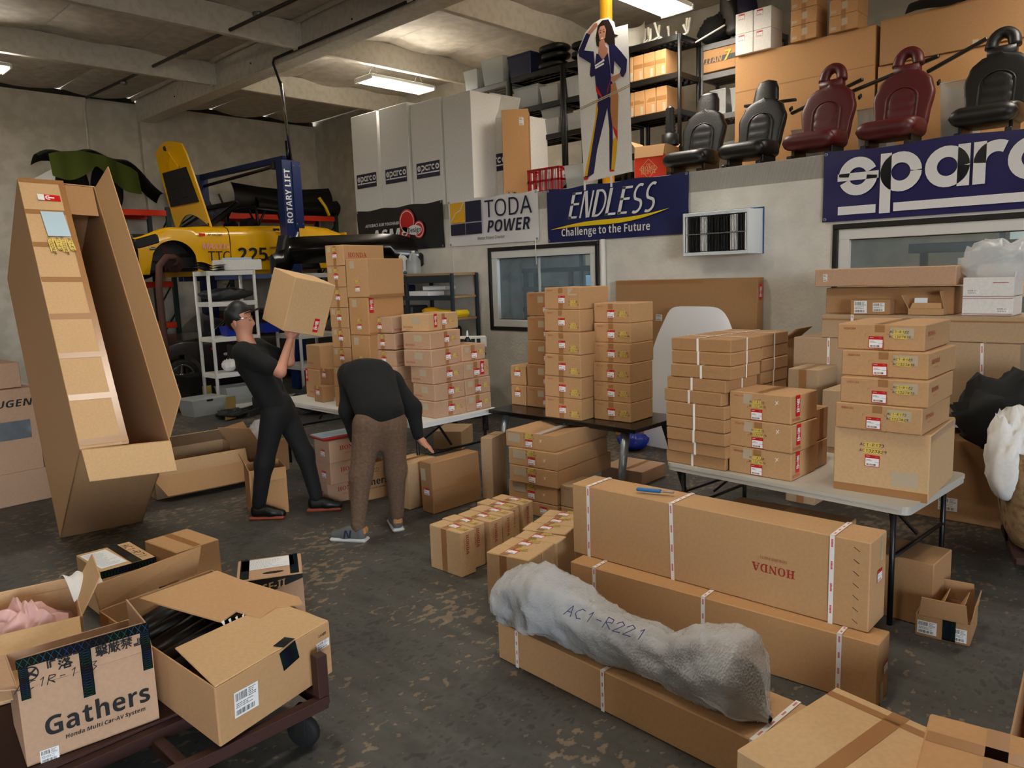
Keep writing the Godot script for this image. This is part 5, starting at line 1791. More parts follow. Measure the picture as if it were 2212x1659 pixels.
	carton("carton", "small square carton, lower of the pair at the far left corner of the desk", "corner pair on the desk", [5.312, 0.721, -4.886, -1.567, 0.185, 0.182, 0.300], "card", "n:0.45,0.85,0.7 l:0.45,0.6")
	carton("carton", "small square carton, upper of the pair at the far left corner of the desk", "corner pair on the desk", [5.351, 0.905, -4.932, -1.481, 0.185, 0.182, 0.300], "card", "n:0.45,0.85,0.7 l:0.45,0.6")
	carton("carton", "printed carton, lowest in the corner stack on the white table", "corner stack on the white table", [4.504, 0.701, -5.250, -1.634, 0.300, 0.146, 0.360], "card_pink", "p:0.55,0.65,0.09,0.06 h:0.25,0.25,0.024 t@R:0.5 l@R:0.53,0.5 n@R:0.74,0.5,0.8")
	carton("carton", "printed carton, second from bottom in the corner stack on the white table", "corner stack on the white table", [4.520, 0.849, -5.274, -1.574, 0.300, 0.147, 0.362], "card_pink", "p:0.55,0.65,0.09,0.06 h:0.25,0.25,0.024 t@R:0.5 l@R:0.53,0.5 n@R:0.74,0.5,0.8")
	carton("carton", "printed carton, third from bottom in the corner stack on the white table", "corner stack on the white table", [4.527, 0.999, -5.298, -1.540, 0.300, 0.149, 0.375], "card_pink", "p:0.55,0.65,0.09,0.06 h:0.25,0.25,0.024 t@R:0.5 l@R:0.53,0.5 n@R:0.74,0.5,0.8")
	carton("carton", "printed carton, fourth from bottom in the corner stack on the white table", "corner stack on the white table", [4.553, 1.150, -5.370, -1.395, 0.321, 0.149, 0.452], "card_pink", "p:0.55,0.65,0.09,0.06 h:0.25,0.25,0.024 t@R:0.5 l@R:0.53,0.5 n@R:0.74,0.5,0.8")
	carton("carton", "printed carton, fifth from bottom in the corner stack on the white table", "corner stack on the white table", [4.600, 1.301, -5.432, -1.372, 0.314, 0.151, 0.455], "card_pink", "p:0.55,0.65,0.09,0.06 h:0.25,0.25,0.024 t@R:0.5 l@R:0.53,0.5 n@R:0.74,0.5,0.8")
	carton("carton", "printed carton, topmost in the corner stack on the white table", "corner stack on the white table", [4.683, 1.454, -5.549, -1.330, 0.303, 0.154, 0.489], "card_pale", "p:0.55,0.65,0.09,0.06 h:0.25,0.25,0.024 t@R:0.5 l@R:0.53,0.5 n@R:0.74,0.5,0.8 k@R:0.24,0.6")
	carton("carton", "printed carton, lowest in the right end stack of the white table", "short stack on the white table", [4.850, 0.701, -5.252, -1.565, 0.300, 0.149, 0.326], "card_pink", "t@R:0.45 p@R:0.2,0.7,0.06,0.05 l@R:0.5,0.35 n@R:0.8,0.5,0.8")
	carton("carton", "printed carton, second from bottom in the right end stack of the white table", "short stack on the white table", [4.865, 0.852, -5.271, -1.567, 0.300, 0.146, 0.322], "card_pink", "t@R:0.45 p@R:0.2,0.7,0.06,0.05 l@R:0.5,0.35 n@R:0.8,0.5,0.8")
	carton("carton", "printed carton, third from bottom in the right end stack of the white table", "short stack on the white table", [4.884, 1.000, -5.301, -1.566, 0.300, 0.152, 0.323], "card_pink", "t@R:0.45 p@R:0.2,0.7,0.06,0.05 l@R:0.5,0.35 n@R:0.8,0.5,0.8 k@R:0.72,0.55")
	carton("carton", "printed carton, topmost in the right end stack of the white table", "short stack on the white table", [4.921, 1.154, -5.367, -1.568, 0.300, 0.150, 0.298], "card_pink", "t@R:0.45 p@R:0.2,0.7,0.06,0.05 l@R:0.5,0.35 n@R:0.8,0.5,0.8")
	carton("carton", "upright carton with a red sticker at the far left end of the white table", "", [4.523, 0.701, -7.159, -1.652, 0.317, 0.302, 0.300], "card", "k:0.12,0.8,1.1 h:0.45,0.2,0.024")
	carton("carton", "carton on top of the stickered upright carton, behind the raised arms", "", [4.553, 1.005, -7.159, -1.652, 0.317, 0.258, 0.300], "card", "h:0.3,0.25,0.024")
	carton("carton", "small carton with a folded lid, lower of two at the left of the white table", "", [4.307, 0.701, -6.859, -1.609, 0.170, 0.167, 0.131], "card_brown", "l:0.45,0.62 n:0.45,0.9,0.6 fl:0.05")
	carton("carton", "small carton with a folded lid, upper of two at the left of the white table", "", [4.407, 0.870, -6.879, -1.609, 0.170, 0.169, 0.131], "card_brown", "l:0.45,0.62 n:0.45,0.9,0.6 fl:0.05")
	carton("carton", "square ended carton with tape down its face, lowest in the eight high column", "eight high carton column", [4.420, 0.701, -6.411, -1.326, 0.233, 0.200, 0.420], "card", "t:0.5,0.035 n:0.48,0.78,0.7 l:0.5,0.5,0.8 p:0.2,0.8,0.04,0.05")
	carton("carton", "square ended carton with tape down its face, second from bottom in the eight high column", "eight high carton column", [4.420, 0.903, -6.413, -1.326, 0.233, 0.192, 0.420], "card", "t:0.5,0.035 n:0.48,0.78,0.7 l:0.5,0.5,0.8 p:0.2,0.8,0.04,0.05")
	carton("carton", "square ended carton with tape down its face, third from bottom in the eight high column", "eight high carton column", [4.423, 1.097, -6.401, -1.326, 0.233, 0.190, 0.420], "card", "t:0.5,0.035 n:0.48,0.78,0.7 l:0.5,0.5,0.8 p:0.2,0.8,0.04,0.05")
	carton("carton", "square ended carton with tape down its face, fourth from bottom in the eight high column", "eight high carton column", [4.423, 1.289, -6.400, -1.326, 0.233, 0.189, 0.420], "card", "t:0.5,0.035 n:0.48,0.78,0.7 l:0.5,0.5,0.8 p:0.2,0.8,0.04,0.05")
	carton("carton", "square ended carton with tape down its face, fifth from bottom in the eight high column", "eight high carton column", [4.422, 1.480, -6.406, -1.326, 0.233, 0.196, 0.420], "card", "t:0.5,0.035 n:0.48,0.78,0.7 l:0.5,0.5,0.8 p:0.2,0.8,0.04,0.05")
	carton("carton", "square ended carton with tape down its face, sixth from bottom in the eight high column", "eight high carton column", [4.422, 1.678, -6.406, -1.326, 0.233, 0.195, 0.420], "card", "t:0.5,0.035 n:0.48,0.78,0.7 l:0.5,0.5,0.8 p:0.2,0.8,0.04,0.05")
	carton("carton", "square ended carton with tape down its face, seventh from bottom in the eight high column", "eight high carton column", [4.420, 1.875, -6.411, -1.326, 0.233, 0.201, 0.420], "card", "t:0.5,0.035 n:0.48,0.78,0.7 l:0.5,0.5,0.8 p:0.2,0.8,0.04,0.05")
	carton("carton", "square ended carton with tape down its face, topmost in the eight high column", "eight high carton column", [4.507, 2.078, -6.436, -1.326, 0.233, 0.198, 0.600], "card", "t:0.5,0.035 n:0.48,0.78,0.7 l:0.5,0.5,0.8 h@R:0.32,0.5,0.06 p:0.2,0.8,0.04,0.05")
	carton("carton", "tall carton with short label face, lowest in the tall carton column", "tall carton column", [4.474, 0.701, -6.160, -1.361, 0.248, 0.350, 0.450], "card_warm", "p:0.3,0.85,0.06,0.07 n:0.5,0.4,0.7 l:0.5,0.22,0.8 th@R:0.02,0.03")
	carton("carton", "tall carton with short label face, second from bottom in the tall carton column", "tall carton column", [4.479, 1.053, -6.136, -1.361, 0.236, 0.361, 0.450], "card_warm", "p:0.3,0.85,0.06,0.07 n:0.5,0.4,0.7 l:0.5,0.22,0.8 th@R:0.02,0.03")
	carton("carton", "tall carton with short label face, third from bottom in the tall carton column", "tall carton column", [4.514, 1.417, -6.141, -1.361, 0.243, 0.355, 0.520], "card_warm", "p:0.3,0.85,0.06,0.07 n:0.5,0.4,0.7 l:0.5,0.22,0.8 th@R:0.02,0.03 k@R:0.09,0.8,1.2")
	carton("carton", "tall carton with short label face, topmost in the tall carton column", "tall carton column", [4.515, 1.774, -6.136, -1.361, 0.277, 0.361, 0.520], "card", "p:0.3,0.85,0.06,0.07 n:0.5,0.4,0.7 l:0.5,0.22,0.8 th@R:0.02,0.03")
	carton("carton", "printed carton, topmost in the stack behind the bent man", "stack behind the bent man", [4.607, 1.430, -5.995, -1.396, 0.316, 0.153, 0.420], "card_pink", "p:0.15,0.7,0.07,0.06 n:0.5,0.8,0.7 l:0.5,0.4,0.8 t:0.5,0.04 h@R:0.2,0.2,0.024")
	carton("carton", "printed carton, second from the top in the stack behind the bent man", "stack behind the bent man", [4.611, 1.272, -5.970, -1.396, 0.316, 0.151, 0.420], "card_pink", "p:0.15,0.7,0.07,0.06 n:0.5,0.8,0.7 l:0.5,0.4,0.8 t:0.5,0.04 h@R:0.2,0.2,0.024")
	carton("carton", "printed carton, third from the top in the stack behind the bent man", "stack behind the bent man", [4.612, 1.116, -5.964, -1.396, 0.318, 0.147, 0.420], "card_pink", "p:0.15,0.7,0.07,0.06 n:0.5,0.8,0.7 l:0.5,0.4,0.8 t:0.5,0.04 h@R:0.2,0.2,0.024")
	carton("carton", "printed carton hidden low in the stack behind the bent man, lowest", "stack behind the bent man", [4.612, 0.701, -5.964, -1.396, 0.318, 0.136, 0.420], "card_pink", "l:0.5,0.4")
	carton("carton", "printed carton hidden low in the stack behind the bent man, second up", "stack behind the bent man", [4.612, 0.839, -5.964, -1.396, 0.318, 0.136, 0.420], "card_pink", "l:0.5,0.4")
	carton("carton", "printed carton hidden low in the stack behind the bent man, third up", "stack behind the bent man", [4.612, 0.978, -5.964, -1.396, 0.318, 0.136, 0.420], "card_pink", "l:0.5,0.4")
	carton("carton", "upright carton, nearest in the left floor row of six", "left floor row", [3.227, 0.001, -3.705, -1.552, 0.304, 0.301, 0.131], "card_pale", "t:0.47,0.05 l@T:0.55,0.62 n@T:0.84,0.5,0.9 hv@R:0.45,0.7,0.034")
	carton("carton", "upright carton, second in the left floor row of six", "left floor row", [3.368, 0.001, -3.748, -1.557, 0.294, 0.297, 0.121], "card_pale", "t:0.47,0.05 l@T:0.55,0.62 n@T:0.84,0.5,0.9 hv@R:0.45,0.7,0.034")
	carton("carton", "upright carton, third in the left floor row of six", "left floor row", [3.502, 0.001, -3.722, -1.506, 0.301, 0.300, 0.126], "card_pale", "t:0.47,0.05 l@T:0.55,0.62 n@T:0.84,0.5,0.9 hv@R:0.45,0.7,0.034")
	carton("carton", "upright carton, fourth in the left floor row of six", "left floor row", [3.640, 0.001, -3.741, -1.499, 0.305, 0.301, 0.125], "card_pale", "t:0.47,0.05 l@T:0.55,0.62 n@T:0.84,0.5,0.9 hv@R:0.45,0.7,0.034")
	carton("carton", "upright carton, fifth in the left floor row of six", "left floor row", [3.777, 0.001, -3.819, -1.493, 0.304, 0.300, 0.120], "card_pale", "t:0.47,0.05 l@T:0.55,0.62 n@T:0.84,0.5,0.9 hv@R:0.45,0.7,0.034")
	carton("carton", "upright carton, farthest in the left floor row of six", "left floor row", [3.921, 0.001, -3.812, -1.508, 0.300, 0.300, 0.123], "card_pale", "t:0.47,0.05 l@T:0.55,0.62 n@T:0.84,0.5,0.9 hv@R:0.45,0.7,0.034")
	carton("carton", "upright carton, nearest in the right floor row of six", "right floor row", [3.098, 0.001, -3.011, -1.371, 0.298, 0.324, 0.149], "card_pale", "t:0.4,0.05 l@T:0.46,0.5 n@T:0.56,0.85,0.9")
	carton("carton", "upright carton, second in the right floor row of six", "right floor row", [3.245, 0.001, -3.041, -1.331, 0.293, 0.324, 0.147], "card_pale", "t:0.4,0.05 l@T:0.46,0.5 n@T:0.56,0.85,0.9")
	carton("carton", "upright carton, third in the right floor row of six", "right floor row", [3.394, 0.001, -3.064, -1.319, 0.295, 0.324, 0.140], "card_pale", "t:0.4,0.05 l@T:0.46,0.5 n@T:0.56,0.85,0.9")
	carton("carton", "upright carton, fourth in the right floor row of six", "right floor row", [3.547, 0.001, -3.134, -1.272, 0.301, 0.324, 0.144], "card_pale", "t:0.4,0.05 l@T:0.46,0.5 n@T:0.56,0.85,0.9")
	carton("carton", "upright carton, fifth in the right floor row of six", "right floor row", [3.692, 0.001, -3.170, -1.298, 0.298, 0.324, 0.140], "card_pale", "t:0.4,0.05 l@T:0.46,0.5 n@T:0.56,0.85,0.9")
	carton("carton", "upright carton, farthest in the right floor row of six", "right floor row", [3.826, 0.001, -3.219, -1.265, 0.298, 0.324, 0.136], "card_pale", "t:0.4,0.05 l@T:0.46,0.5 n@T:0.56,0.85,0.9")
	carton("carton", "long carton with yellow note, second from bottom in the pile under the desk", "pile under the black desk", [4.623, 0.121, -4.069, -1.520, 0.507, 0.141, 0.420], "card", "ts:0.47 p:0.23,0.65,0.13,0.07 n:0.46,0.8 l:0.48,0.35 x:0.74,0.5")
	carton("carton", "long carton with yellow note, third from bottom in the pile under the desk", "pile under the black desk", [4.792, 0.264, -4.065, -1.483, 0.489, 0.141, 0.793], "card", "ts:0.47 p:0.23,0.65,0.13,0.07 n:0.46,0.8 l:0.48,0.35 x:0.74,0.5")
	carton("carton", "long carton with yellow note, fourth from bottom in the pile under the desk", "pile under the black desk", [4.763, 0.407, -4.062, -1.485, 0.494, 0.141, 0.734], "card", "ts:0.47 p:0.23,0.65,0.13,0.07 n:0.46,0.8 l:0.48,0.35 x:0.74,0.5")
	carton("carton", "lowest carton of the pile under the black desk, partly behind the floor rows", "pile under the black desk", [4.663, 0.001, -4.071, -1.520, 0.507, 0.117, 0.500], "card", "l:0.72,0.5")
	carton("carton", "tall narrow carton standing against the left leg of the desk", "", [4.636, 0.001, -4.713, -1.238, 0.109, 0.550, 0.282], "card_grey", "th@T:0.5,0.03")
	carton("carton", "small carton beside the pile under the desk, upper of two", "", [4.608, 0.122, -3.650, -1.536, 0.300, 0.173, 0.300], "card_grey", "W:WBA560")
	carton("carton", "small carton beside the pile under the desk, lower of two", "", [4.608, 0.001, -3.650, -1.536, 0.300, 0.118, 0.300], "card", "")
	carton("carton", "low flat carton on the floor behind the right leg of the black desk", "", [5.852, 0.001, -4.071, -1.536, 0.450, 0.128, 0.420], "card_pink", "tt:0.6")
	carton("long_carton", "long strapped carton under the topmost long carton", "long strapped cartons", [3.366, 0.001, -1.874, -1.519, 1.663, 0.299, 0.164], "card_warm", "s:0.10,0.022 s:0.50,0.022 s:0.90,0.022 l@R:0.7,0.5,0.9 p@R:0.4,0.15,0.04,0.1")
	carton("long_carton", "topmost long strapped carton with red upside-down print and staples", "long strapped cartons", [3.494, 0.302, -1.946, -1.549, 1.665, 0.420, 0.222], "card", "s:0.07,0.022 s:0.40,0.022,0.03 s:0.90,0.022 hx:0.735,0.45,0.055 st:0.965,0.5 l@R:0.6,0.55,0.9 p@R:0.7,0.85,0.03,0.12")
	carton("long_carton", "long strapped carton lying in front under the bubble wrapped part", "long strapped cartons", [2.706, 0.001, -1.797, -1.631, 1.660, 0.191, 0.360], "card", "s:0.085,0.022 s:0.42,0.022 s:0.86,0.022")
	carton("carton", "big flat carton on edge that the bent man touches", "", [4.200, 0.001, -4.790, -1.582, 0.149, 0.429, 0.544], "card_brown", "p:0.3,0.75,0.06,0.1 l:0.5,0.42 th@R:0.5,0.07", Vector2(-0.020, 0.000))
	carton("carton", "plain carton with vertical tape behind the legs of the bent man", "", [4.035, 0.001, -5.110, -1.547, 0.269, 0.398, 0.320], "card_pale", "t:0.5")
	carton("carton", "carton with large red print, lowest of the three stacked on the floor", "red printed cartons on the floor", [3.760, 0.001, -5.772, -0.052, 0.460, 0.198, 0.250], "card_pink", "h:0.45,0.6,0.05 l@L:0.55,0.4")
	carton("carton", "carton with large red print, middle of the three stacked on the floor", "red printed cartons on the floor", [3.734, 0.201, -5.666, -0.052, 0.460, 0.198, 0.250], "card_pink", "h:0.45,0.6,0.05 l@L:0.55,0.4")
	carton("carton", "carton with large red print, topmost of the three stacked on the floor", "red printed cartons on the floor", [3.714, 0.401, -5.631, -0.052, 0.460, 0.198, 0.250], "card_pink", "h:0.45,0.6,0.05 l@L:0.55,0.4")
	carton("carton", "plain carton on the floor under the right end of the white table", "", [5.773, 0.001, -6.520, -1.047, 0.332, 0.212, 0.452], "card_pale", "")
	carton("carton", "large strapped carton on the low bench behind the grey table", "", [6.770, 0.781, -1.960, -1.571, 1.659, 0.547, 0.700], "card_grey", "s:0.18,0.022 s:0.86,0.022,0.04")
	carton("carton", "very long strapped carton lying on the large strapped one", "", [6.710, 1.330, -1.185, -1.571, 2.769, 0.193, 0.500], "card_grey", "s:0.09,0.022 s:0.75,0.022 th:0.8,0.012")
	carton("long_carton", "printed spoiler carton with black lettering on the rear pile", "", [6.800, 1.525, -2.103, -1.571, 0.978, 0.214, 0.400], "card_brown", "tt:0.3 tt:0.65")
	carton("long_carton", "long slim carton with torn end on the very top of the rear pile", "", [6.650, 1.754, -2.118, -1.571, 1.063, 0.145, 0.300], "card_pink", "ls:0.08,0.5,0.035,0.06")
	carton("carton", "small carton with two shipping labels on the rear pile", "", [6.530, 1.525, -2.188, -1.571, 0.307, 0.123, 0.120], "card_brown", "ls:0.26,0.5,0.1,0.1 ls:0.72,0.5,0.09,0.07")
	carton("carton", "grey brown carton with centre tape behind the stickered trio", "", [6.200, 0.001, -2.529, -1.571, 0.245, 1.111, 0.400], "card_grey", "t:0.5,0.06")
	carton("carton", "dim brown carton with printed marks behind the four wide flat cartons", "", [6.000, 0.551, -2.038, -1.571, 0.500, 0.442, 0.400], "card_grey", "m:0.2,0.5")
	carton("carton", "brown floor carton with a shipping label behind the grey table", "", [6.500, 0.001, -1.790, -1.571, 1.420, 0.618, 0.500], "card_brown", "ls:0.7,0.2,0.13,0.1")
	carton("carton", "very large flat carton leaning on the office wall behind the white panel", "", [7.350, 0.001, -4.445, -1.571, 1.750, 1.828, 0.140], "card_brown", "th:0.985,0.04 ls:0.34,0.77,0.08,0.07 k@R:0.5,0.92,1.3", Vector2(0.000, -0.050))
	carton("carton", "plain upright carton between the long cartons and the near table leg", "", [3.990, 0.001, -1.650, -1.571, 0.660, 0.543, 0.120], "card_pale", "ls@T:0.75,0.5,0.09,0.16")
	carton("carton", "dim carton with clear tape on the floor under the grey table", "", [4.370, 0.001, -1.975, -1.571, 0.750, 0.418, 0.500], "card_brown", "tt:0.5")
	carton("carton", "second dim carton under the near half of the grey table", "", [4.441, 0.001, -1.325, -1.606, 0.500, 0.358, 0.300], "card_brown", "tt:0.5")
	carton("carton", "near carton wrapped in clear tape at the bottom right", "", [2.032, 0.001, -0.672, -1.739, 0.441, 0.618, 0.509], "card_pale", "tt:0.47 th@T:0.9,0.03")
	carton("seat_carton", "tall white seat carton, first from the left on the deck edge", "white seat cartons", [7.860, 2.973, -10.342, -1.571, 0.675, 1.556, 0.620], "card_white", "")
	carton("seat_carton", "tall white seat carton, second from the left on the deck edge", "white seat cartons", [7.860, 2.973, -9.592, -1.571, 0.695, 1.556, 0.620], "card_white", "")
	carton("seat_carton", "tall white seat carton, third from the left on the deck edge", "white seat cartons", [7.860, 2.973, -8.837, -1.571, 0.685, 1.496, 0.620], "card_white", "")
	carton("seat_carton", "tall white seat carton, fourth from the left on the deck edge", "white seat cartons", [7.860, 2.973, -8.160, -1.571, 0.580, 1.476, 0.620], "card_white", "")
	carton("seat_carton", "white seat carton with raised lid flap behind the tall brown carton", "white seat cartons", [8.320, 2.973, -7.820, -1.571, 0.800, 1.146, 0.600], "card_white", "")
	carton("carton", "tall brown carton with a white label on the deck edge", "", [7.973, 2.973, -7.429, -0.908, 0.360, 1.168, 0.360], "card_warm", "ar:0.2,0.05 ar@R:0.25,0.05 ls:0.75,0.86,0.06,0.1")
	carton("carton", "carton farthest left on the upper shelf of the black plastic rack", "cartons on the black plastic rack", [8.840, 4.356, -5.985, -1.571, 0.051, 0.308, 0.400], "card_warm", "th:0.55,0.05 p:0.75,0.2,0.04,0.1")
	carton("carton", "carton second on the upper shelf of the black plastic rack", "cartons on the black plastic rack", [8.840, 4.356, -5.873, -1.571, 0.153, 0.308, 0.400], "card_warm", "th:0.55,0.05 p:0.75,0.2,0.04,0.1")
	carton("carton", "carton third on the upper shelf of the black plastic rack", "cartons on the black plastic rack", [8.840, 4.356, -5.708, -1.571, 0.159, 0.308, 0.400], "card_warm", "th:0.55,0.05 p:0.75,0.2,0.04,0.1")
	carton("carton", "carton fourth on the upper shelf of the black plastic rack", "cartons on the black plastic rack", [8.840, 4.356, -5.540, -1.571, 0.156, 0.308, 0.400], "card_warm", "th:0.55,0.05 p:0.75,0.2,0.04,0.1")
	carton("carton", "carton farthest left on the lower shelf of the black plastic rack", "cartons on the black plastic rack", [8.840, 3.916, -5.976, -1.571, 0.048, 0.308, 0.400], "card_warm", "th:0.55,0.05 p:0.75,0.2,0.04,0.1")
	carton("carton", "carton second on the lower shelf of the black plastic rack", "cartons on the black plastic rack", [8.840, 3.916, -5.861, -1.571, 0.162, 0.308, 0.400], "card_warm", "th:0.55,0.05 p:0.75,0.2,0.04,0.1")
	carton("carton", "carton third on the lower shelf of the black plastic rack", "cartons on the black plastic rack", [8.840, 3.916, -5.692, -1.571, 0.158, 0.308, 0.400], "card_warm", "th:0.55,0.05 p:0.75,0.2,0.04,0.1")
	carton("carton", "carton fourth on the lower shelf of the black plastic rack", "cartons on the black plastic rack", [8.840, 3.916, -5.526, -1.571, 0.154, 0.308, 0.400], "card_warm", "th:0.55,0.05 p:0.75,0.2,0.04,0.1")
	carton("carton", "yellow brown wheel carton with a grey stripe on the rear deck rack", "", [9.300, 4.384, -5.018, -1.571, 0.521, 0.267, 0.400], "card_warm", "")
	carton("carton", "huge plain carton standing on the deck behind the red seats", "huge deck cartons", [9.050, 2.973, -3.849, -1.571, 1.616, 1.458, 0.300], "card_warm", "th:0.72,0.012")
	carton("carton", "huge plain carton standing on the deck behind the right black seat", "huge deck cartons", [9.050, 2.973, -1.406, -1.571, 3.211, 1.021, 0.300], "card_warm", "")
	carton("carton", "long plain carton laid on the huge carton at upper right", "huge deck cartons", [9.030, 3.996, -1.396, -1.571, 3.191, 0.449, 0.300], "card_brown", "th:0.98,0.02 p:0.28,0.1,0.05,0.05")
	carton("carton", "small white carton with red print, lower left of four on the huge carton", "white cartons on the huge carton", [9.000, 4.433, -4.518, -1.571, 0.223, 0.233, 0.300], "card_white", "l:0.35,0.8,1.0")
	carton("carton", "small white carton with red print, upper left of four on the huge carton", "white cartons on the huge carton", [9.000, 4.668, -4.518, -1.571, 0.223, 0.233, 0.300], "card_white", "l:0.35,0.8,1.0")
	carton("carton", "small white carton with red print, lower right of four on the huge carton", "white cartons on the huge carton", [9.000, 4.433, -4.292, -1.571, 0.216, 0.233, 0.300], "card_white", "l:0.35,0.8,1.0")
	carton("carton", "small white carton with red print, upper right of four on the huge carton", "white cartons on the huge carton", [9.000, 4.668, -4.292, -1.571, 0.216, 0.233, 0.300], "card_white", "l:0.35,0.8,1.0")
	carton("carton", "small brown carton, lowest in the left pile on the huge deck carton", "brown cartons on the huge carton", [9.000, 4.433, -3.806, -1.571, 0.296, 0.168, 0.300], "card_warm", "ts:0.5 p:0.55,0.55,0.06,0.07 p:0.15,0.25,0.06,0.03")
	carton("carton", "small brown carton, second in the left pile on the huge deck carton", "brown cartons on the huge carton", [9.000, 4.603, -3.806, -1.571, 0.296, 0.168, 0.300], "card_warm", "ts:0.5 p:0.55,0.55,0.06,0.07 p:0.15,0.25,0.06,0.03")
	carton("carton", "small brown carton, third in the left pile on the huge deck carton", "brown cartons on the huge carton", [9.000, 4.773, -3.806, -1.571, 0.296, 0.168, 0.300], "card_warm", "ts:0.5 p:0.55,0.55,0.06,0.07 p:0.15,0.25,0.06,0.03")
	carton("carton", "small brown carton, fourth in the left pile on the huge deck carton", "brown cartons on the huge carton", [9.000, 4.943, -3.806, -1.571, 0.296, 0.168, 0.300], "card_warm", "ts:0.5 p:0.55,0.55,0.06,0.07 p:0.15,0.25,0.06,0.03")
	carton("carton", "small brown carton, lowest in the right pile on the huge deck carton", "brown cartons on the huge carton", [9.000, 4.433, -3.369, -1.571, 0.301, 0.168, 0.300], "card_warm", "ts:0.5 p:0.55,0.55,0.06,0.07 p:0.15,0.25,0.06,0.03")
	carton("carton", "small brown carton, second in the right pile on the huge deck carton", "brown cartons on the huge carton", [9.000, 4.603, -3.369, -1.571, 0.301, 0.168, 0.300], "card_warm", "ts:0.5 p:0.55,0.55,0.06,0.07 p:0.15,0.25,0.06,0.03")


# ---------------------------------------------------------------- storage deck over the office
func shelf_rack(label: String, x0: float, x1: float, z0: float, z1: float, ys: Array, m: Material, y0 := DECK) -> void:
	var t := thing("plastic_rack", label, "shelving")
	for x in [x0, x1]:
		for z in [z0, z1]:
			var s := new_st(true)
			tube(s, [Vector3(x, y0, z), Vector3(x, ys[-1], z)], 0.026, 10)
			part(s, "post", m, t)
	for y in ys:
		var s := new_st()
		for x in [x0, x1]:
			box(s, Vector3(0.03, 0.07, z1 - z0 + 0.06), at(x, y - 0.035, (z0 + z1) / 2), 0.004)
		for z in [z0, z1]:
			box(s, Vector3(x1 - x0, 0.07, 0.03), at((x0 + x1) / 2, y - 0.035, z), 0.004)
		for k in 9:
			box(s, Vector3(x1 - x0, 0.025, 0.035), at((x0 + x1) / 2, y - 0.014, lerpf(z0, z1, (k + 0.5) / 9.0)), 0.0)
		for k in 3:
			box(s, Vector3(0.02, 0.04, z1 - z0), at(lerpf(x0, x1, (k + 1) / 4.0), y - 0.025, (z0 + z1) / 2), 0.0)
		part(s, "shelf", m, t)


func tub(label: String, pos: Vector3, size: Vector3, yaw := 0.0, fill := 0.5, fm := "charcoal", lid := false, m: Material = null, group := "clear storage bins on the deck") -> Node3D:
	var t := thing("storage_bin", label, "bin", pos, yaw, group)
	var s := new_st()
	var w := size.x / 2
	var d := size.z / 2
	var k := 0.86
	var g := 0.004
	for q in [[Vector3(-w, 0, d), Vector3(w, 0, d)], [Vector3(w, 0, d), Vector3(w, 0, -d)], [Vector3(w, 0, -d), Vector3(-w, 0, -d)], [Vector3(-w, 0, -d), Vector3(-w, 0, d)]]:
		sheet(s, q[0] * k, q[1] * k, q[1] + UP * size.y, q[0] + UP * size.y, g)
	box(s, Vector3(w * 2 * k, g, d * 2 * k), at(0, g / 2, 0), 0.0)
	var mm: Material = m if m else M.bin_clear
	part(s, "shell", mm, t)
	s = new_st()
	for e in [-1, 1]:
		box(s, Vector3(size.x + 0.02, 0.014, 0.012), at(0, size.y, e * d), 0.002)
		box(s, Vector3(0.012, 0.014, size.z), at(e * w, size.y, 0), 0.002)
	part(s, "rim", mm, t)
	if fill > 0.0:
		var nz := FastNoiseLite.new()
		nz.seed = rng.randi() % 999
		nz.frequency = 9.0
		s = new_st()
		grid(s, 12, 12, func(u: float, v: float) -> Vector3: return Vector3((u - 0.5) * size.x * 0.9, size.y * fill * (0.8 + 0.5 * nz.get_noise_2d(u, v)), (0.5 - v) * size.z * 0.9))
		box(s, Vector3(size.x * 0.84, size.y * fill * 0.6, size.z * 0.84), at(0, size.y * fill * 0.31, 0), 0.0)
		part(s, "contents", M[fm], t)
	if lid:
		part(boxst(Vector3(size.x + 0.02, 0.02, size.z + 0.02), at(0, size.y + 0.012, 0), 0.006), "lid", mm, t)
		for e in [-1, 1]:
			part(boxst(Vector3(0.1, 0.03, 0.014), at(0, size.y - 0.01, e * (d + 0.008)), 0.004), "latch", M.black_plastic, t)
	return t


func sgnpow(x: float, p: float) -> float:
	return signf(x) * pow(absf(x), p)


func curve(pts: Array, t: float) -> float:
	for i in pts.size() - 1:
		if t <= pts[i + 1][0]:
			var k := smoothstep(0.0, 1.0, (t - pts[i][0]) / (pts[i + 1][0] - pts[i][0]))
			return lerpf(pts[i][1], pts[i + 1][1], k)
	return pts[-1][1]


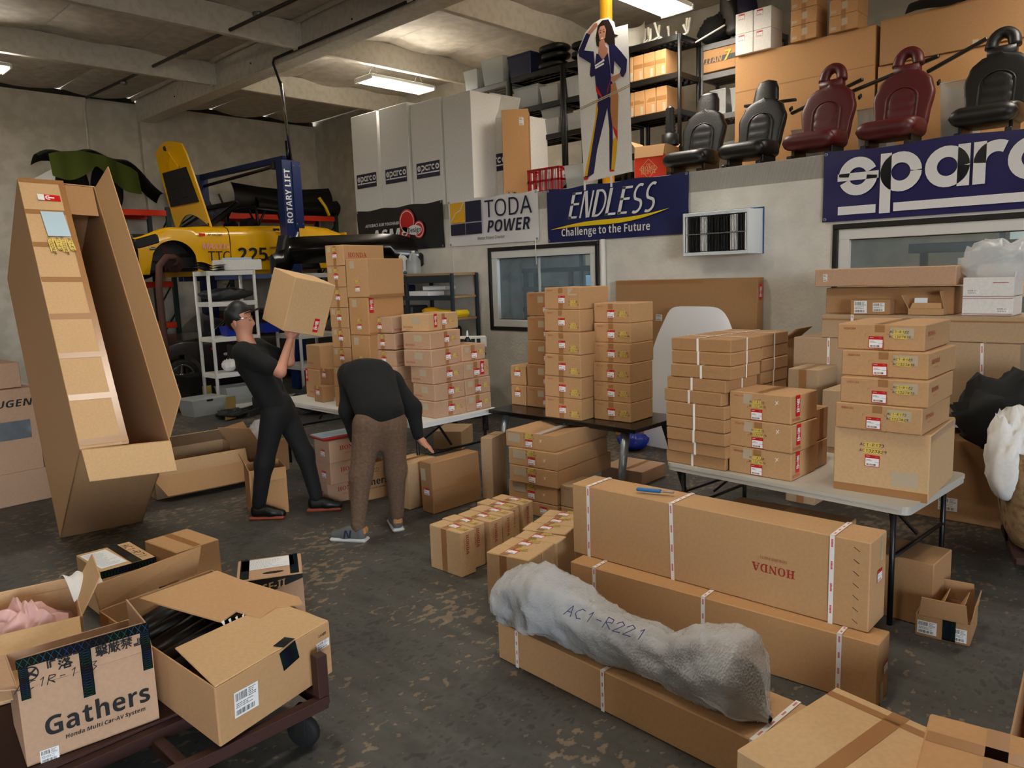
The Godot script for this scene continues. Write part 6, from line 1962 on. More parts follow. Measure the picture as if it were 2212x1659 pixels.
# sports seat; front towards +z
func seat(label: String, pos: Vector3, yaw: float, hole: bool, m: Material) -> void:
	var t := thing("car_seat", label, "car seat", pos, yaw, "car seats along the deck edge")
	var s := new_st()
	for k in [-1, 1]:
		box(s, Vector3(0.05, 0.05, 0.44), at(0.19 * k, 0.025, 0.02), 0.006)
		box(s, Vector3(0.03, 0.08, 0.30), at(0.19 * k, 0.08, 0.0), 0.006)
	part(s, "rail", M.black_plastic, t)
	# cushion: a pan with bolsters, and the rolled front edge
	s = new_st(true)
	grid(s, 32, 12, func(u: float, v: float) -> Vector3:
		var a := u * TAU
		var r := sin(v * PI)
		var px := sgnpow(cos(a), 0.55) * 0.255 * pow(r, 0.35)
		var pz := sgnpow(sin(a), 0.55) * 0.25 * pow(r, 0.35)
		var py := 0.185 - 0.085 * sgnpow(cos(v * PI), 0.7)
		if v > 0.5:
			py += 0.03 * pow(absf(px) / 0.255, 3.0)
		return Vector3(px, py, -pz))
	part(s, "cushion", m, t)
	s = new_st(true)
	grid(s, 18, 16, func(u: float, v: float) -> Vector3:
		var a := u * TAU
		var e := 1.0 - pow(absf(v * 2.0 - 1.0), 8.0)
		return Vector3((v - 0.5) * 0.53, 0.175 + sin(a) * 0.082 * e, 0.235 - cos(a) * 0.075 * e))
	part(s, "front_roll", m, t)
	# backrest, leaning back
	var lean := func(p: Vector3) -> Vector3: return Vector3(p.x, p.y, p.z - 0.20 - (p.y - 0.2) * 0.24)
	var wide := [[0.0, 0.215], [0.25, 0.235], [0.62, 0.262], [0.82, 0.215], [1.0, 0.10]] if not hole else [[0.0, 0.225], [0.25, 0.24], [0.6, 0.268], [0.8, 0.235], [1.0, 0.13]]
	s = new_st(true)
	grid(s, 36, 20, func(u: float, v: float) -> Vector3:
		var a := u * TAU
		var hw: float = curve(wide, v) * (1.0 if v > 0.02 and v < 0.99 else 0.02)
		var x := sgnpow(cos(a), 0.7) * hw
		var z := sgnpow(sin(a), 0.8) * 0.07
		if z > 0.0:
			z += 0.055 * pow(absf(x) / maxf(hw, 0.05), 4.0) * (1.0 - v * 0.6)
		return lean.call(Vector3(x, 0.17 + v * 0.60, z)))
	part(s, "backrest", m, t)
	s = new_st(true)
	grid(s, 12, 16, func(u: float, v: float) -> Vector3:
		var hw := 0.135 * (1.0 if v < 0.7 else sqrt(maxf(0.02, 1.0 - pow((v - 0.7) / 0.3, 2.0))))
		var x := (u * 2.0 - 1.0) * hw
		var edge := pow(absf(u * 2.0 - 1.0), 6.0)
		var rib := 0.006 * pow(absf(sin(v * PI * 4.0)), 0.4)
		return lean.call(Vector3(x, 0.24 + v * 0.36, 0.074 + rib - 0.02 * edge)))
	part(s, "insert_panel", m, t)
	s = new_st(true)
	var rim := []
	for i in 25:
		var q := i / 24.0
		var p := Vector2(-0.14, 0.24) if q < 0.01 else (Vector2(-0.14, lerpf(0.24, 0.49, q / 0.3)) if q < 0.3 else (Vector2(0.14, lerpf(0.49, 0.24, (q - 0.7) / 0.3)) if q > 0.7 else Vector2(-cos((q - 0.3) / 0.4 * PI) * 0.14, 0.49 + sin((q - 0.3) / 0.4 * PI) * 0.115)))
		rim.append(lean.call(Vector3(p.x, p.y, 0.072)))
	tube(s, rim, 0.007, 6)
	part(s, "piping", M.black_plastic if m == M.hide_black else m, t)
	if hole:
		s = new_st(true)
		var pts := []
		var rad := []
		for i in 21:
			var a := lerpf(-0.28, PI + 0.28, i / 20.0)
			pts.append(lean.call(Vector3(cos(a) * 0.088 * (1.0 + 0.35 * maxf(0.0, -sin(a))), 0.845 + sin(a) * 0.105, 0.0)))
			rad.append(0.052)
		tube(s, pts, rad, 14)
		tube(s, [lean.call(Vector3(-0.11, 0.775, 0)), lean.call(Vector3(0.11, 0.775, 0))], 0.06, 14)
		part(s, "headrest", m, t)
	else:
		s = new_st(true)
		grid(s, 24, 14, func(u: float, v: float) -> Vector3:
			var a := u * TAU
			var hw: float = curve([[0.0, 0.14], [0.5, 0.128], [0.85, 0.095], [1.0, 0.0]], v)
			return lean.call(Vector3(sgnpow(cos(a), 0.7) * hw, 0.74 + v * 0.235, sgnpow(sin(a), 0.7) * 0.06 * minf(1.0, hw * 12.0))))
		part(s, "headrest", m, t)
	s = new_st()
	box(s, Vector3(0.02, 0.04, 0.07), Transform3D(Basis(Vector3(1, 0, 0), 0.5), Vector3(0.27, 0.62, -0.36)), 0.005)
	part(s, "belt_guide", M.black_plastic, t)


func build_deck() -> void:
	var s := new_st()
	# seats
	seat("black solid headrest car seat at the left end of the seat row", Vector3(7.88, DECK, -4.62), -PI / 2 + 0.05, false, M.hide_black)
	seat("black solid headrest car seat second in the row, left of the red ones", Vector3(7.88, DECK, -3.93), -PI / 2, false, M.hide_black)
	seat("dark red car seat with headrest hole, left of the two red ones", Vector3(7.88, DECK, -3.22), -PI / 2, true, M.hide_red)
	seat("dark red car seat with headrest hole, right of the two red ones", Vector3(7.86, DECK, -2.50), -PI / 2, true, M.hide_red)
	seat("black car seat with headrest hole above the navy banner", Vector3(7.86, DECK, -1.72), -PI / 2, true, M.hide_black)
	# racks
	shelf_rack("black plastic rack of clear bins left of the cutout", 8.6, 9.05, -8.1, -7.11, [3.25, 3.90, 4.34, 4.80], M.black_plastic)
	shelf_rack("black plastic rack partly behind the cutout", 8.6, 9.05, -7.06, -6.1, [3.25, 3.90, 4.34, 4.80], M.black_plastic)
	shelf_rack("grey plastic rack behind the white seat cartons", 8.6, 9.05, -9.1, -8.16, [3.9, 4.78], M.grey)
	shelf_rack("black plastic rack of brown cartons right of the cutout", 8.6, 9.05, -6.0, -5.24, [3.45, 3.90, 4.34, 4.78], M.black_plastic)
	shelf_rack("grey rear rack under the yellow brown wheel carton", 9.1, 9.5, -5.22, -4.3, [3.5, 3.85, 4.36, 4.72], M.grey)
	# bins
	tub("small clear bin at the far left of the top shelf", Vector3(8.8, 4.80, -8.95), Vector3(0.4, 0.28, 0.3), 0.0, 0.35, "grey")
	tub("larger clear bin half full of dark parts on the top shelf", Vector3(8.82, 4.80, -8.48), Vector3(0.42, 0.36, 0.46), 0.0, 0.55, "charcoal")
	var t := tub("dark blue lidded tote on the top shelf beside the clear bins", Vector3(8.85, 4.80, -7.95), Vector3(0.42, 0.30, 0.46), 0.0, 0.0, "black", true, M.tote_blue, "")
	tub("large clear lidded bin on the middle shelf left of the cutout", Vector3(8.8, 4.34, -7.82), Vector3(0.36, 0.28, 0.48), 0.0, 0.5, "dark_grey", true)
	tub("small clear bin beside the large lidded one on the middle shelf", Vector3(8.75, 4.34, -7.36), Vector3(0.3, 0.22, 0.33), 0.0, 0.5, "shoe_tan")
	tub("clear bin on the middle shelf right beside the cutout edge", Vector3(8.75, 4.34, -6.9), Vector3(0.3, 0.26, 0.28), 0.0, 0.6, "white_plastic")
	tub("clear bin of mixed parts on the lower shelf", Vector3(8.75, 3.90, -7.38), Vector3(0.34, 0.2, 0.4), 0.0, 0.6, "dark_grey")
	tub("clear bin stacked on the mixed parts bin", Vector3(8.78, 4.115, -7.36), Vector3(0.3, 0.14, 0.36), 0.0, 0.4, "grey")
	tub("clear bin on the lower shelf right beside the cutout edge", Vector3(8.75, 3.90, -6.92), Vector3(0.3, 0.22, 0.26), 0.0, 0.6, "grey")
	tub("translucent white bin with dark shapes inside at the cutout's feet", Vector3(7.8, DECK, -6.16), Vector3(0.30, 0.29, 0.32), 0.0, 0.55, "dark_grey")
	for q in [["translucent bin behind the black rack, upper", 4.37, -5.12, 0.26, 0.3], ["pair of translucent bins behind the left black seat, first", 3.86, -5.02, 0.22, 0.3], ["pair of translucent bins behind the left black seat, second", 3.86, -4.72, 0.26, 0.28], ["translucent bin low behind the left black seat", 3.51, -4.48, 0.3, 0.2], ["translucent bin between the second black seat and the red one", 2.98, -3.55, 0.3, 0.4], ["clear bin between the two red seats", 2.98, -2.86, 0.3, 0.5], ["clear bin between the red seats and the last black seat", 2.98, -2.1, 0.3, 0.62]]:
		tub(q[0], Vector3(9.3 if q[1] > 3.2 else 8.5, q[1], q[2]), Vector3(0.3, q[4], q[3]), 0.0, 0.5, "white_plastic" if q[1] > 3.2 else "grey")
	# black rolled cushions piled on the rack
	for q in [[-7.42, 4.87, 0.5], [-7.38, 4.99, 0.46], [-7.40, 5.10, 0.5], [-6.85, 4.90, 0.4], [-6.86, 5.02, 0.34]]:
		s = new_st(true)
		grid(s, 18, 10, func(u: float, v: float) -> Vector3:
			var a := u * TAU
			var e := 1.0 - pow(absf(v * 2.0 - 1.0), 5.0)
			return Vector3(8.8 - sgnpow(cos(a), 0.7) * 0.17 * e, q[1] + sgnpow(sin(a), 0.8) * 0.058 * e, q[0] + (v - 0.5) * q[2]))
		tag(part(s, "rolled_cushion", M.hide_black, self), "glossy black rolled cushion heaped on top of the black rack", "cushion", "black rolled cushions on the rack")
	# red crate of open ribs
	t = thing("crate", "red ribbed plastic crate beside the tall brown carton", "crate", Vector3(7.79, DECK, -6.66), -PI / 2)
	s = new_st()
	for k in [-1, 1]:
		for y in [0.012, 0.15, 0.295]:
			box(s, Vector3(0.55, 0.03, 0.012), at(0, y, 0.16 * k), 0.003)
			box(s, Vector3(0.012, 0.03, 0.32), at(0.27 * k, y, 0), 0.003)
	part(s, "rim", M.red, t)
	for k in [-1, 1]:
		for i in 6:
			part(boxst(Vector3(0.03, 0.3, 0.012), at(-0.255 + i * 0.102, 0.15, 0.16 * k), 0.002), "rib", M.red, t)
		for i in 3:
			part(boxst(Vector3(0.012, 0.3, 0.03), at(0.27 * k, 0.15, -0.12 + i * 0.12), 0.002), "rib", M.red, t)
	for i in 16:
		part(boxst(Vector3(0.006, 0.28, 0.004), at(-0.24 + i * 0.032, 0.15, 0.155), 0.0), "slat", M.red, t)
	part(boxst(Vector3(0.54, 0.01, 0.31), at(0, 0.008, 0), 0.0), "base", M.red, t)
	crumple("film_bundle", "crumpled clear film packed in the red crate", "plastic", Vector3(7.79, 2.99, -6.66), Vector3(0.12, 0.13, 0.22), M.film)
	# seat carton lettering
	for i in 4:
		if i == 3:
			continue
		var q: float = [-10.34, -9.58, -8.82][i]
		var p := thing("seat_logo", "navy label with rounded white word on the %s white seat carton" % ["first", "second", "third"][i], "label", Vector3(7.544, 3.50, q), -PI / 2)
		part(boxst(Vector3(0.52, 0.22, 0.003), Transform3D(), 0.0), "backing", M.navy, p)
		s = new_st()
		seat_word(s, Transform3D(Basis() * 0.082, Vector3(-0.24, -0.01, 0.0035)))
		part(s, "lettering", M.white, p)
	var p := thing("seat_logo", "navy label, half hidden, on the white carton behind the tall brown one", "label", Vector3(8.014, 3.52, -7.93), -PI / 2)
	part(boxst(Vector3(0.52, 0.24, 0.003), Transform3D(), 0.0), "backing", M.navy, p)
	s = new_st()
	seat_word(s, Transform3D(Basis() * 0.082, Vector3(-0.24, -0.01, 0.0035)))
	part(s, "lettering", M.white, p)
	s = new_st()
	sheet(s, Vector3(8.02, 4.12, -8.22), Vector3(8.02, 4.12, -7.44), Vector3(8.16, 4.36, -7.5), Vector3(8.16, 4.54, -8.1), 0.006)
	tag(part(s, "carton_flap", M.card_white, self), "raised lid flap of the white carton behind the tall brown one", "flap")
	# wheel carton print
	p = get_node_or_null("wheel_print")
	p = thing("wheel_print", "grey stripe and outlined lettering printed on the yellow brown wheel carton", "print", Vector3(9.096, 4.52, -5.018), -PI / 2)
	part(boxst(Vector3(0.51, 0.06, 0.002), Transform3D(), 0.0), "stripe", M.shoe_grey, p)
	type_part("TITAN", "lettering", 0.10, M.card_warm, p, Vector3(-0.06, 0.0, 0.003), "Droid Sans", true, 0.2)
	type_part("7", "lettering", 0.17, M.gold, p, Vector3(0.15, 0.02, 0.003), "Droid Sans", true, 0.2)
	# orange home store carton
	t = open_carton("open_carton", "orange and brown printed store carton right of the cutout's feet", [7.98, DECK, -5.17, -1.40, 0.40, 0.40, 0.40], "card", [["F", 165, 0.14], ["L", 40, 0.1], ["B", 60, 0.1]], "", 0.7, "charcoal")
	part(boxst(Vector3(0.39, 0.28, 0.002), at(0, 0.145, 0.2015), 0.0), "orange_panel", mat("store_orange", Color(0.80, 0.20, 0.06), 0.7), t)
	s = new_st()
	band(s, [Vector2(0, 0.11), Vector2(0.11, 0), Vector2(0, -0.11), Vector2(-0.11, 0), Vector2(0, 0.11)], 0.006, at(-0.02, 0.14, 0.2035))
	part(s, "lettering", M.card_pale, t)
	for q in [["THE", 0.03, 0.185], ["HOME", 0.06, 0.145], ["DEPOT", 0.055, 0.10]]:
		type_part(q[0], "lettering", q[1], M.card_pale, t, Vector3(-0.02, q[2], 0.204), "Droid Serif", true)
	part(boxst(Vector3(0.002, 0.14, 0.14), at(0.2015, 0.2, 0.0), 0.0), "orange_panel", M.store_orange, t)
	# ribbed black duct, parts, bag, loose seat backs
	t = thing("bellows", "black ribbed rubber bellows standing on the orange carton", "car part", Vector3(8.05, 3.38, -5.03))
	s = new_st(true)
	var prof := [Vector2(0.10, 0.0), Vector2(0.10, 0.12)]
	for i in 9:
		prof.append(Vector2(0.07 - i * 0.002, 0.13 + i * 0.035))
		prof.append(Vector2(0.055 - i * 0.002, 0.147 + i * 0.035))
	prof.append(Vector2(0.0, 0.46))
	lathe(s, prof, 20)
	part(s, "bellow", M.black_plastic, t)
	s = new_st(true)
	for k in 14:
		var a := Vector3(8.7 + rng.randf() * 0.3, 4.80 + rng.randf() * 0.05, -5.95 + rng.randf() * 0.6)
		tube(s, [a, a + Vector3(rng.randf_range(-0.1, 0.1), 0.05, rng.randf_range(0.03, 0.1)), a + Vector3(0, rng.randf_range(0.02, 0.22), 0.06)], 0.018, 6)
	var o := part(s, "white_fittings", M.white_plastic, self)
	tag(o, "heap of small white plastic fittings on top of the black rack", "fittings", "", "stuff")
	s = new_st(true)
	grid(s, 10, 10, func(u: float, v: float) -> Vector3: return Vector3(8.75 + 0.12 * sin(u * PI), 4.86 + 0.22 * sin(v * PI * 0.7) + 0.03 * u, -6.18 + 0.34 * u))
	tag(part(s, "white_fairing", M.white_plastic, self), "curved white plastic fairing lying behind the cutout's head", "car part")
	crumple("black_bag", "black cloth bag heaped on the rear rack near the ceiling", "bag", Vector3(9.2, 4.72, -5.08), Vector3(0.16, 0.16, 0.22), M.cloth_black)
	for i in 2:
		t = thing("seat_back", ["black loose seat back leaning at the top of the rear rack", "dark blue loose seat back leaning beside the black one"][i], "car seat", Vector3(9.15, 4.73, -4.80 + i * 0.22), -PI / 2)
		s = new_st(true)
		grid(s, 24, 12, func(u: float, v: float) -> Vector3:
			var a := u * TAU
			var e := pow(sin(v * PI), 0.3)
			return Vector3(sgnpow(cos(a), 0.6) * 0.13 * e, 0.02 + v * 0.62, sgnpow(sin(a), 0.8) * 0.07 * e - v * 0.1))
		part(s, "pad", [M.hide_black, M.navy][i], t, Transform3D(Basis(Vector3(0, 0, 1), 0.25), Vector3.ZERO))
	s = new_st(true)
	tube(s, [Vector3(8.95, 4.73, -5.25), Vector3(8.95, 4.85, -4.82)], 0.012, 8)
	tag(part(s, "white_rod", M.white, self), "thin white rod lying across the rear rack", "rod")
	t = thing("headliner", "black moulded roof panel on the cartons at the top right", "car part")
	s = new_st(true)
	grid(s, 16, 6, func(u: float, v: float) -> Vector3: return Vector3(8.86 + v * 0.3, 4.45 + 0.08 * sin(v * PI) + 0.015 * sin(u * 20.0) + 0.12 * (1 - u) * v, -2.75 + u * 1.7))
	part(s, "panel", M.black_plastic, t)
	# strips of trim behind the seats
	for q in [[-4.3, -3.7, 3.75, 3.72], [-3.75, -3.0, 3.58, 3.80], [-3.1, -2.3, 3.70, 3.88], [-2.4, -1.9, 3.75, 3.95]]:
		s = new_st()
		bar(s, Vector3(8.45, q[2], q[0]), Vector3(8.45, q[3], q[1]), 0.05, 0.03, 0.006)
		tag(part(s, "trim_strip", M.black_plastic, self), "black plastic trim strip lying behind the row of car seats", "trim", "black trim strips behind the seats")
	cutout()
	s = new_st(true)
	tube(s, [Vector3(7.95, DECK, -5.86), Vector3(7.95, TOP - 0.03, -5.86)], 0.075, 20)
	tag(part(s, "yellow_column", M.gold, self), "round yellow steel post behind the cutout's head", "post")


# life-size printed figure on a white board, cut round the head and arm
func cutout() -> void:
	var t := thing("standee", "life size printed standee of a woman in a blue racing suit on white board", "standee", Vector3(OFFICE - 0.05, 2.99, -5.535), -PI / 2)
	var p := func(a: float, b: float) -> Vector2: return Vector2((a / 2.507 - 66.0) * 0.0063, 1.80 - (b - 40.0) / 2.507 * 0.00512)
	var poly := func(l: Array) -> PackedVector2Array:
		var o := PackedVector2Array()
		for i in range(0, l.size(), 2):
			o.append(p.call(l[i], l[i + 1]))
		return o
	var layer := func(n: String, m: Material, l: Array, z: float) -> void:
		var s := new_st()
		prism(s, poly.call(l), 0.0012, at(0, 0, z))
		part(s, n, m, t)
	layer.call("board", M.card_white, [38, 915, 25, 600, 12, 200, 20, 165, 60, 85, 110, 48, 150, 38, 195, 44, 225, 75, 232, 105, 300, 108, 308, 500, 316, 890], -0.004)
	mat("print_skin", Color(0.72, 0.50, 0.40), 0.5)
	mat("print_blue", Color(0.10, 0.09, 0.30), 0.4)
	mat("print_tan", Color(0.72, 0.48, 0.28), 0.5)
	mat("print_hair", Color(0.11, 0.04, 0.035), 0.5)
	layer.call("print_hair", M.print_hair, [128, 175, 122, 130, 135, 70, 160, 48, 195, 52, 215, 95, 228, 140, 250, 152, 228, 156, 232, 250, 240, 262, 215, 240, 196, 190, 180, 170, 150, 180, 140, 185], 0.0)
	layer.call("print_skin", M.print_skin, [138, 100, 150, 78, 172, 78, 182, 105, 176, 145, 160, 160, 146, 150], 0.0015)
	layer.call("print_skin", M.print_skin, [142, 155, 172, 155, 178, 190, 190, 205, 188, 232, 160, 258, 135, 215, 140, 190], 0.001)
	layer.call("print_skin", M.print_skin, [70, 95, 100, 68, 115, 52, 134, 58, 135, 70, 105, 95, 82, 112], 0.001)
	layer.call("print_sleeve", M.print_blue, [70, 90, 92, 105, 55, 180, 110, 200, 120, 330, 92, 335, 85, 320, 92, 260, 25, 205, 18, 180], 0.0015)
	layer.call("print_suit", M.print_blue, [125, 215, 138, 222, 160, 262, 190, 228, 200, 300, 205, 370, 215, 400, 195, 470, 160, 475, 130, 460, 118, 380, 112, 300], 0.0012)
	layer.call("print_sleeve", M.print_blue, [196, 190, 225, 190, 262, 240, 295, 290, 290, 350, 272, 378, 250, 362, 262, 330, 225, 280, 220, 350, 205, 340, 200, 260], 0.0018)
	layer.call("print_skin", M.print_skin, [205, 362, 255, 352, 262, 368, 225, 390, 205, 385], 0.0022)
	layer.call("print_leg", M.print_blue, [130, 455, 196, 460, 188, 500, 120, 740, 98, 870, 60, 892, 42, 885, 75, 750, 118, 560], 0.001)
	layer.call("print_leg", M.print_blue, [178, 470, 206, 470, 210, 640, 212, 870, 190, 862, 192, 640], 0.001)
	layer.call("print_stripe", M.gold, [122, 470, 130, 520, 60, 880, 42, 880, 70, 760, 112, 570], 0.0016)
	layer.call("print_thigh", M.print_tan, [204, 400, 230, 395, 246, 470, 240, 600, 238, 680, 212, 640, 200, 540], 0.0016)
	layer.call("print_stripe", M.gold, [212, 700, 240, 680, 232, 760, 218, 866, 200, 866, 206, 780], 0.0018)
	layer.call("print_red", M.red_sticker, [212, 625, 238, 660, 238, 708, 220, 668], 0.0024)
	layer.call("print_red", M.red_sticker, [118, 380, 150, 445, 158, 468, 122, 425], 0.0022)
	layer.call("print_red", M.red_sticker, [205, 365, 178, 468, 186, 420], 0.0022)
	layer.call("print_shoe", M.red_sticker, [38, 882, 62, 890, 70, 880, 62, 900, 40, 902], 0.002)
	layer.call("print_shoe", M.red_sticker, [190, 862, 216, 866, 218, 876, 192, 874], 0.002)
	layer.call("print_hand", M.print_skin, [116, 55, 126, 50, 135, 60, 128, 74], 0.002)
	layer.call("print_smile", M.white, [150, 141, 168, 139, 160, 147], 0.0025)
	for x in [150, 170]:
		layer.call("print_eye", M.ink, [x - 6, 112, x, 108, x + 6, 112, x, 115], 0.0025)
		layer.call("print_brow", M.print_hair, [x - 8, 101, x, 97, x + 8, 100, x, 100], 0.0025)
	var s := new_st()
	strokes(s, [[p.call(24, 492), p.call(310, 425)], [p.call(28, 500), p.call(310, 434)]], 0.012, at(0, 0, 0.0035))
	part(s, "tape", M.tape_grey, t)
	s = new_st()
	strokes(s, [[p.call(118, 280), p.call(168, 262)], [p.call(120, 292), p.call(165, 280)]], 0.02, at(0, 0, 0.0025))
	part(s, "print_chest", M.white, t)
	s = new_st()
	for x in [44, 200]:
		box(s, Vector3(0.03, 0.12, 0.002), Transform3D(Basis(), Vector3((p.call(x, 915) as Vector2).x, -0.02, 0.004)), 0.0)
	part(s, "white_tape", M.white, t)


# ---------------------------------------------------------------- the far end: racks, cars, lift, clutter
func pallet_rack(label: String, x0: float, x1: float, z0: float, z1: float, ys: Array, up: float) -> void:
	var t := thing("pallet_rack", label, "rack")
	for x in [x0, x1]:
		for z in [z0, z1]:
			part(boxst(Vector3(0.08, up, 0.07), at(x, up / 2, z), 0.004), "upright", M.rack_green, t)
		var s := new_st()
		for k in 5:
			var y := 0.3 + k * (up - 0.5) / 5.0
			bar(s, Vector3(x, y, z0), Vector3(x, y + (up - 0.5) / 5.0, z1), 0.03, 0.02)
		part(s, "lattice_brace", M.rack_green, t)
	for y in ys:
		for z in [z0, z1]:
			part(boxst(Vector3(x1 - x0 - 0.08, 0.11, 0.05), at((x0 + x1) / 2, y - 0.055, z), 0.005), "beam", M.orange, t)
		part(boxst(Vector3(x1 - x0 - 0.1, 0.02, z1 - z0 - 0.06), at((x0 + x1) / 2, y - 0.012, (z0 + z1) / 2), 0.0), "deck_board", M.particle, t)


# one side of a small roadster, between x0 and x1 along the car; upper and lower edges as curves, wheel arch cut round c
func car_side(top: Array, x0: float, x1: float, low: float, c: Array, zs: float) -> SurfaceTool:
	var s := new_st(true)
	grid(s, 40, 12, func(u: float, v: float) -> Vector3:
		var x := lerpf(x0, x1, u)
		var yt: float = curve(top, x)
		var yb := low
		for k in c:
			var dx: float = absf(x - k.x)
			if dx < k.z:
				yb = maxf(yb, k.y + sqrt(k.z * k.z - dx * dx))
		var y := lerpf(yb, yt, v)
		var q := (y - low) / (yt - low)
		var z := zs - 0.03 * pow(1.0 - q, 2.0) - 0.05 * pow(maxf(0.0, q - 0.55) / 0.45, 2.0)
		if v > 0.9:
			z -= (v - 0.9) * 1.6
		return Vector3(x, y - (0.012 if v > 0.99 else 0.0), z))
	return s


func spoked_wheel(t: Node3D, p: Vector3, r: float) -> void:
	var xf := Transform3D(Basis(Vector3(1, 0, 0), PI / 2), p)
	var s := new_st(true)
	lathe(s, [Vector2(r * 0.68, 0.09), Vector2(r * 0.92, 0.10), Vector2(r, 0.07), Vector2(r, -0.09), Vector2(r * 0.7, -0.1)], 32, xf)
	part(s, "tyre", M.rubber, t)
	s = new_st(true)
	lathe(s, [Vector2(r * 0.60, -0.06), Vector2(r * 0.62, 0.06), Vector2(r * 0.69, 0.095), Vector2(r * 0.70, 0.085)], 32, xf)
	lathe(s, [Vector2(0.0, 0.075), Vector2(0.06, 0.07), Vector2(0.07, 0.03)], 20, xf)
	part(s, "rim", M.chrome, t)
	for k in 5:
		s = new_st()
		var a := TAU * k / 5.0 + 0.3
		bar(s, p + Vector3(cos(a) * 0.04, sin(a) * 0.04, 0.06), p + Vector3(cos(a) * r * 0.66, sin(a) * r * 0.66, 0.075), 0.05, 0.03, 0.01)
		part(s, "spoke", M.chrome, t)


func build_far_side() -> void:
	pallet_rack("orange and green pallet rack at the far left edge", -0.6, 2.95, -15.5, -14.6, [1.3, 2.6, 3.14], 3.2)
	pallet_rack("orange and green pallet rack left of the yellow car", 4.55, 6.2, -15.7, -14.8, [1.25, 2.02, 3.34], 3.4)
	pallet_rack("orange and green pallet rack behind the yellow car's tail", 7.5, 10.1, -15.9, -15.1, [1.3, 2.3, 3.36], 3.4)
	carton("long_carton", "long pale carton on top of the far left pallet rack", "", [2.0, 3.145, -15.05, 0.0, 2.4, 0.62, 0.7], "card_warm", "")
	var s := new_st(true)
	grid(s, 30, 12, func(u: float, v: float) -> Vector3: return Vector3(1.2 + u * 1.45, 3.77 + 0.36 * pow(sin(v * PI), 0.4) * (0.85 + 0.15 * absf(sin(u * PI * 2.4))) * (1.0 if u > 0.02 and u < 0.98 else 0.05), -14.85 - v * 0.5))
	tag(part(s, "folded_soft_top", M.hide_red, self), "folded red car soft top lying on the long pale carton", "car part")
	for k in 2:
		var t := thing("seat_back", ["black car seat back standing under the green cloth, left", "black car seat back standing under the green cloth, right"][k], "car seat", Vector3(4.72 + k * 0.60, 3.345, -15.15 - k * 0.1))
		s = new_st(true)
		grid(s, 24, 14, func(u: float, v: float) -> Vector3:
			var a := u * TAU
			var e := pow(sin(clampf(v, 0.003, 0.997) * PI), 0.25)
			return Vector3(sgnpow(cos(a), 0.6) * 0.30 * e * (1.0 - 0.2 * v), v * 0.82, sgnpow(sin(a), 0.7) * -0.11 * e))
		part(s, "pad", M.cloth_black, t)
		part(boxst(Vector3(0.34, 0.012, 0.02), at(0, 0.5, 0.112), 0.004), "pocket_seam", M.charcoal, t)
	s = new_st(true)
	grid(s, 30, 10, func(u: float, v: float) -> Vector3:
		var x := 4.35 + u * 1.45
		return Vector3(x, 4.33 - 0.28 * pow(absf(u - 0.35) * 1.6, 2.0) - v * (0.22 + 0.28 * absf(sin(u * 5.0 + 0.6))), -15.0 + 0.10 * v + 0.03 * sin(u * 22.0)))
	tag(part(s, "green_cloth", M.olive, self), "olive green cloth draped over the black seat backs", "cloth")
	s = new_st(true)
	grid(s, 24, 8, func(u: float, v: float) -> Vector3:
		var x := 4.2 + u * 2.1
		var y := 4.32 - 0.5 * pow(u - 0.35, 2.0) * 2.0 - 0.9 * maxf(0.0, u - 0.7) + 0.04 * sin(u * 19.0)
		return Vector3(x, y + 0.10 * sin(v * PI) - v * 0.10, -15.02 - v * 0.5))
	tag(part(s, "black_panel", M.black_plastic, self), "black moulded car panel lying over the green cloth", "car part")
	s = new_st(true)
	grid(s, 10, 6, func(u: float, v: float) -> Vector3: return Vector3(4.1 + u * 0.5, 3.36 + v * 0.75 - 0.3 * (1 - u) * v, -15.3 + 0.1 * sin(v * PI)))
	tag(part(s, "white_fender", M.white_plastic, self), "white car fender leaning behind the seat backs", "car part")
	for q in [["dark engine parts heaped on the middle deck of the rack left of the car", Vector3(5.5, 2.03, -15.2), Vector3(0.55, 0.24, 0.3)], ["grey parts on the middle deck of the far left rack", Vector3(2.3, 2.61, -14.95), Vector3(0.45, 0.16, 0.3)], ["dark parts on the low deck of the far left rack", Vector3(2.0, 1.31, -14.95), Vector3(0.5, 0.2, 0.3)]]:
		crumple("engine_parts", q[0], "car parts", q[1], q[2], M.charcoal if q[1].y < 2.5 else M.grey)
	yellow_car()
	lift()
	grey_car()
	# wings and bumpers on the rack behind the tail
	for q in [["long black car wing on the rack behind the lift column", 7.75, 10.1, 3.38, 0.62, -15.3], ["black bumper lying on the rack behind the yellow tail", 8.2, 10.2, 3.37, 0.34, -15.15]]:
		s = new_st(true)
		grid(s, 24, 8, func(u: float, v: float) -> Vector3: return Vector3(lerpf(q[1], q[2], u), q[3] + 0.01 + v * q[4] - 0.08 * sin(u * PI) * v, q[5] + 0.18 * sin(v * 2.6) - 0.1 * v))
		tag(part(s, "bumper", M.black_plastic, self), q[0], "car part")
	s = new_st(true)
	tube(s, [Vector3(9.6, 3.75, -14.95), Vector3(9.72, 3.55, -14.9), Vector3(9.8, 3.36, -14.9)], 0.035, 8)
	tag(part(s, "yellow_strut", M.yellow, self), "yellow strut leaning on the rack behind the yellow tail", "car part")
	s = new_st()
	for q in [[6.75, 6.85], [7.35, 7.15], [7.6, 7.45]]:
		bar(s, Vector3(q[0], 3.36, -15.25), Vector3(q[1], 3.75, -15.25), 0.03, 0.03)
	tag(part(s, "bracket_frame", M.iron, self), "dark bent brackets standing behind the windshield", "frame", "", "stuff")
	plastic_shelf("white plastic shelf rack left of the man in the cap", 5.24, 5.98, -11.75, -11.3, [0.07, 0.575, 1.13, 1.67, 2.14])
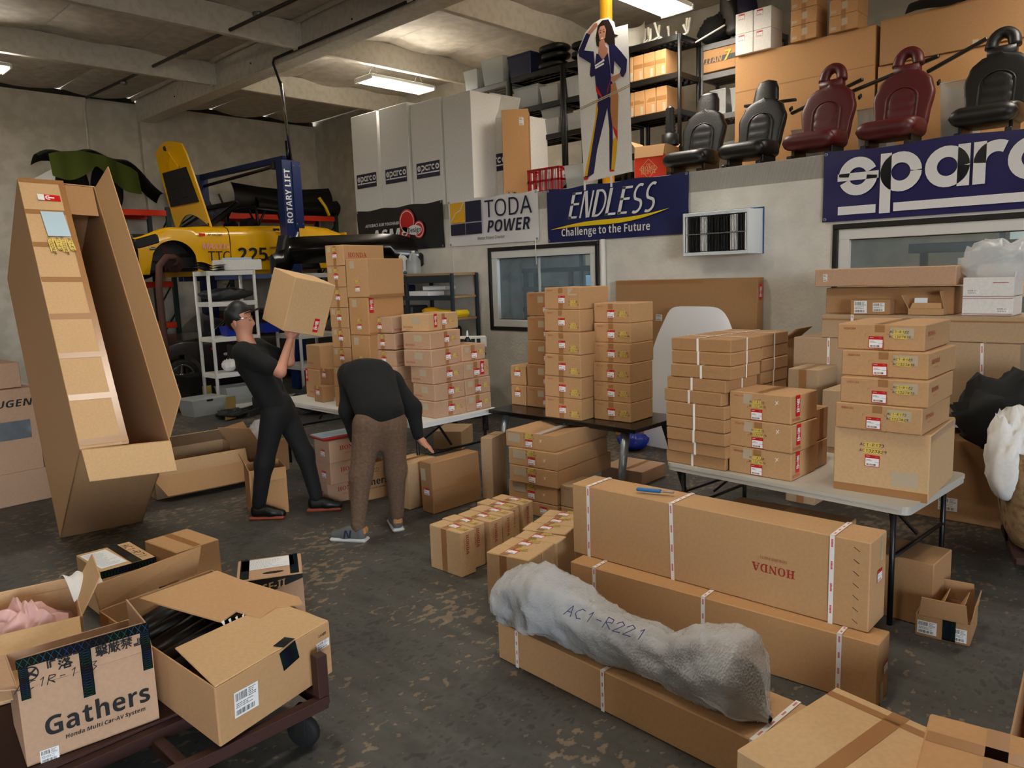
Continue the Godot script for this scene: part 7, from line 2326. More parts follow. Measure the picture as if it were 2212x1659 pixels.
	plastic_shelf("white plastic shelf rack behind the raised carton", 6.42, 7.15, -11.5, -10.8, [0.07, 0.6, 1.1, 1.6, 2.06])
	carton("carton", "white open tray carton on the left plastic shelf rack", "", [5.82, 2.145, -11.5, 0.0, 0.62, 0.16, 0.4], "card_white", "")
	part(boxst(Vector3(0.36, 0.03, 0.26), at(0, 0.015, 0), 0.004), "blue_folder", M.paper_blue, self, at(5.8, 2.307, -11.45, 0.1))
	tag(get_node("blue_folder"), "light blue folder lying on the white open tray", "folder")
	s = new_st(true)
	for k in 3:
		grid(s, 10, 4, func(u: float, v: float) -> Vector3: return Vector3(5.05 + u * 0.5, 2.15 + 0.035 * k + 0.05 * (1 - u) * (1 - u) + 0.02 * sin(u * 8.0), -11.55 + v * 0.3))
	tag(part(s, "rubber_mats", M.charcoal, self), "dark rubber mats piled on the left plastic shelf rack", "mat", "", "stuff")
	crumple("grey_sheet", "crumpled grey sheeting on the second shelf of the left plastic rack", "plastic", Vector3(5.6, 1.68, -11.5), Vector3(0.4, 0.09, 0.2), M.dark_grey)
	for k in 2:
		var b := tub(["blue parts bin on the third shelf behind the cap", "blue parts bin on the third shelf right of the neck"][k], Vector3(5.62 + k * 0.62, 1.14, -11.45), Vector3(0.3, 0.14, 0.24), 0.0, 0.3, "iron", false, M.blue_bin, "blue parts bins")
	var o := part(boxst(Vector3(0.48, 0.42, 0.38), at(0, 0.21, 0), 0.012), "amplifier_case", mat("brown_case", Color(0.16, 0.13, 0.12), 0.4), self, at(5.86, 0.58, -11.5))
	tag(o, "dark brown metal case on the fourth shelf of the left plastic rack", "case")
	crumple("white_rag", "white rag on the fourth shelf beside the brown case", "cloth", Vector3(5.5, 0.58, -11.4), Vector3(0.1, 0.09, 0.1), M.white)
	tub("clear bin on the floor in front of the grey car's wheel", Vector3(4.98, 0.0, -11.3), Vector3(0.56, 0.24, 0.42), 0.1, 0.3, "dark_grey", true)
	tub("clear crate on the bottom shelf of the left plastic rack", Vector3(5.68, 0.075, -11.5), Vector3(0.62, 0.26, 0.4), 0.0, 0.2, "grey")
	var t := tub("black tote with a yellow sticker beside the grey car's wheel", Vector3(5.45, 0.0, -12.4), Vector3(0.55, 0.46, 0.42), 0.0, 0.5, "black", true, M.black_plastic, "")
	part(boxst(Vector3(0.15, 0.2, 0.002), at(0.02, 0.2, 0.205), 0.0), "yellow_sticker", M.note, t)
	t = thing("floor_jack", "grey steel jack body on the floor by the plastic shelf rack", "jack", Vector3(5.35, 0, -10.5), 0.5)
	for k in [-1, 1]:
		part(boxst(Vector3(0.5, 0.10, 0.02), at(0, 0.07, 0.12 * k), 0.006), "side_plate", M.dark_grey, t)
	part(boxst(Vector3(0.06, 0.2, 0.2), at(0.2, 0.15, 0), 0.01), "handle_socket", M.dark_grey, t)
	s = new_st()
	sheet(s, Vector3(4.86, 0.02, -10.35), Vector3(5.06, 0.02, -10.42), Vector3(5.46, 0.22, -11.2), Vector3(5.28, 0.22, -11.15), 0.012)
	tag(part(s, "gold_strip", mat("dull_gold", Color(0.45, 0.36, 0.16), 0.8), self), "dull gold sanding strip lying on clutter by the plastic rack", "strip")
	for q in [[Vector3(4.62, 0, -12.0), Vector3(0.35, 0.10, 0.25)], [Vector3(5.1, 0, -10.6), Vector3(0.22, 0.06, 0.2)], [Vector3(5.75, 0, -10.3), Vector3(0.2, 0.05, 0.15)], [Vector3(6.2, 0, -9.8), Vector3(0.5, 0.22, 0.35)], [Vector3(6.3, 0, -8.6), Vector3(0.45, 0.25, 0.3)]]:
		crumple("scrap_parts", "dark car parts lying loose on the floor among the clutter", "car parts", q[0], q[1], M.charcoal, "loose dark parts on the floor")
	s = new_st()
	bar(s, Vector3(4.35, 0.03, -8.9), Vector3(5.1, 0.05, -9.35), 0.08, 0.03)
	tag(part(s, "timber_batten", M.timber, self), "pale timber batten on the floor behind the man in the cap", "timber")
	# big black bumper on the plastic rack, reaching over to the shelf unit
	t = thing("bumper", "big black car bumper shell lying over the plastic rack below the black banner", "car part")
	s = new_st(true)
	grid(s, 40, 12, func(u: float, v: float) -> Vector3:
		var p := Vector3(5.95, 0, -10.55).lerp(Vector3(7.36, 0, -8.95), u)
		var lo := 2.08 - 0.06 * u if u > 0.85 or u < 0.15 else 2.20
		var hi := 2.60 - 0.10 * pow(absf(u - 0.5) * 2.0, 6.0) - (0.15 if u < 0.12 else 0.0)
		return p + Vector3(-0.25 * sin(v * PI) * sin(u * PI) - 0.05, lerpf(lo, hi, v), 0.1 * sin(v * PI)))
	part(s, "shell", M.black_gloss, t)
	for u in [[6.0, -10.5, 0.3], [7.33, -9.0, 0.2]]:
		part(boxst(Vector3(0.12, u[2], 0.3), at(u[0], 2.2, u[1], 0.7), 0.03), "corner", M.black_plastic, t)
	t = thing("door_mirror", "black and grey car quarter trim standing on the left plastic rack", "car part")
	s = new_st(true)
	grid(s, 8, 8, func(u: float, v: float) -> Vector3: return Vector3(6.25 + u * 0.22 + 0.15 * v, 2.15 + v * 0.52, -11.2 + 0.1 * sin(u * PI)))
	part(s, "trim", M.black_plastic, t)
	s = new_st(true)
	tube(s, [Vector3(6.5, 2.10, -11.1), Vector3(6.56, 2.4, -11.1), Vector3(6.7, 2.72, -11.1)], 0.03)
	part(s, "edge", M.steel, t)
	# small workmate and bottle right of the white table
	t = thing("heater_stand", "black plastic workstand with a white slotted back by the shelf unit", "stand", Vector3(6.55, 0, -7.05), -0.9)
	part(boxst(Vector3(0.42, 0.05, 0.3), at(0, 0.95, 0), 0.015), "tray", M.black_plastic, t)
	for k in [-1, 1]:
		s = new_st()
		bar(s, Vector3(0.16 * k, 0.93, 0), Vector3(0.2 * k, 0.0, 0.1), 0.07, 0.05, 0.01)
		part(s, "leg", M.charcoal, t)
	for k in 9:
		part(boxst(Vector3(0.26, 0.02, 0.03), at(0, 0.15 + k * 0.08, 0.02), 0.003), "slat", M.charcoal, t)
	part(boxst(Vector3(0.44, 0.16, 0.05), Transform3D(Basis(Vector3(1, 0, 0), -0.15), Vector3(0, 1.10, -0.15)), 0.02), "back_panel", M.white_plastic, t)
	for k in 5:
		part(boxst(Vector3(0.05, 0.09, 0.008), Transform3D(Basis(Vector3(1, 0, 0), -0.15), Vector3(-0.16 + k * 0.07, 1.10, -0.122)), 0.002), "slot", M.black, t)
	t = thing("spray_bottle", "black bottle with a white nozzle on the black workstand", "bottle", Vector3(6.5, 0.977, -7.0))
	s = new_st(true)
	lathe(s, [Vector2(0, 0), Vector2(0.045, 0.0), Vector2(0.045, 0.17), Vector2(0.02, 0.2), Vector2(0.02, 0.21)], 16)
	part(s, "body", M.black_gloss, t)
	s = new_st(true)
	lathe(s, [Vector2(0.02, 0.21), Vector2(0.016, 0.24), Vector2(0.005, 0.29), Vector2(0, 0.29)], 12)
	part(s, "nozzle", M.white, t)


func plastic_shelf(label: String, x0: float, x1: float, z0: float, z1: float, ys: Array) -> void:
	shelf_rack(label, x0, x1, z0, z1, ys, M.white_plastic, 0.0)


func yellow_car() -> void:
	var t := thing("car", "yellow open roadster with its bonnet up, raised on the blue lift", "car")
	var top := [[4.5, 2.64], [4.88, 2.74], [5.5, 2.92], [6.3, 2.955], [7.5, 2.985], [8.2, 3.0], [8.55, 2.97], [8.8, 2.90], [8.95, 2.72]]
	var arch := [Vector3(5.48, 2.30, 0.385), Vector3(7.88, 2.30, 0.37)]
	var y: Material = M.car_yellow
	part(car_side(top, 4.90, 6.462, 2.13, arch, -12.97), "front_fender", y, t)
	part(car_side(top, 6.472, 7.54, 2.17, arch, -12.96), "door", y, t)
	part(car_side(top, 7.55, 8.95, 2.18, arch, -12.97), "rear_fender", y, t)
	var s := new_st(true)
	grid(s, 16, 8, func(u: float, v: float) -> Vector3: return Vector3(lerpf(7.7, 8.93, u), curve(top, lerpf(7.7, 8.93, u)) - 0.01 + 0.05 * sin(v * PI), -13.16 - v * 1.3))
	part(s, "boot_lid", y, t)
	part(boxst(Vector3(0.05, 0.7, 1.5), at(8.92, 2.52, -13.75), 0.02), "rear_panel", y, t)
	part(boxst(Vector3(1.6, 0.10, 1.4), at(6.7, 2.14, -13.8), 0.01), "sill", y, t)
	part(boxst(Vector3(3.9, 0.16, 1.2), at(6.9, 2.26, -13.8), 0.02), "underbody", M.charcoal, t)
	part(boxst(Vector3(1.2, 0.5, 1.2), at(5.5, 2.55, -13.85), 0.05), "engine", M.iron, t)
	part(boxst(Vector3(0.04, 0.6, 1.4), at(6.42, 2.62, -13.8), 0.01), "firewall", M.charcoal, t)
	# bonnet standing open, underside to the front
	var b := Basis(Vector3(0, 0, 1), Vector3(-0.22, 0.975, 0), Vector3(-0.975, -0.22, 0))
	var xf := Transform3D(b, Vector3(6.22, 2.92, -13.80))
	var out := PackedVector2Array()
	for i in 21:
		var a := i / 20.0
		out.append(Vector2(lerpf(-0.53, 0.53, a), 1.44 + 0.10 * sin(a * PI)))
	for i in 11:
		var q := i / 10.0
		out.append(Vector2(0.55 + 0.15 * sqrt(q), 1.40 - 1.40 * q))
	for i in 11:
		out.append(Vector2(0.66 - 1.32 * i / 10.0, 0.02 + 0.26 * sin(PI * i / 10.0)))
	for i in 11:
		var q := 1.0 - i / 10.0
		out.append(Vector2(-0.55 - 0.15 * sqrt(q), 1.40 - 1.40 * q))
	s = new_st()
	prism(s, out, 0.03, xf)
	part(s, "bonnet", y, t)
	s = new_st()
	prism(s, PackedVector2Array([Vector2(-0.56, 0.46), Vector2(0.56, 0.46), Vector2(0.47, 1.06), Vector2(-0.47, 1.06)]), 0.03, xf * at(0, 0, 0.03))
	part(s, "insulation_pad", mat("pad", Color(0.10, 0.095, 0.09), 0.85), t)
	for q in [[-0.2, 0.8, 0.3, 0.12], [0.15, 0.65, 0.24, 0.16], [-0.25, 0.55, 0.2, 0.08], [0.25, 0.9, 0.2, 0.06]]:
		part(boxst(Vector3(q[2], q[3], 0.02), xf * at(q[0], q[1], 0.045), 0.01), "pad_boss", M.pad, t)
	for q in [[-0.36, 1.2, 0.2, 0.2], [0.36, 1.2, 0.2, 0.2]]:
		s = new_st()
		band(s, [Vector2(-0.1, -0.1), Vector2(0.1, -0.1), Vector2(0.1, 0.1), Vector2(-0.1, 0.1), Vector2(-0.1, -0.1)], 0.025, xf * at(q[0], q[1], 0.02))
		part(s, "bonnet_rib", M.car_yellow, t)
	for a in [[-0.08, 0.08], [0.08, -0.08]]:
		s = new_st()
		bar(s, xf * Vector3(a[0] * 3, 1.08, 0.03), xf * Vector3(a[0] * 0.4, 1.36, 0.03), 0.04, 0.03)
		part(s, "bonnet_rib", y, t)
	s = new_st(true)
	lathe(s, [Vector2(0.045, 0), Vector2(0.03, 0.02), Vector2(0, 0.02)], 14, xf * Transform3D(Basis(Vector3(1, 0, 0), PI / 2), Vector3(-0.12, 1.44, 0.02)))
	part(s, "latch", M.black, t)
	# windscreen and roll hoops
	for z in [-13.15, -14.55]:
		s = new_st()
		bar(s, Vector3(6.20, 2.95, z), Vector3(6.80, 3.36, z - signf(z + 13.8) * 0.08), 0.07, 0.10, 0.02)
		part(s, "windscreen_pillar", M.black_gloss, t)
	s = new_st()
	bar(s, Vector3(6.80, 3.37, -13.2), Vector3(6.80, 3.37, -14.5), 0.06, 0.10, 0.02)
	part(s, "windscreen_header", M.black_gloss, t)
	s = new_st()
	sheet(s, Vector3(6.22, 2.97, -13.2), Vector3(6.22, 2.97, -14.5), Vector3(6.79, 3.34, -14.45), Vector3(6.79, 3.34, -13.25), 0.006)
	part(s, "windscreen", M.car_glass, t)
	s = new_st(true)
	tube(s, [Vector3(7.18, 2.9, -13.25), Vector3(7.18, 3.22, -13.27), Vector3(7.2, 3.32, -13.35), Vector3(7.2, 3.33, -14.3), Vector3(7.18, 3.22, -14.4), Vector3(7.18, 2.9, -14.4)], 0.026, 10)
	tube(s, [Vector3(7.2, 3.3, -13.35), Vector3(7.62, 3.26, -13.3), Vector3(7.72, 2.9, -13.3)], 0.026, 10)
	tube(s, [Vector3(7.2, 3.3, -13.6), Vector3(7.7, 2.92, -14.2)], 0.022, 8)
	tube(s, [Vector3(7.22, 3.0, -13.3), Vector3(7.4, 3.28, -13.34)], 0.022, 8)
	part(s, "roll_bar", M.black_plastic, t)
	for k in 2:
		part(boxst(Vector3(0.16, 0.45, 0.42), Transform3D(Basis(Vector3(0, 0, 1), -0.2), Vector3(7.05, 2.9, -13.45 - k * 0.65)), 0.07), "seat", M.cloth_black, t)
	# front wheel arch: liner, strut, hub and hose
	s = new_st(true)
	grid(s, 20, 3, func(u: float, v: float) -> Vector3: return Vector3(5.48 - cos(u * PI) * 0.40, 2.28 + sin(u * PI) * 0.40, -13.0 - v * 0.55))
	part(s, "wheel_arch_liner", M.black_plastic, t)
	part(boxst(Vector3(0.34, 0.30, 0.06), at(5.76, 2.32, -13.2), 0.06), "arch_guard", M.black_plastic, t)
	s = new_st(true)
	lathe(s, [Vector2(0.0, 0.03), Vector2(0.05, 0.03), Vector2(0.06, 0.0), Vector2(0.145, 0.0), Vector2(0.145, -0.02), Vector2(0.0, -0.02)], 28, Transform3D(Basis(Vector3(1, 0, 0), PI / 2), Vector3(5.50, 2.30, -13.05)))
	part(s, "brake_disc", M.rust, t)
	for k in 5:
		s = new_st(true)
		tube(s, [Vector3(5.50 + cos(k * TAU / 5) * 0.05, 2.30 + sin(k * TAU / 5) * 0.05, -13.03), Vector3(5.50 + cos(k * TAU / 5) * 0.05, 2.30 + sin(k * TAU / 5) * 0.05, -12.95)], 0.008, 6)
		part(s, "wheel_stud", M.iron, t)
	s = new_st(true)
	var coil := []
	for i in 60:
		var a := i * 0.6
		coil.append(Vector3(5.44 + cos(a) * 0.05, 2.36 + i * 0.0055, -13.3 + sin(a) * 0.05))
	tube(s, coil, 0.012, 6)
	part(s, "coil_spring", M.red, t)
	part(boxst(Vector3(0.09, 0.2, 0.10), at(5.40, 2.28, -13.15), 0.02), "brake_caliper", mat("wine", Color(0.25, 0.04, 0.07), 0.5), t)
	# handle, mirror stalk, lettering
	s = new_st(true)
	tube(s, [Vector3(7.36, 2.86, -12.95), Vector3(7.46, 2.84, -12.93), Vector3(7.56, 2.76, -12.94)], 0.02)
	part(s, "door_handle", y, t)
	part(boxst(Vector3(0.13, 0.045, 0.012), at(7.37, 2.89, -12.955), 0.004), "handle_recess", M.black, t)
	part(boxst(Vector3(0.4, 0.17, 0.04), Transform3D(Basis(Vector3(0, 0, 1), 0.28), Vector3(5.06, 2.66, -12.99)), 0.03), "headlamp_opening", M.black, t)
	part(boxst(Vector3(0.10, 0.05, 0.04), at(5.13, 2.55, -12.96), 0.015), "side_lamp", M.steel, t)
	var f := -12.94
	var pink := mat("decal_pink", Color(0.90, 0.62, 0.66), 0.4)
	type_part("MAXXIS", "lettering", 0.13, pink, t, Vector3(6.19, 2.585, f), "Droid Sans", true, 0.2)
	type_part("TTC", "lettering", 0.25, M.ink, t, Vector3(6.24, 2.40, f), "Droid Sans", false, 0.0, 1.0)
	type_part("225", "lettering", 0.33, M.ink, t, Vector3(6.87, 2.44, f + 0.01), "Droid Sans", true, 0.0, 1.1)
	type_part("evasive", "lettering", 0.13, M.ink, t, Vector3(7.36, 2.38, f + 0.01), "Droid Sans", true, 0.25)
	type_part("AP RACING", "lettering", 0.05, M.ink, t, Vector3(6.2, 2.78, f - 0.015), "Droid Sans", true, 0.2)
	part(boxst(Vector3(0.11, 0.045, 0.002), at(5.97, 2.78, f - 0.015), 0.0), "red_decal", M.red_sticker, t)
	type_part("URSP", "lettering", 0.05, M.ink, t, Vector3(7.26, 2.56, f + 0.01), "Droid Sans", true, 0.2)
	s = new_st(true)
	tube(s, [Vector3(5.42, 2.40, -12.85), Vector3(5.26, 2.40, -12.78), Vector3(5.12, 2.26, -12.75), Vector3(5.08, 1.9, -12.75), Vector3(5.07, 0.9, -12.7), Vector3(5.0, 0.2, -12.7)], 0.055, 12)
	tag(part(s, "exhaust_hose", mat("hose_brown", Color(0.33, 0.20, 0.17), 0.7), self), "brown ribbed extraction hose hanging at the yellow car's front hub", "hose")


func lift() -> void:
	var t := thing("vehicle_lift", "blue two-post vehicle lift holding up the yellow car", "lift")
	part(boxst(Vector3(0.26, 4.05, 0.22), at(7.32, 2.025, -12.4), 0.01), "column", M.lift_blue, t)
	part(boxst(Vector3(0.17, 1.15, 0.012), at(7.46, 3.45, -12.276, 0.0), 0.002), "front_plate", M.lift_face, t)
	part(boxst(Vector3(0.26, 4.05, 0.22), at(6.95, 2.025, -15.0), 0.01), "column", M.lift_blue, t)
	for k in 4:
		var s := new_st(true)
		lathe(s, [Vector2(0.014, 0), Vector2(0.010, 0.008), Vector2(0, 0.009)], 8, Transform3D(Basis(Vector3(1, 0, 0), PI / 2), Vector3(7.40 + 0.12 * (k % 2), 2.95 + 1.0 * (k / 2), -12.268)))
		part(s, "bolt", M.zinc, t)
	var s := new_st()
	bar(s, Vector3(7.32, 4.08, -12.4), Vector3(6.95, 4.0, -15.0), 0.10, 0.10, 0.006)
	part(s, "crossbar", M.lift_blue, t)
	s = new_st(true)
	tube(s, [Vector3(7.28, 3.98, -12.55), Vector3(7.0, 3.84, -14.9)], 0.03)
	part(s, "shutoff_bar", M.black_plastic, t)
	part(boxst(Vector3(0.12, 0.14, 0.1), at(7.24, 3.98, -12.62), 0.02), "switch", M.dark_grey, t)
	s = new_st(true)
	tube(s, [Vector3(7.42, 4.0, -12.45), Vector3(7.42, 4.4, -12.45)], 0.035)
	part(s, "cylinder", M.black_gloss, t)
	for z in [-13.1, -14.5]:
		s = new_st()
		bar(s, Vector3(7.1, 2.05, -12.5 if z > -13.8 else -14.9), Vector3(6.2, 2.05, z), 0.12, 0.09, 0.006)
		part(s, "arm", M.lift_blue, t)
	type_part("ROTARY LIFT", "lettering", 0.155, M.white, t, Vector3(7.28, 3.42, -12.285), "Droid Sans", true, 0.0, 1.0, Basis(Vector3(0, 0, 1), PI / 2))
	s = new_st(true)
	tube(s, [Vector3(6.40, 4.9, -10.8), Vector3(6.62, 4.82, -11.1)], 0.022)
	part(s, "elbow", M.iron, t)
	s = new_st(true)
	tube(s, [Vector3(6.40, 4.92, -10.79), Vector3(7.46, 4.05, -12.42)], 0.026)
	tag(part(s, "chrome_pipe", M.chrome, self), "bright chrome pipe running down from the beam to the lift top", "pipe")


func grey_car() -> void:
	var t := thing("car", "dark grey roadster parked under the yellow car, half hidden by shelves", "car")
	var top := [[4.6, 0.66], [5.2, 0.86], [5.9, 0.97], [6.6, 1.0], [7.8, 1.0], [9.0, 0.92]]
	var arch := [Vector3(5.76, 0.33, 0.37), Vector3(8.16, 0.33, 0.36)]
	part(car_side(top, 4.7, 6.75, 0.18, arch, -13.75), "front_fender", M.car_grey, t)
	part(car_side(top, 6.76, 9.0, 0.2, arch, -13.75), "door_and_rear", M.car_grey, t)
	var s := new_st(true)
	grid(s, 16, 10, func(u: float, v: float) -> Vector3: return Vector3(lerpf(4.75, 6.45, u), curve(top, lerpf(4.75, 6.45, u)) - 0.02 + 0.08 * sin(v * PI), -13.92 - v * 1.35))
	part(s, "bonnet", M.car_grey, t)
	s = new_st(true)
	grid(s, 10, 8, func(u: float, v: float) -> Vector3: return Vector3(lerpf(6.3, 7.0, u), 0.99 + 0.42 * sin(u * PI / 2), lerpf(-13.85, -15.2, v)))
	part(s, "windscreen", M.car_glass, t)
	s = new_st(true)
	grid(s, 14, 8, func(u: float, v: float) -> Vector3: return Vector3(lerpf(6.98, 8.3, u), 1.0 + 0.42 * cos(u * PI / 2 * 0.9), lerpf(-13.9, -15.15, v)))
	part(s, "soft_top", M.cloth_black, t)
	s = new_st(true)
	tube(s, [Vector3(6.32, 1.0, -13.84), Vector3(6.72, 1.30, -13.88), Vector3(7.0, 1.42, -13.92), Vector3(7.5, 1.40, -13.92)], 0.025)
	part(s, "windscreen_pillar", M.car_grey, t)
	s = new_st()
	sheet(s, Vector3(6.5, 1.01, -13.83), Vector3(7.9, 1.01, -13.83), Vector3(7.6, 1.36, -13.9), Vector3(7.02, 1.38, -13.9), 0.006)
	part(s, "side_window", M.car_glass, t)
	spoked_wheel(t, Vector3(5.76, 0.31, -13.85), 0.31)
	spoked_wheel(t, Vector3(8.16, 0.31, -13.85), 0.31)
	part(boxst(Vector3(0.09, 0.04, 0.015), at(6.35, 0.76, -13.745), 0.006), "side_marker", M.orange, t)
	for k in 2:
		s = new_st()
		prism(s, PackedVector2Array(arc(Vector2.ZERO, 0.045, 0.03, 0, 345, 14)), 0.004, at(6.58 + k * 0.13, 0.64, -13.735))
		prism(s, PackedVector2Array(arc(Vector2.ZERO, 0.018, 0.018, 0, 345, 10)), 0.007, at(6.58 + k * 0.13, 0.64, -13.735))
		part(s, "eye_sticker", M.white, t)
	s = new_st(true)
	grid(s, 12, 6, func(u: float, v: float) -> Vector3: return Vector3(5.0 + 0.15 * sin(v * PI), 0.3 + v * 0.5, -13.5 - u * 1.6))
	part(s, "front_bumper", M.black_plastic, t)


# ---------------------------------------------------------------- people: tapered bones joined smoothly, meshed as surface nets
# bones: [a, b, radius a, radius b]
func flesh(s: SurfaceTool, bones: Array, cell: float, k := 0.03) -> void:
	var lo := Vector3.INF
	var hi := -Vector3.INF
	for b in bones:
		var r := maxf(b[2], b[3]) + k + cell * 2.0
		for p in [b[0], b[1]]:
			lo = lo.min(p - Vector3.ONE * r)
			hi = hi.max(p + Vector3.ONE * r)
	var n := Vector3i(((hi - lo) / cell).ceil()) + Vector3i.ONE
	var f := PackedFloat32Array()
	f.resize(n.x * n.y * n.z)
	f.fill(9.0)
	for b in bones:
		var r := maxf(b[2], b[3]) + k + cell * 2.0
		var i0 := Vector3i((((b[0] as Vector3).min(b[1]) - Vector3.ONE * r - lo) / cell).floor()).clamp(Vector3i.ZERO, n - Vector3i.ONE)
		var i1 := Vector3i((((b[0] as Vector3).max(b[1]) + Vector3.ONE * r - lo) / cell).ceil()).clamp(Vector3i.ZERO, n - Vector3i.ONE)
		var a: Vector3 = b[0]
		var d: Vector3 = b[1] - a
		var dd := maxf(d.length_squared(), 1e-6)
		for z in range(i0.z, i1.z + 1):
			for y in range(i0.y, i1.y + 1):
				for x in range(i0.x, i1.x + 1):
					var p := lo + Vector3(x, y, z) * cell - a
					var t := clampf(p.dot(d) / dd, 0.0, 1.0)
					var v := (p - d * t).length() - lerpf(b[2], b[3], t)
					var at_ := x + n.x * (y + n.y * z)
					var o := f[at_]
					var h := maxf(k - absf(o - v), 0.0) / k
					f[at_] = minf(o, v) - h * h * k * 0.25
	var ids := {}
	var step := [1, n.x, n.x * n.y]
	for z in n.z - 1:
		for y in n.y - 1:
			for x in n.x - 1:
				var c := x + n.x * (y + n.y * z)
				var m := 0
				for i in 8:
					if f[c + (i & 1) + (step[1] if i & 2 else 0) + (step[2] if i & 4 else 0)] < 0.0:
						m += 1
				if m == 0 or m == 8:
					continue
				var sum := Vector3.ZERO
				var cnt := 0
				for i in 8:
					for ax in 3:
						if i & (1 << ax):
							continue
						var j := i | (1 << ax)
						var v0 := f[c + (i & 1) + (step[1] if i & 2 else 0) + (step[2] if i & 4 else 0)]
						var v1 := f[c + (j & 1) + (step[1] if j & 2 else 0) + (step[2] if j & 4 else 0)]
						if (v0 < 0.0) != (v1 < 0.0):
							var q := Vector3(i & 1, (i >> 1) & 1, (i >> 2) & 1)
							q[ax] = v0 / (v0 - v1)
							sum += q
							cnt += 1
				ids[c] = lo + (Vector3(x, y, z) + sum / cnt) * cell
	for c in ids:
		for ax in 3:
			var u: int = step[(ax + 1) % 3]
			var w: int = step[(ax + 2) % 3]
			var in0 := f[c] < 0.0
			if in0 == (f[c + step[ax]] < 0.0) or not (ids.has(c - u) and ids.has(c - w) and ids.has(c - u - w)):
				continue
			if in0:
				quad(s, ids[c - u - w], ids[c - w], ids[c], ids[c - u])
			else:
				quad(s, ids[c - u - w], ids[c - u], ids[c], ids[c - w])


func clothed(t: Node3D, n: String, m: Material, bones: Array, cell := 0.013, k := 0.03) -> void:
	var s := new_st(true)
	flesh(s, bones, cell, k)
	part(s, n, m, t)


func hand(to: Vector3, side: Vector3, curl: Vector3, wrist: Vector3) -> Array:
	var fwd := (to - wrist).normalized()
	var o := [[wrist, wrist + fwd * 0.05, 0.026, 0.030], [wrist + fwd * 0.04 - side * 0.02, wrist + fwd * 0.085 - side * 0.022, 0.022, 0.016], [wrist + fwd * 0.04 + side * 0.02, wrist + fwd * 0.085 + side * 0.022, 0.022, 0.016]]
	for i in 4:
		var l: float = [0.036, 0.042, 0.040, 0.030][i]
		var a := wrist + fwd * 0.09 + side * (0.030 - i * 0.020)
		var b := a + (fwd + curl * 0.5).normalized() * l
		o.append([a, b, 0.0095, 0.009])
		o.append([b, b + (fwd * 0.25 + curl).normalized() * l, 0.009, 0.0075])
	var th := wrist + fwd * 0.03 + side * 0.032
	o.append([th, th + (fwd + side + curl * 0.3).normalized() * 0.04, 0.013, 0.010])
	o.append([th + (fwd + side + curl * 0.3).normalized() * 0.04, th + (fwd * 1.6 + side + curl * 0.7).normalized() * 0.075, 0.010, 0.008])
	return o


func shoe(t: Node3D, heel: Vector3, dir: Vector3, m: Material, sole: Material, heel_m: Material) -> void:
	var h := heel + UP * 0.055
	clothed(t, "shoe", m, [[h, h + dir * 0.13 + UP * 0.0, 0.043, 0.045], [h + dir * 0.12, h + dir * 0.215 - UP * 0.014, 0.044, 0.034], [h + UP * 0.03, h + dir * 0.09 + UP * 0.03, 0.04, 0.034]], 0.008, 0.02)
	part(boxst(Vector3(0.095, 0.028, 0.295), Transform3D(Basis(UP.cross(dir).normalized(), UP, dir), heel + dir * 0.095 + UP * 0.014), 0.012), "sole", sole, t)
	if heel_m:
		part(boxst(Vector3(0.07, 0.05, 0.03), Transform3D(Basis(UP.cross(dir).normalized(), UP, dir), heel - dir * 0.035 + UP * 0.085), 0.012), "heel_tab", heel_m, t)


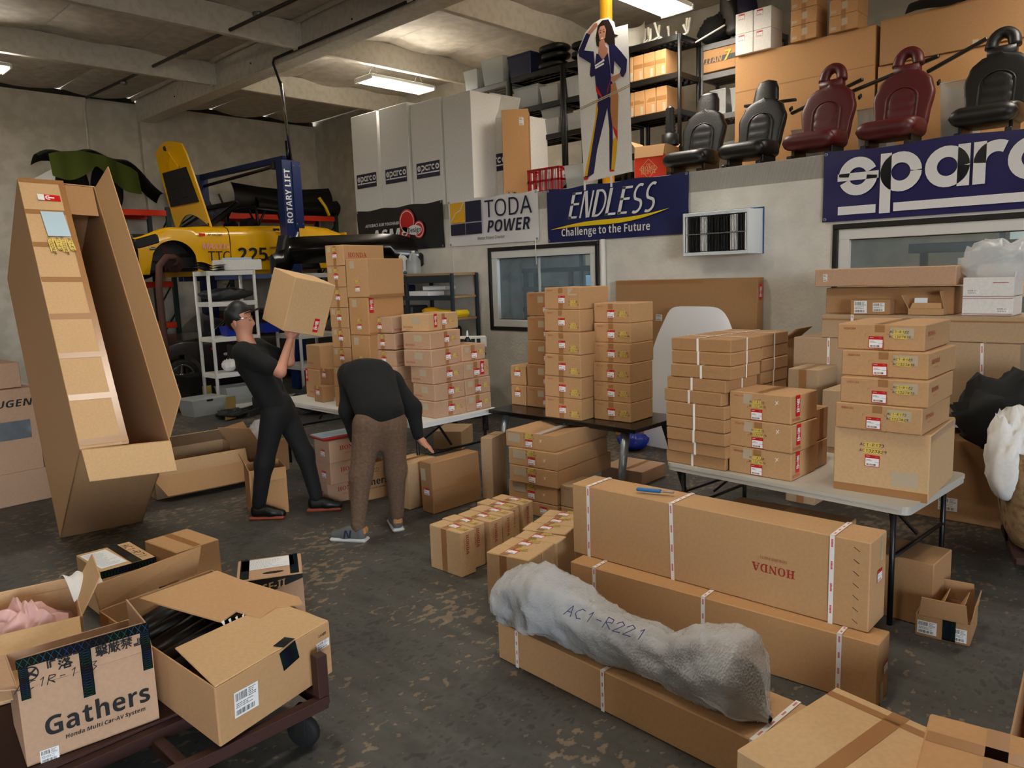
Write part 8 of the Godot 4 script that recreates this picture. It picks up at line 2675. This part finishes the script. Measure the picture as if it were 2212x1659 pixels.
func build_people() -> void:
	var a := Vector3(0.693, 0, 0.721)
	var n := Vector3(-0.721, 0, 0.693)
	# man in the cap, lifting a carton
	var t := thing("person", "person in black cap, glasses and black clothes lifting a carton overhead", "person", Vector3(3.16, 0, -5.72))
	var P := func(x: float, y: float, z: float) -> Vector3: return a * x + UP * y + n * z
	var hl: Vector3 = P.call(-0.02, 0.88, 0.09)
	var hr: Vector3 = P.call(0.0, 0.88, -0.09)
	var ch: Vector3 = P.call(-0.18, 1.30, 0.0)
	var nk: Vector3 = P.call(-0.235, 1.49, 0.0)
	var hd: Vector3 = P.call(-0.265, 1.63, 0.0)
	var sl: Vector3 = P.call(-0.20, 1.40, 0.17)
	var sr: Vector3 = P.call(-0.20, 1.40, -0.17)
	var el: Vector3 = P.call(0.09, 1.235, 0.20)
	var er: Vector3 = P.call(0.06, 1.28, -0.16)
	var wl: Vector3 = P.call(0.16, 1.49, 0.10)
	var wr: Vector3 = P.call(0.10, 1.46, -0.16)
	var kl: Vector3 = P.call(-0.13, 0.47, 0.10)
	var kr: Vector3 = P.call(0.16, 0.49, -0.08)
	var al: Vector3 = P.call(-0.20, 0.09, 0.10)
	var ar: Vector3 = P.call(0.23, 0.09, -0.08)
	var skin := [[nk, hd, 0.055, 0.06], [nk, ch, 0.06, 0.10], [ch, (hl + hr) / 2, 0.10, 0.09], [sl, ch, 0.04, 0.07], [sr, ch, 0.04, 0.07], [sl, el, 0.047, 0.041], [el, wl, 0.042, 0.027], [sr, er, 0.047, 0.041], [er, wr, 0.042, 0.027], [hl, kl, 0.06, 0.045], [kl, al, 0.045, 0.035], [hr, kr, 0.06, 0.045], [kr, ar, 0.045, 0.035],
		[hd + UP * 0.03 - a * 0.01, hd + UP * 0.06, 0.088, 0.088], [hd + a * 0.045 - UP * 0.02, hd + a * 0.055 - UP * 0.045, 0.055, 0.042], [hd + a * 0.095 + UP * 0.012, hd + a * 0.108 - UP * 0.012, 0.010, 0.014]]
	clothed(t, "body", M.skin, skin, 0.012, 0.035)
	clothed(t, "hand", M.skin, hand(wl + UP * 0.1, n * -0.2 + a * 0.98, a * 0.6 - n * 0.6, wl), 0.006, 0.012)
	clothed(t, "hand", M.skin, hand(wr + UP * 0.1, a, n * 0.6 + a * 0.4, wr), 0.006, 0.012)
	clothed(t, "t_shirt", M.cloth_black, [[nk - UP * 0.05, ch, 0.075, 0.135], [ch + n * 0.07, (hl + hr) / 2 + n * 0.06 + UP * 0.02, 0.115, 0.105], [ch - n * 0.07, (hl + hr) / 2 - n * 0.06 + UP * 0.02, 0.115, 0.105], [sl, ch, 0.075, 0.11], [sr, ch, 0.075, 0.11], [sl, sl.lerp(el, 0.72), 0.078, 0.075], [sr, sr.lerp(er, 0.72), 0.078, 0.075]], 0.013, 0.05)
	clothed(t, "trousers", M.jeans, [[(hl + hr) / 2 + UP * 0.06, (hl + hr) / 2, 0.12, 0.12], [hl, kl, 0.105, 0.072], [kl, al + UP * 0.04, 0.072, 0.056], [hr, kr, 0.105, 0.072], [kr, ar + UP * 0.04, 0.072, 0.056]], 0.013, 0.05)
	clothed(t, "cap", M.black, [[hd + UP * 0.065 - a * 0.02, hd + UP * 0.085 - a * 0.01, 0.102, 0.092], [hd + UP * 0.02 - a * 0.06, hd - UP * 0.02 - a * 0.055, 0.06, 0.05]], 0.01, 0.03)
	var s := new_st()
	sheet(s, hd + a * 0.06 + UP * 0.075 + n * 0.07, hd + a * 0.06 + UP * 0.075 - n * 0.07, hd + a * 0.185 + UP * 0.115 - n * 0.05, hd + a * 0.185 + UP * 0.115 + n * 0.05, 0.008)
	part(s, "cap_peak", M.black, t)
	s = new_st(true)
	tube(s, [hd + n * 0.09 - a * 0.01 + UP * 0.03, hd + n * 0.075 + a * 0.085 + UP * 0.04], 0.003, 6)
	tube(s, [hd + n * 0.06 + a * 0.1 + UP * 0.05, hd + n * 0.02 + a * 0.108 + UP * 0.05, hd + n * 0.02 + a * 0.105 + UP * 0.015, hd + n * 0.06 + a * 0.097 + UP * 0.015, hd + n * 0.06 + a * 0.1 + UP * 0.05], 0.003, 6)
	part(s, "glasses", M.chrome, t)
	clothed(t, "ear", M.skin, [[hd + n * 0.088 - a * 0.015 + UP * 0.01, hd + n * 0.086 - a * 0.012 - UP * 0.02, 0.014, 0.010]], 0.005, 0.01)
	for q in [al, ar]:
		clothed(t, "sock", M.white, [[q + UP * 0.05, q - UP * 0.02, 0.038, 0.04]], 0.01)
		shoe(t, Vector3(q.x, 0, q.z) - a * 0.03, a, M.black_plastic, M.sole_orange, null)
	# the carton he holds up
	var c := carton("carton", "tilted plain carton held up by the man in the cap", "", [0, 0, 0, 0, 0.36, 0.44, 0.40], "card_pale", "k:0.75,0.2,0.9")
	c.transform = Transform3D(Basis(UP, -0.05) * Basis(Vector3(0, 0, 1), -0.22) * Basis(Vector3(1, 0, 0), 0.22), Vector3(3.16, 0, -5.72) + P.call(0.14, 1.565, -0.06))
	# bent man, seen from behind
	t = thing("person", "person bending forward in dark hoodie, khaki trousers and grey trainers", "person", Vector3(3.26, 0, -4.66))
	hl = P.call(0.02, 0.86, 0.0)
	hr = P.call(0.19, 0.86, -0.02)
	kl = P.call(-0.05, 0.50, 0.04)
	kr = P.call(0.19, 0.50, -0.10)
	al = P.call(-0.09, 0.12, 0.06)
	ar = P.call(0.17, 0.12, -0.16)
	var pv: Vector3 = P.call(0.105, 0.95, -0.03)
	ch = P.call(-0.02, 1.19, -0.30)
	sl = P.call(-0.17, 1.21, -0.36)
	sr = P.call(0.14, 1.13, -0.44)
	el = P.call(-0.19, 0.93, -0.32)
	wl = P.call(-0.14, 0.70, -0.26)
	er = P.call(0.30, 0.92, -0.42)
	wr = P.call(0.34, 0.69, -0.36)
	hd = P.call(-0.06, 1.06, -0.58)
	clothed(t, "body", M.skin, [[pv, ch, 0.09, 0.10], [ch, hd, 0.06, 0.06], [hd, hd - UP * 0.04, 0.09, 0.085], [hd - n * 0.08, hd - n * 0.09 - UP * 0.02, 0.03, 0.02], [sl, ch, 0.04, 0.08], [sr, ch, 0.04, 0.08], [sl, el, 0.046, 0.04], [el, wl, 0.04, 0.027], [sr, er, 0.046, 0.04], [er, wr, 0.04, 0.027], [hl, kl, 0.06, 0.045], [kl, al, 0.045, 0.035], [hr, kr, 0.06, 0.045], [kr, ar, 0.045, 0.035]], 0.012, 0.035)
	clothed(t, "hair", M.hair, [[hd + UP * 0.02, hd - UP * 0.02 - n * 0.01, 0.097, 0.09]], 0.012)
	clothed(t, "hand", M.skin, hand(wl - UP * 0.1, n, a * 0.4 + n * 0.2, wl), 0.006, 0.012)
	clothed(t, "hand", M.skin, hand(wr - UP * 0.07 + a * 0.07, n, UP * -0.5 + a * 0.3, wr), 0.006, 0.012)
	clothed(t, "hoodie", M.hoodie, [[pv + UP * 0.01 - n * 0.02 - a * 0.05, ch - a * 0.05, 0.135, 0.145], [pv + UP * 0.01 + a * 0.05, ch + a * 0.07, 0.135, 0.14], [sl, ch, 0.085, 0.12], [sr, ch, 0.085, 0.12], [ch, ch - n * 0.14 + UP * 0.03, 0.11, 0.075], [sl, el, 0.083, 0.066], [el, wl + UP * 0.02, 0.066, 0.045], [sr, er, 0.083, 0.066], [er, wr + UP * 0.02, 0.066, 0.045]], 0.013, 0.05)
	clothed(t, "trousers", M.khaki, [[pv - a * 0.06 - UP * 0.06, pv + a * 0.06 - UP * 0.06, 0.12, 0.12], [hl, kl, 0.118, 0.078], [kl, al, 0.08, 0.052], [hr, kr, 0.115, 0.078], [kr, ar, 0.08, 0.052]], 0.013, 0.05)
	var d1 := (-a * 0.85 - n * 0.2).normalized()
	var d2 := (-n * 0.9 - a * 0.3).normalized()
	shoe(t, Vector3(al.x, 0, al.z) - d1 * 0.02, d1, M.shoe_grey, M.sole, M.shoe_tan)
	shoe(t, Vector3(ar.x, 0, ar.z), d2, M.shoe_grey, M.sole, M.shoe_tan)
	type_part("N", "emblem", 0.085, M.navy, t, Vector3(al.x, 0.065, al.z) + d1 * 0.08 + n * 0.056, "Droid Sans", true, 0.2, 1.0, Basis(a, UP, n))
	for q in [al, ar]:
		clothed(t, "sock", M.black, [[q + UP * 0.03, q - UP * 0.04, 0.04, 0.042]], 0.01)


# ---------------------------------------------------------------- the rest of the floor
func build_floor_things() -> void:
	# bubble wrapped bumper on the front long carton
	var t := thing("wrapped_bumper", "long car part in bubble wrap lying on the front long carton", "car part")
	var nz := FastNoiseLite.new()
	nz.seed = 4
	nz.frequency = 3.5
	for q in [["wrap", "bubble", 1.0], ["inner_part", "dark_grey", 0.62]]:
		var s := new_st(true)
		grid(s, 90, 36, func(u: float, v: float) -> Vector3:
			var b := v * TAU
			var r: float = curve([[0.0, 0.02], [0.04, 0.14], [0.22, 0.17], [0.45, 0.125], [0.68, 0.11], [0.80, 0.16], [0.93, 0.17], [1.0, 0.02]], u) * q[2]
			var p := Vector3(2.64, 0.205, -2.66).lerp(Vector3(2.62, 0.205, -1.20), u)
			var k: float = 1.0 + 0.30 * nz.get_noise_3d(u * 1.7, cos(b) * 0.35, sin(b) * 0.35) + 0.10 * absf(nz.get_noise_3d(u * 7.0, cos(b), sin(b)))
			return p + Vector3(cos(b) * r * 1.05 * k, maxf(r * 0.95 + sin(b) * r * k * 0.95, 0.0), 0.0))
		part(s, q[0], M[q[1]], t)
	var w := new_st()
	handwriting(w, "AC1-R221", 0.05, 0.004, Transform3D(Basis(Vector3(0.05, 0, 1), Vector3(0.75, 0.66, 0), Vector3(-0.66, 0.75, -0.05)), Vector3(2.53, 0.43, -1.92)))
	part(w, "writing", M.ink_blue, t)
	# white hood panel leaning on the wall
	t = thing("hood_panel", "glossy white car bonnet standing against the large flat carton", "car part")
	var s := new_st(true)
	grid(s, 24, 24, func(u: float, v: float) -> Vector3:
		var x := u * 2.0 - 1.0
		var hw := 0.56 * (1.0 if v < 0.45 else 1.0 - 0.34 * pow((v - 0.45) / 0.55, 2.2))
		var y := 0.03 + v * 1.52 - 0.13 * pow(absf(x), 6.0) * v
		return Vector3(6.90 + 0.16 * v + 0.05 * x * x, y, -4.14 + x * hw))
	part(s, "panel", M.white, t)
	# clipboard and knife
	t = thing("clipboard", "red clipboard with a white list on the topmost red printed carton", "clipboard", Vector3(3.60, 0.612, -5.60), -0.1)
	part(boxst(Vector3(0.36, 0.022, 0.26), at(0, 0.011, 0), 0.006), "board", M.red, t)
	part(boxst(Vector3(0.33, 0.004, 0.22), at(-0.01, 0.025, -0.01), 0.001), "paper", M.paper_blue, t)
	t = thing("utility_knife", "blue handled folding knife on the topmost long carton", "knife", Vector3(3.45, 0.735, -2.30), -1.25)
	part(boxst(Vector3(0.14, 0.018, 0.028), at(0, 0.009, 0), 0.006), "handle", mat("knife_blue", Color(0.05, 0.38, 0.60), 0.4), t)
	part(boxst(Vector3(0.08, 0.006, 0.02), at(0.10, 0.008, 0), 0.001), "blade", M.steel, t)
	# canvas hamper with black clothes and white paper
	t = thing("hamper", "stained canvas hamper in a wire frame at the right edge", "hamper", Vector3(5.75, 0, -0.72), 0.3)
	s = new_st(true)
	grid(s, 28, 10, func(u: float, v: float) -> Vector3:
		var b := u * TAU
		var r := lerpf(0.30, 0.40, sqrt(v))
		return Vector3(sgnpow(cos(b), 0.6) * r * 1.1, 0.16 + v * 0.62, -sgnpow(sin(b), 0.6) * r))
	part(s, "bag", M.canvas, t)
	for k in 6:
		s = new_st(true)
		var b := k * TAU / 6 + 0.4
		tube(s, [Vector3(cos(b) * 0.34, 0.13, sin(b) * 0.31), Vector3(cos(b) * 0.46, 0.80, sin(b) * 0.43)], 0.009, 6)
		part(s, "wire", M.iron, t)
	part(boxst(Vector3(0.7, 0.05, 0.6), at(0, 0.10, 0), 0.01), "base", M.rust, t)
	crumple("black_clothes", "black clothes heaped over the canvas hamper", "clothes", Vector3(5.95, 0.62, -0.98), Vector3(0.42, 0.26, 0.40), M.cloth_black)
	crumple("white_paper", "white crumpled paper and film hanging down the hamper's side", "paper", Vector3(5.42, 0.45, -0.98), Vector3(0.11, 0.26, 0.13), M.card_white)
	crumple("blue_bag", "blue and clear plastic bag on the floor behind the black desk", "bag", Vector3(6.78, 0.0, -4.72), Vector3(0.13, 0.09, 0.16), M.blue_bin)
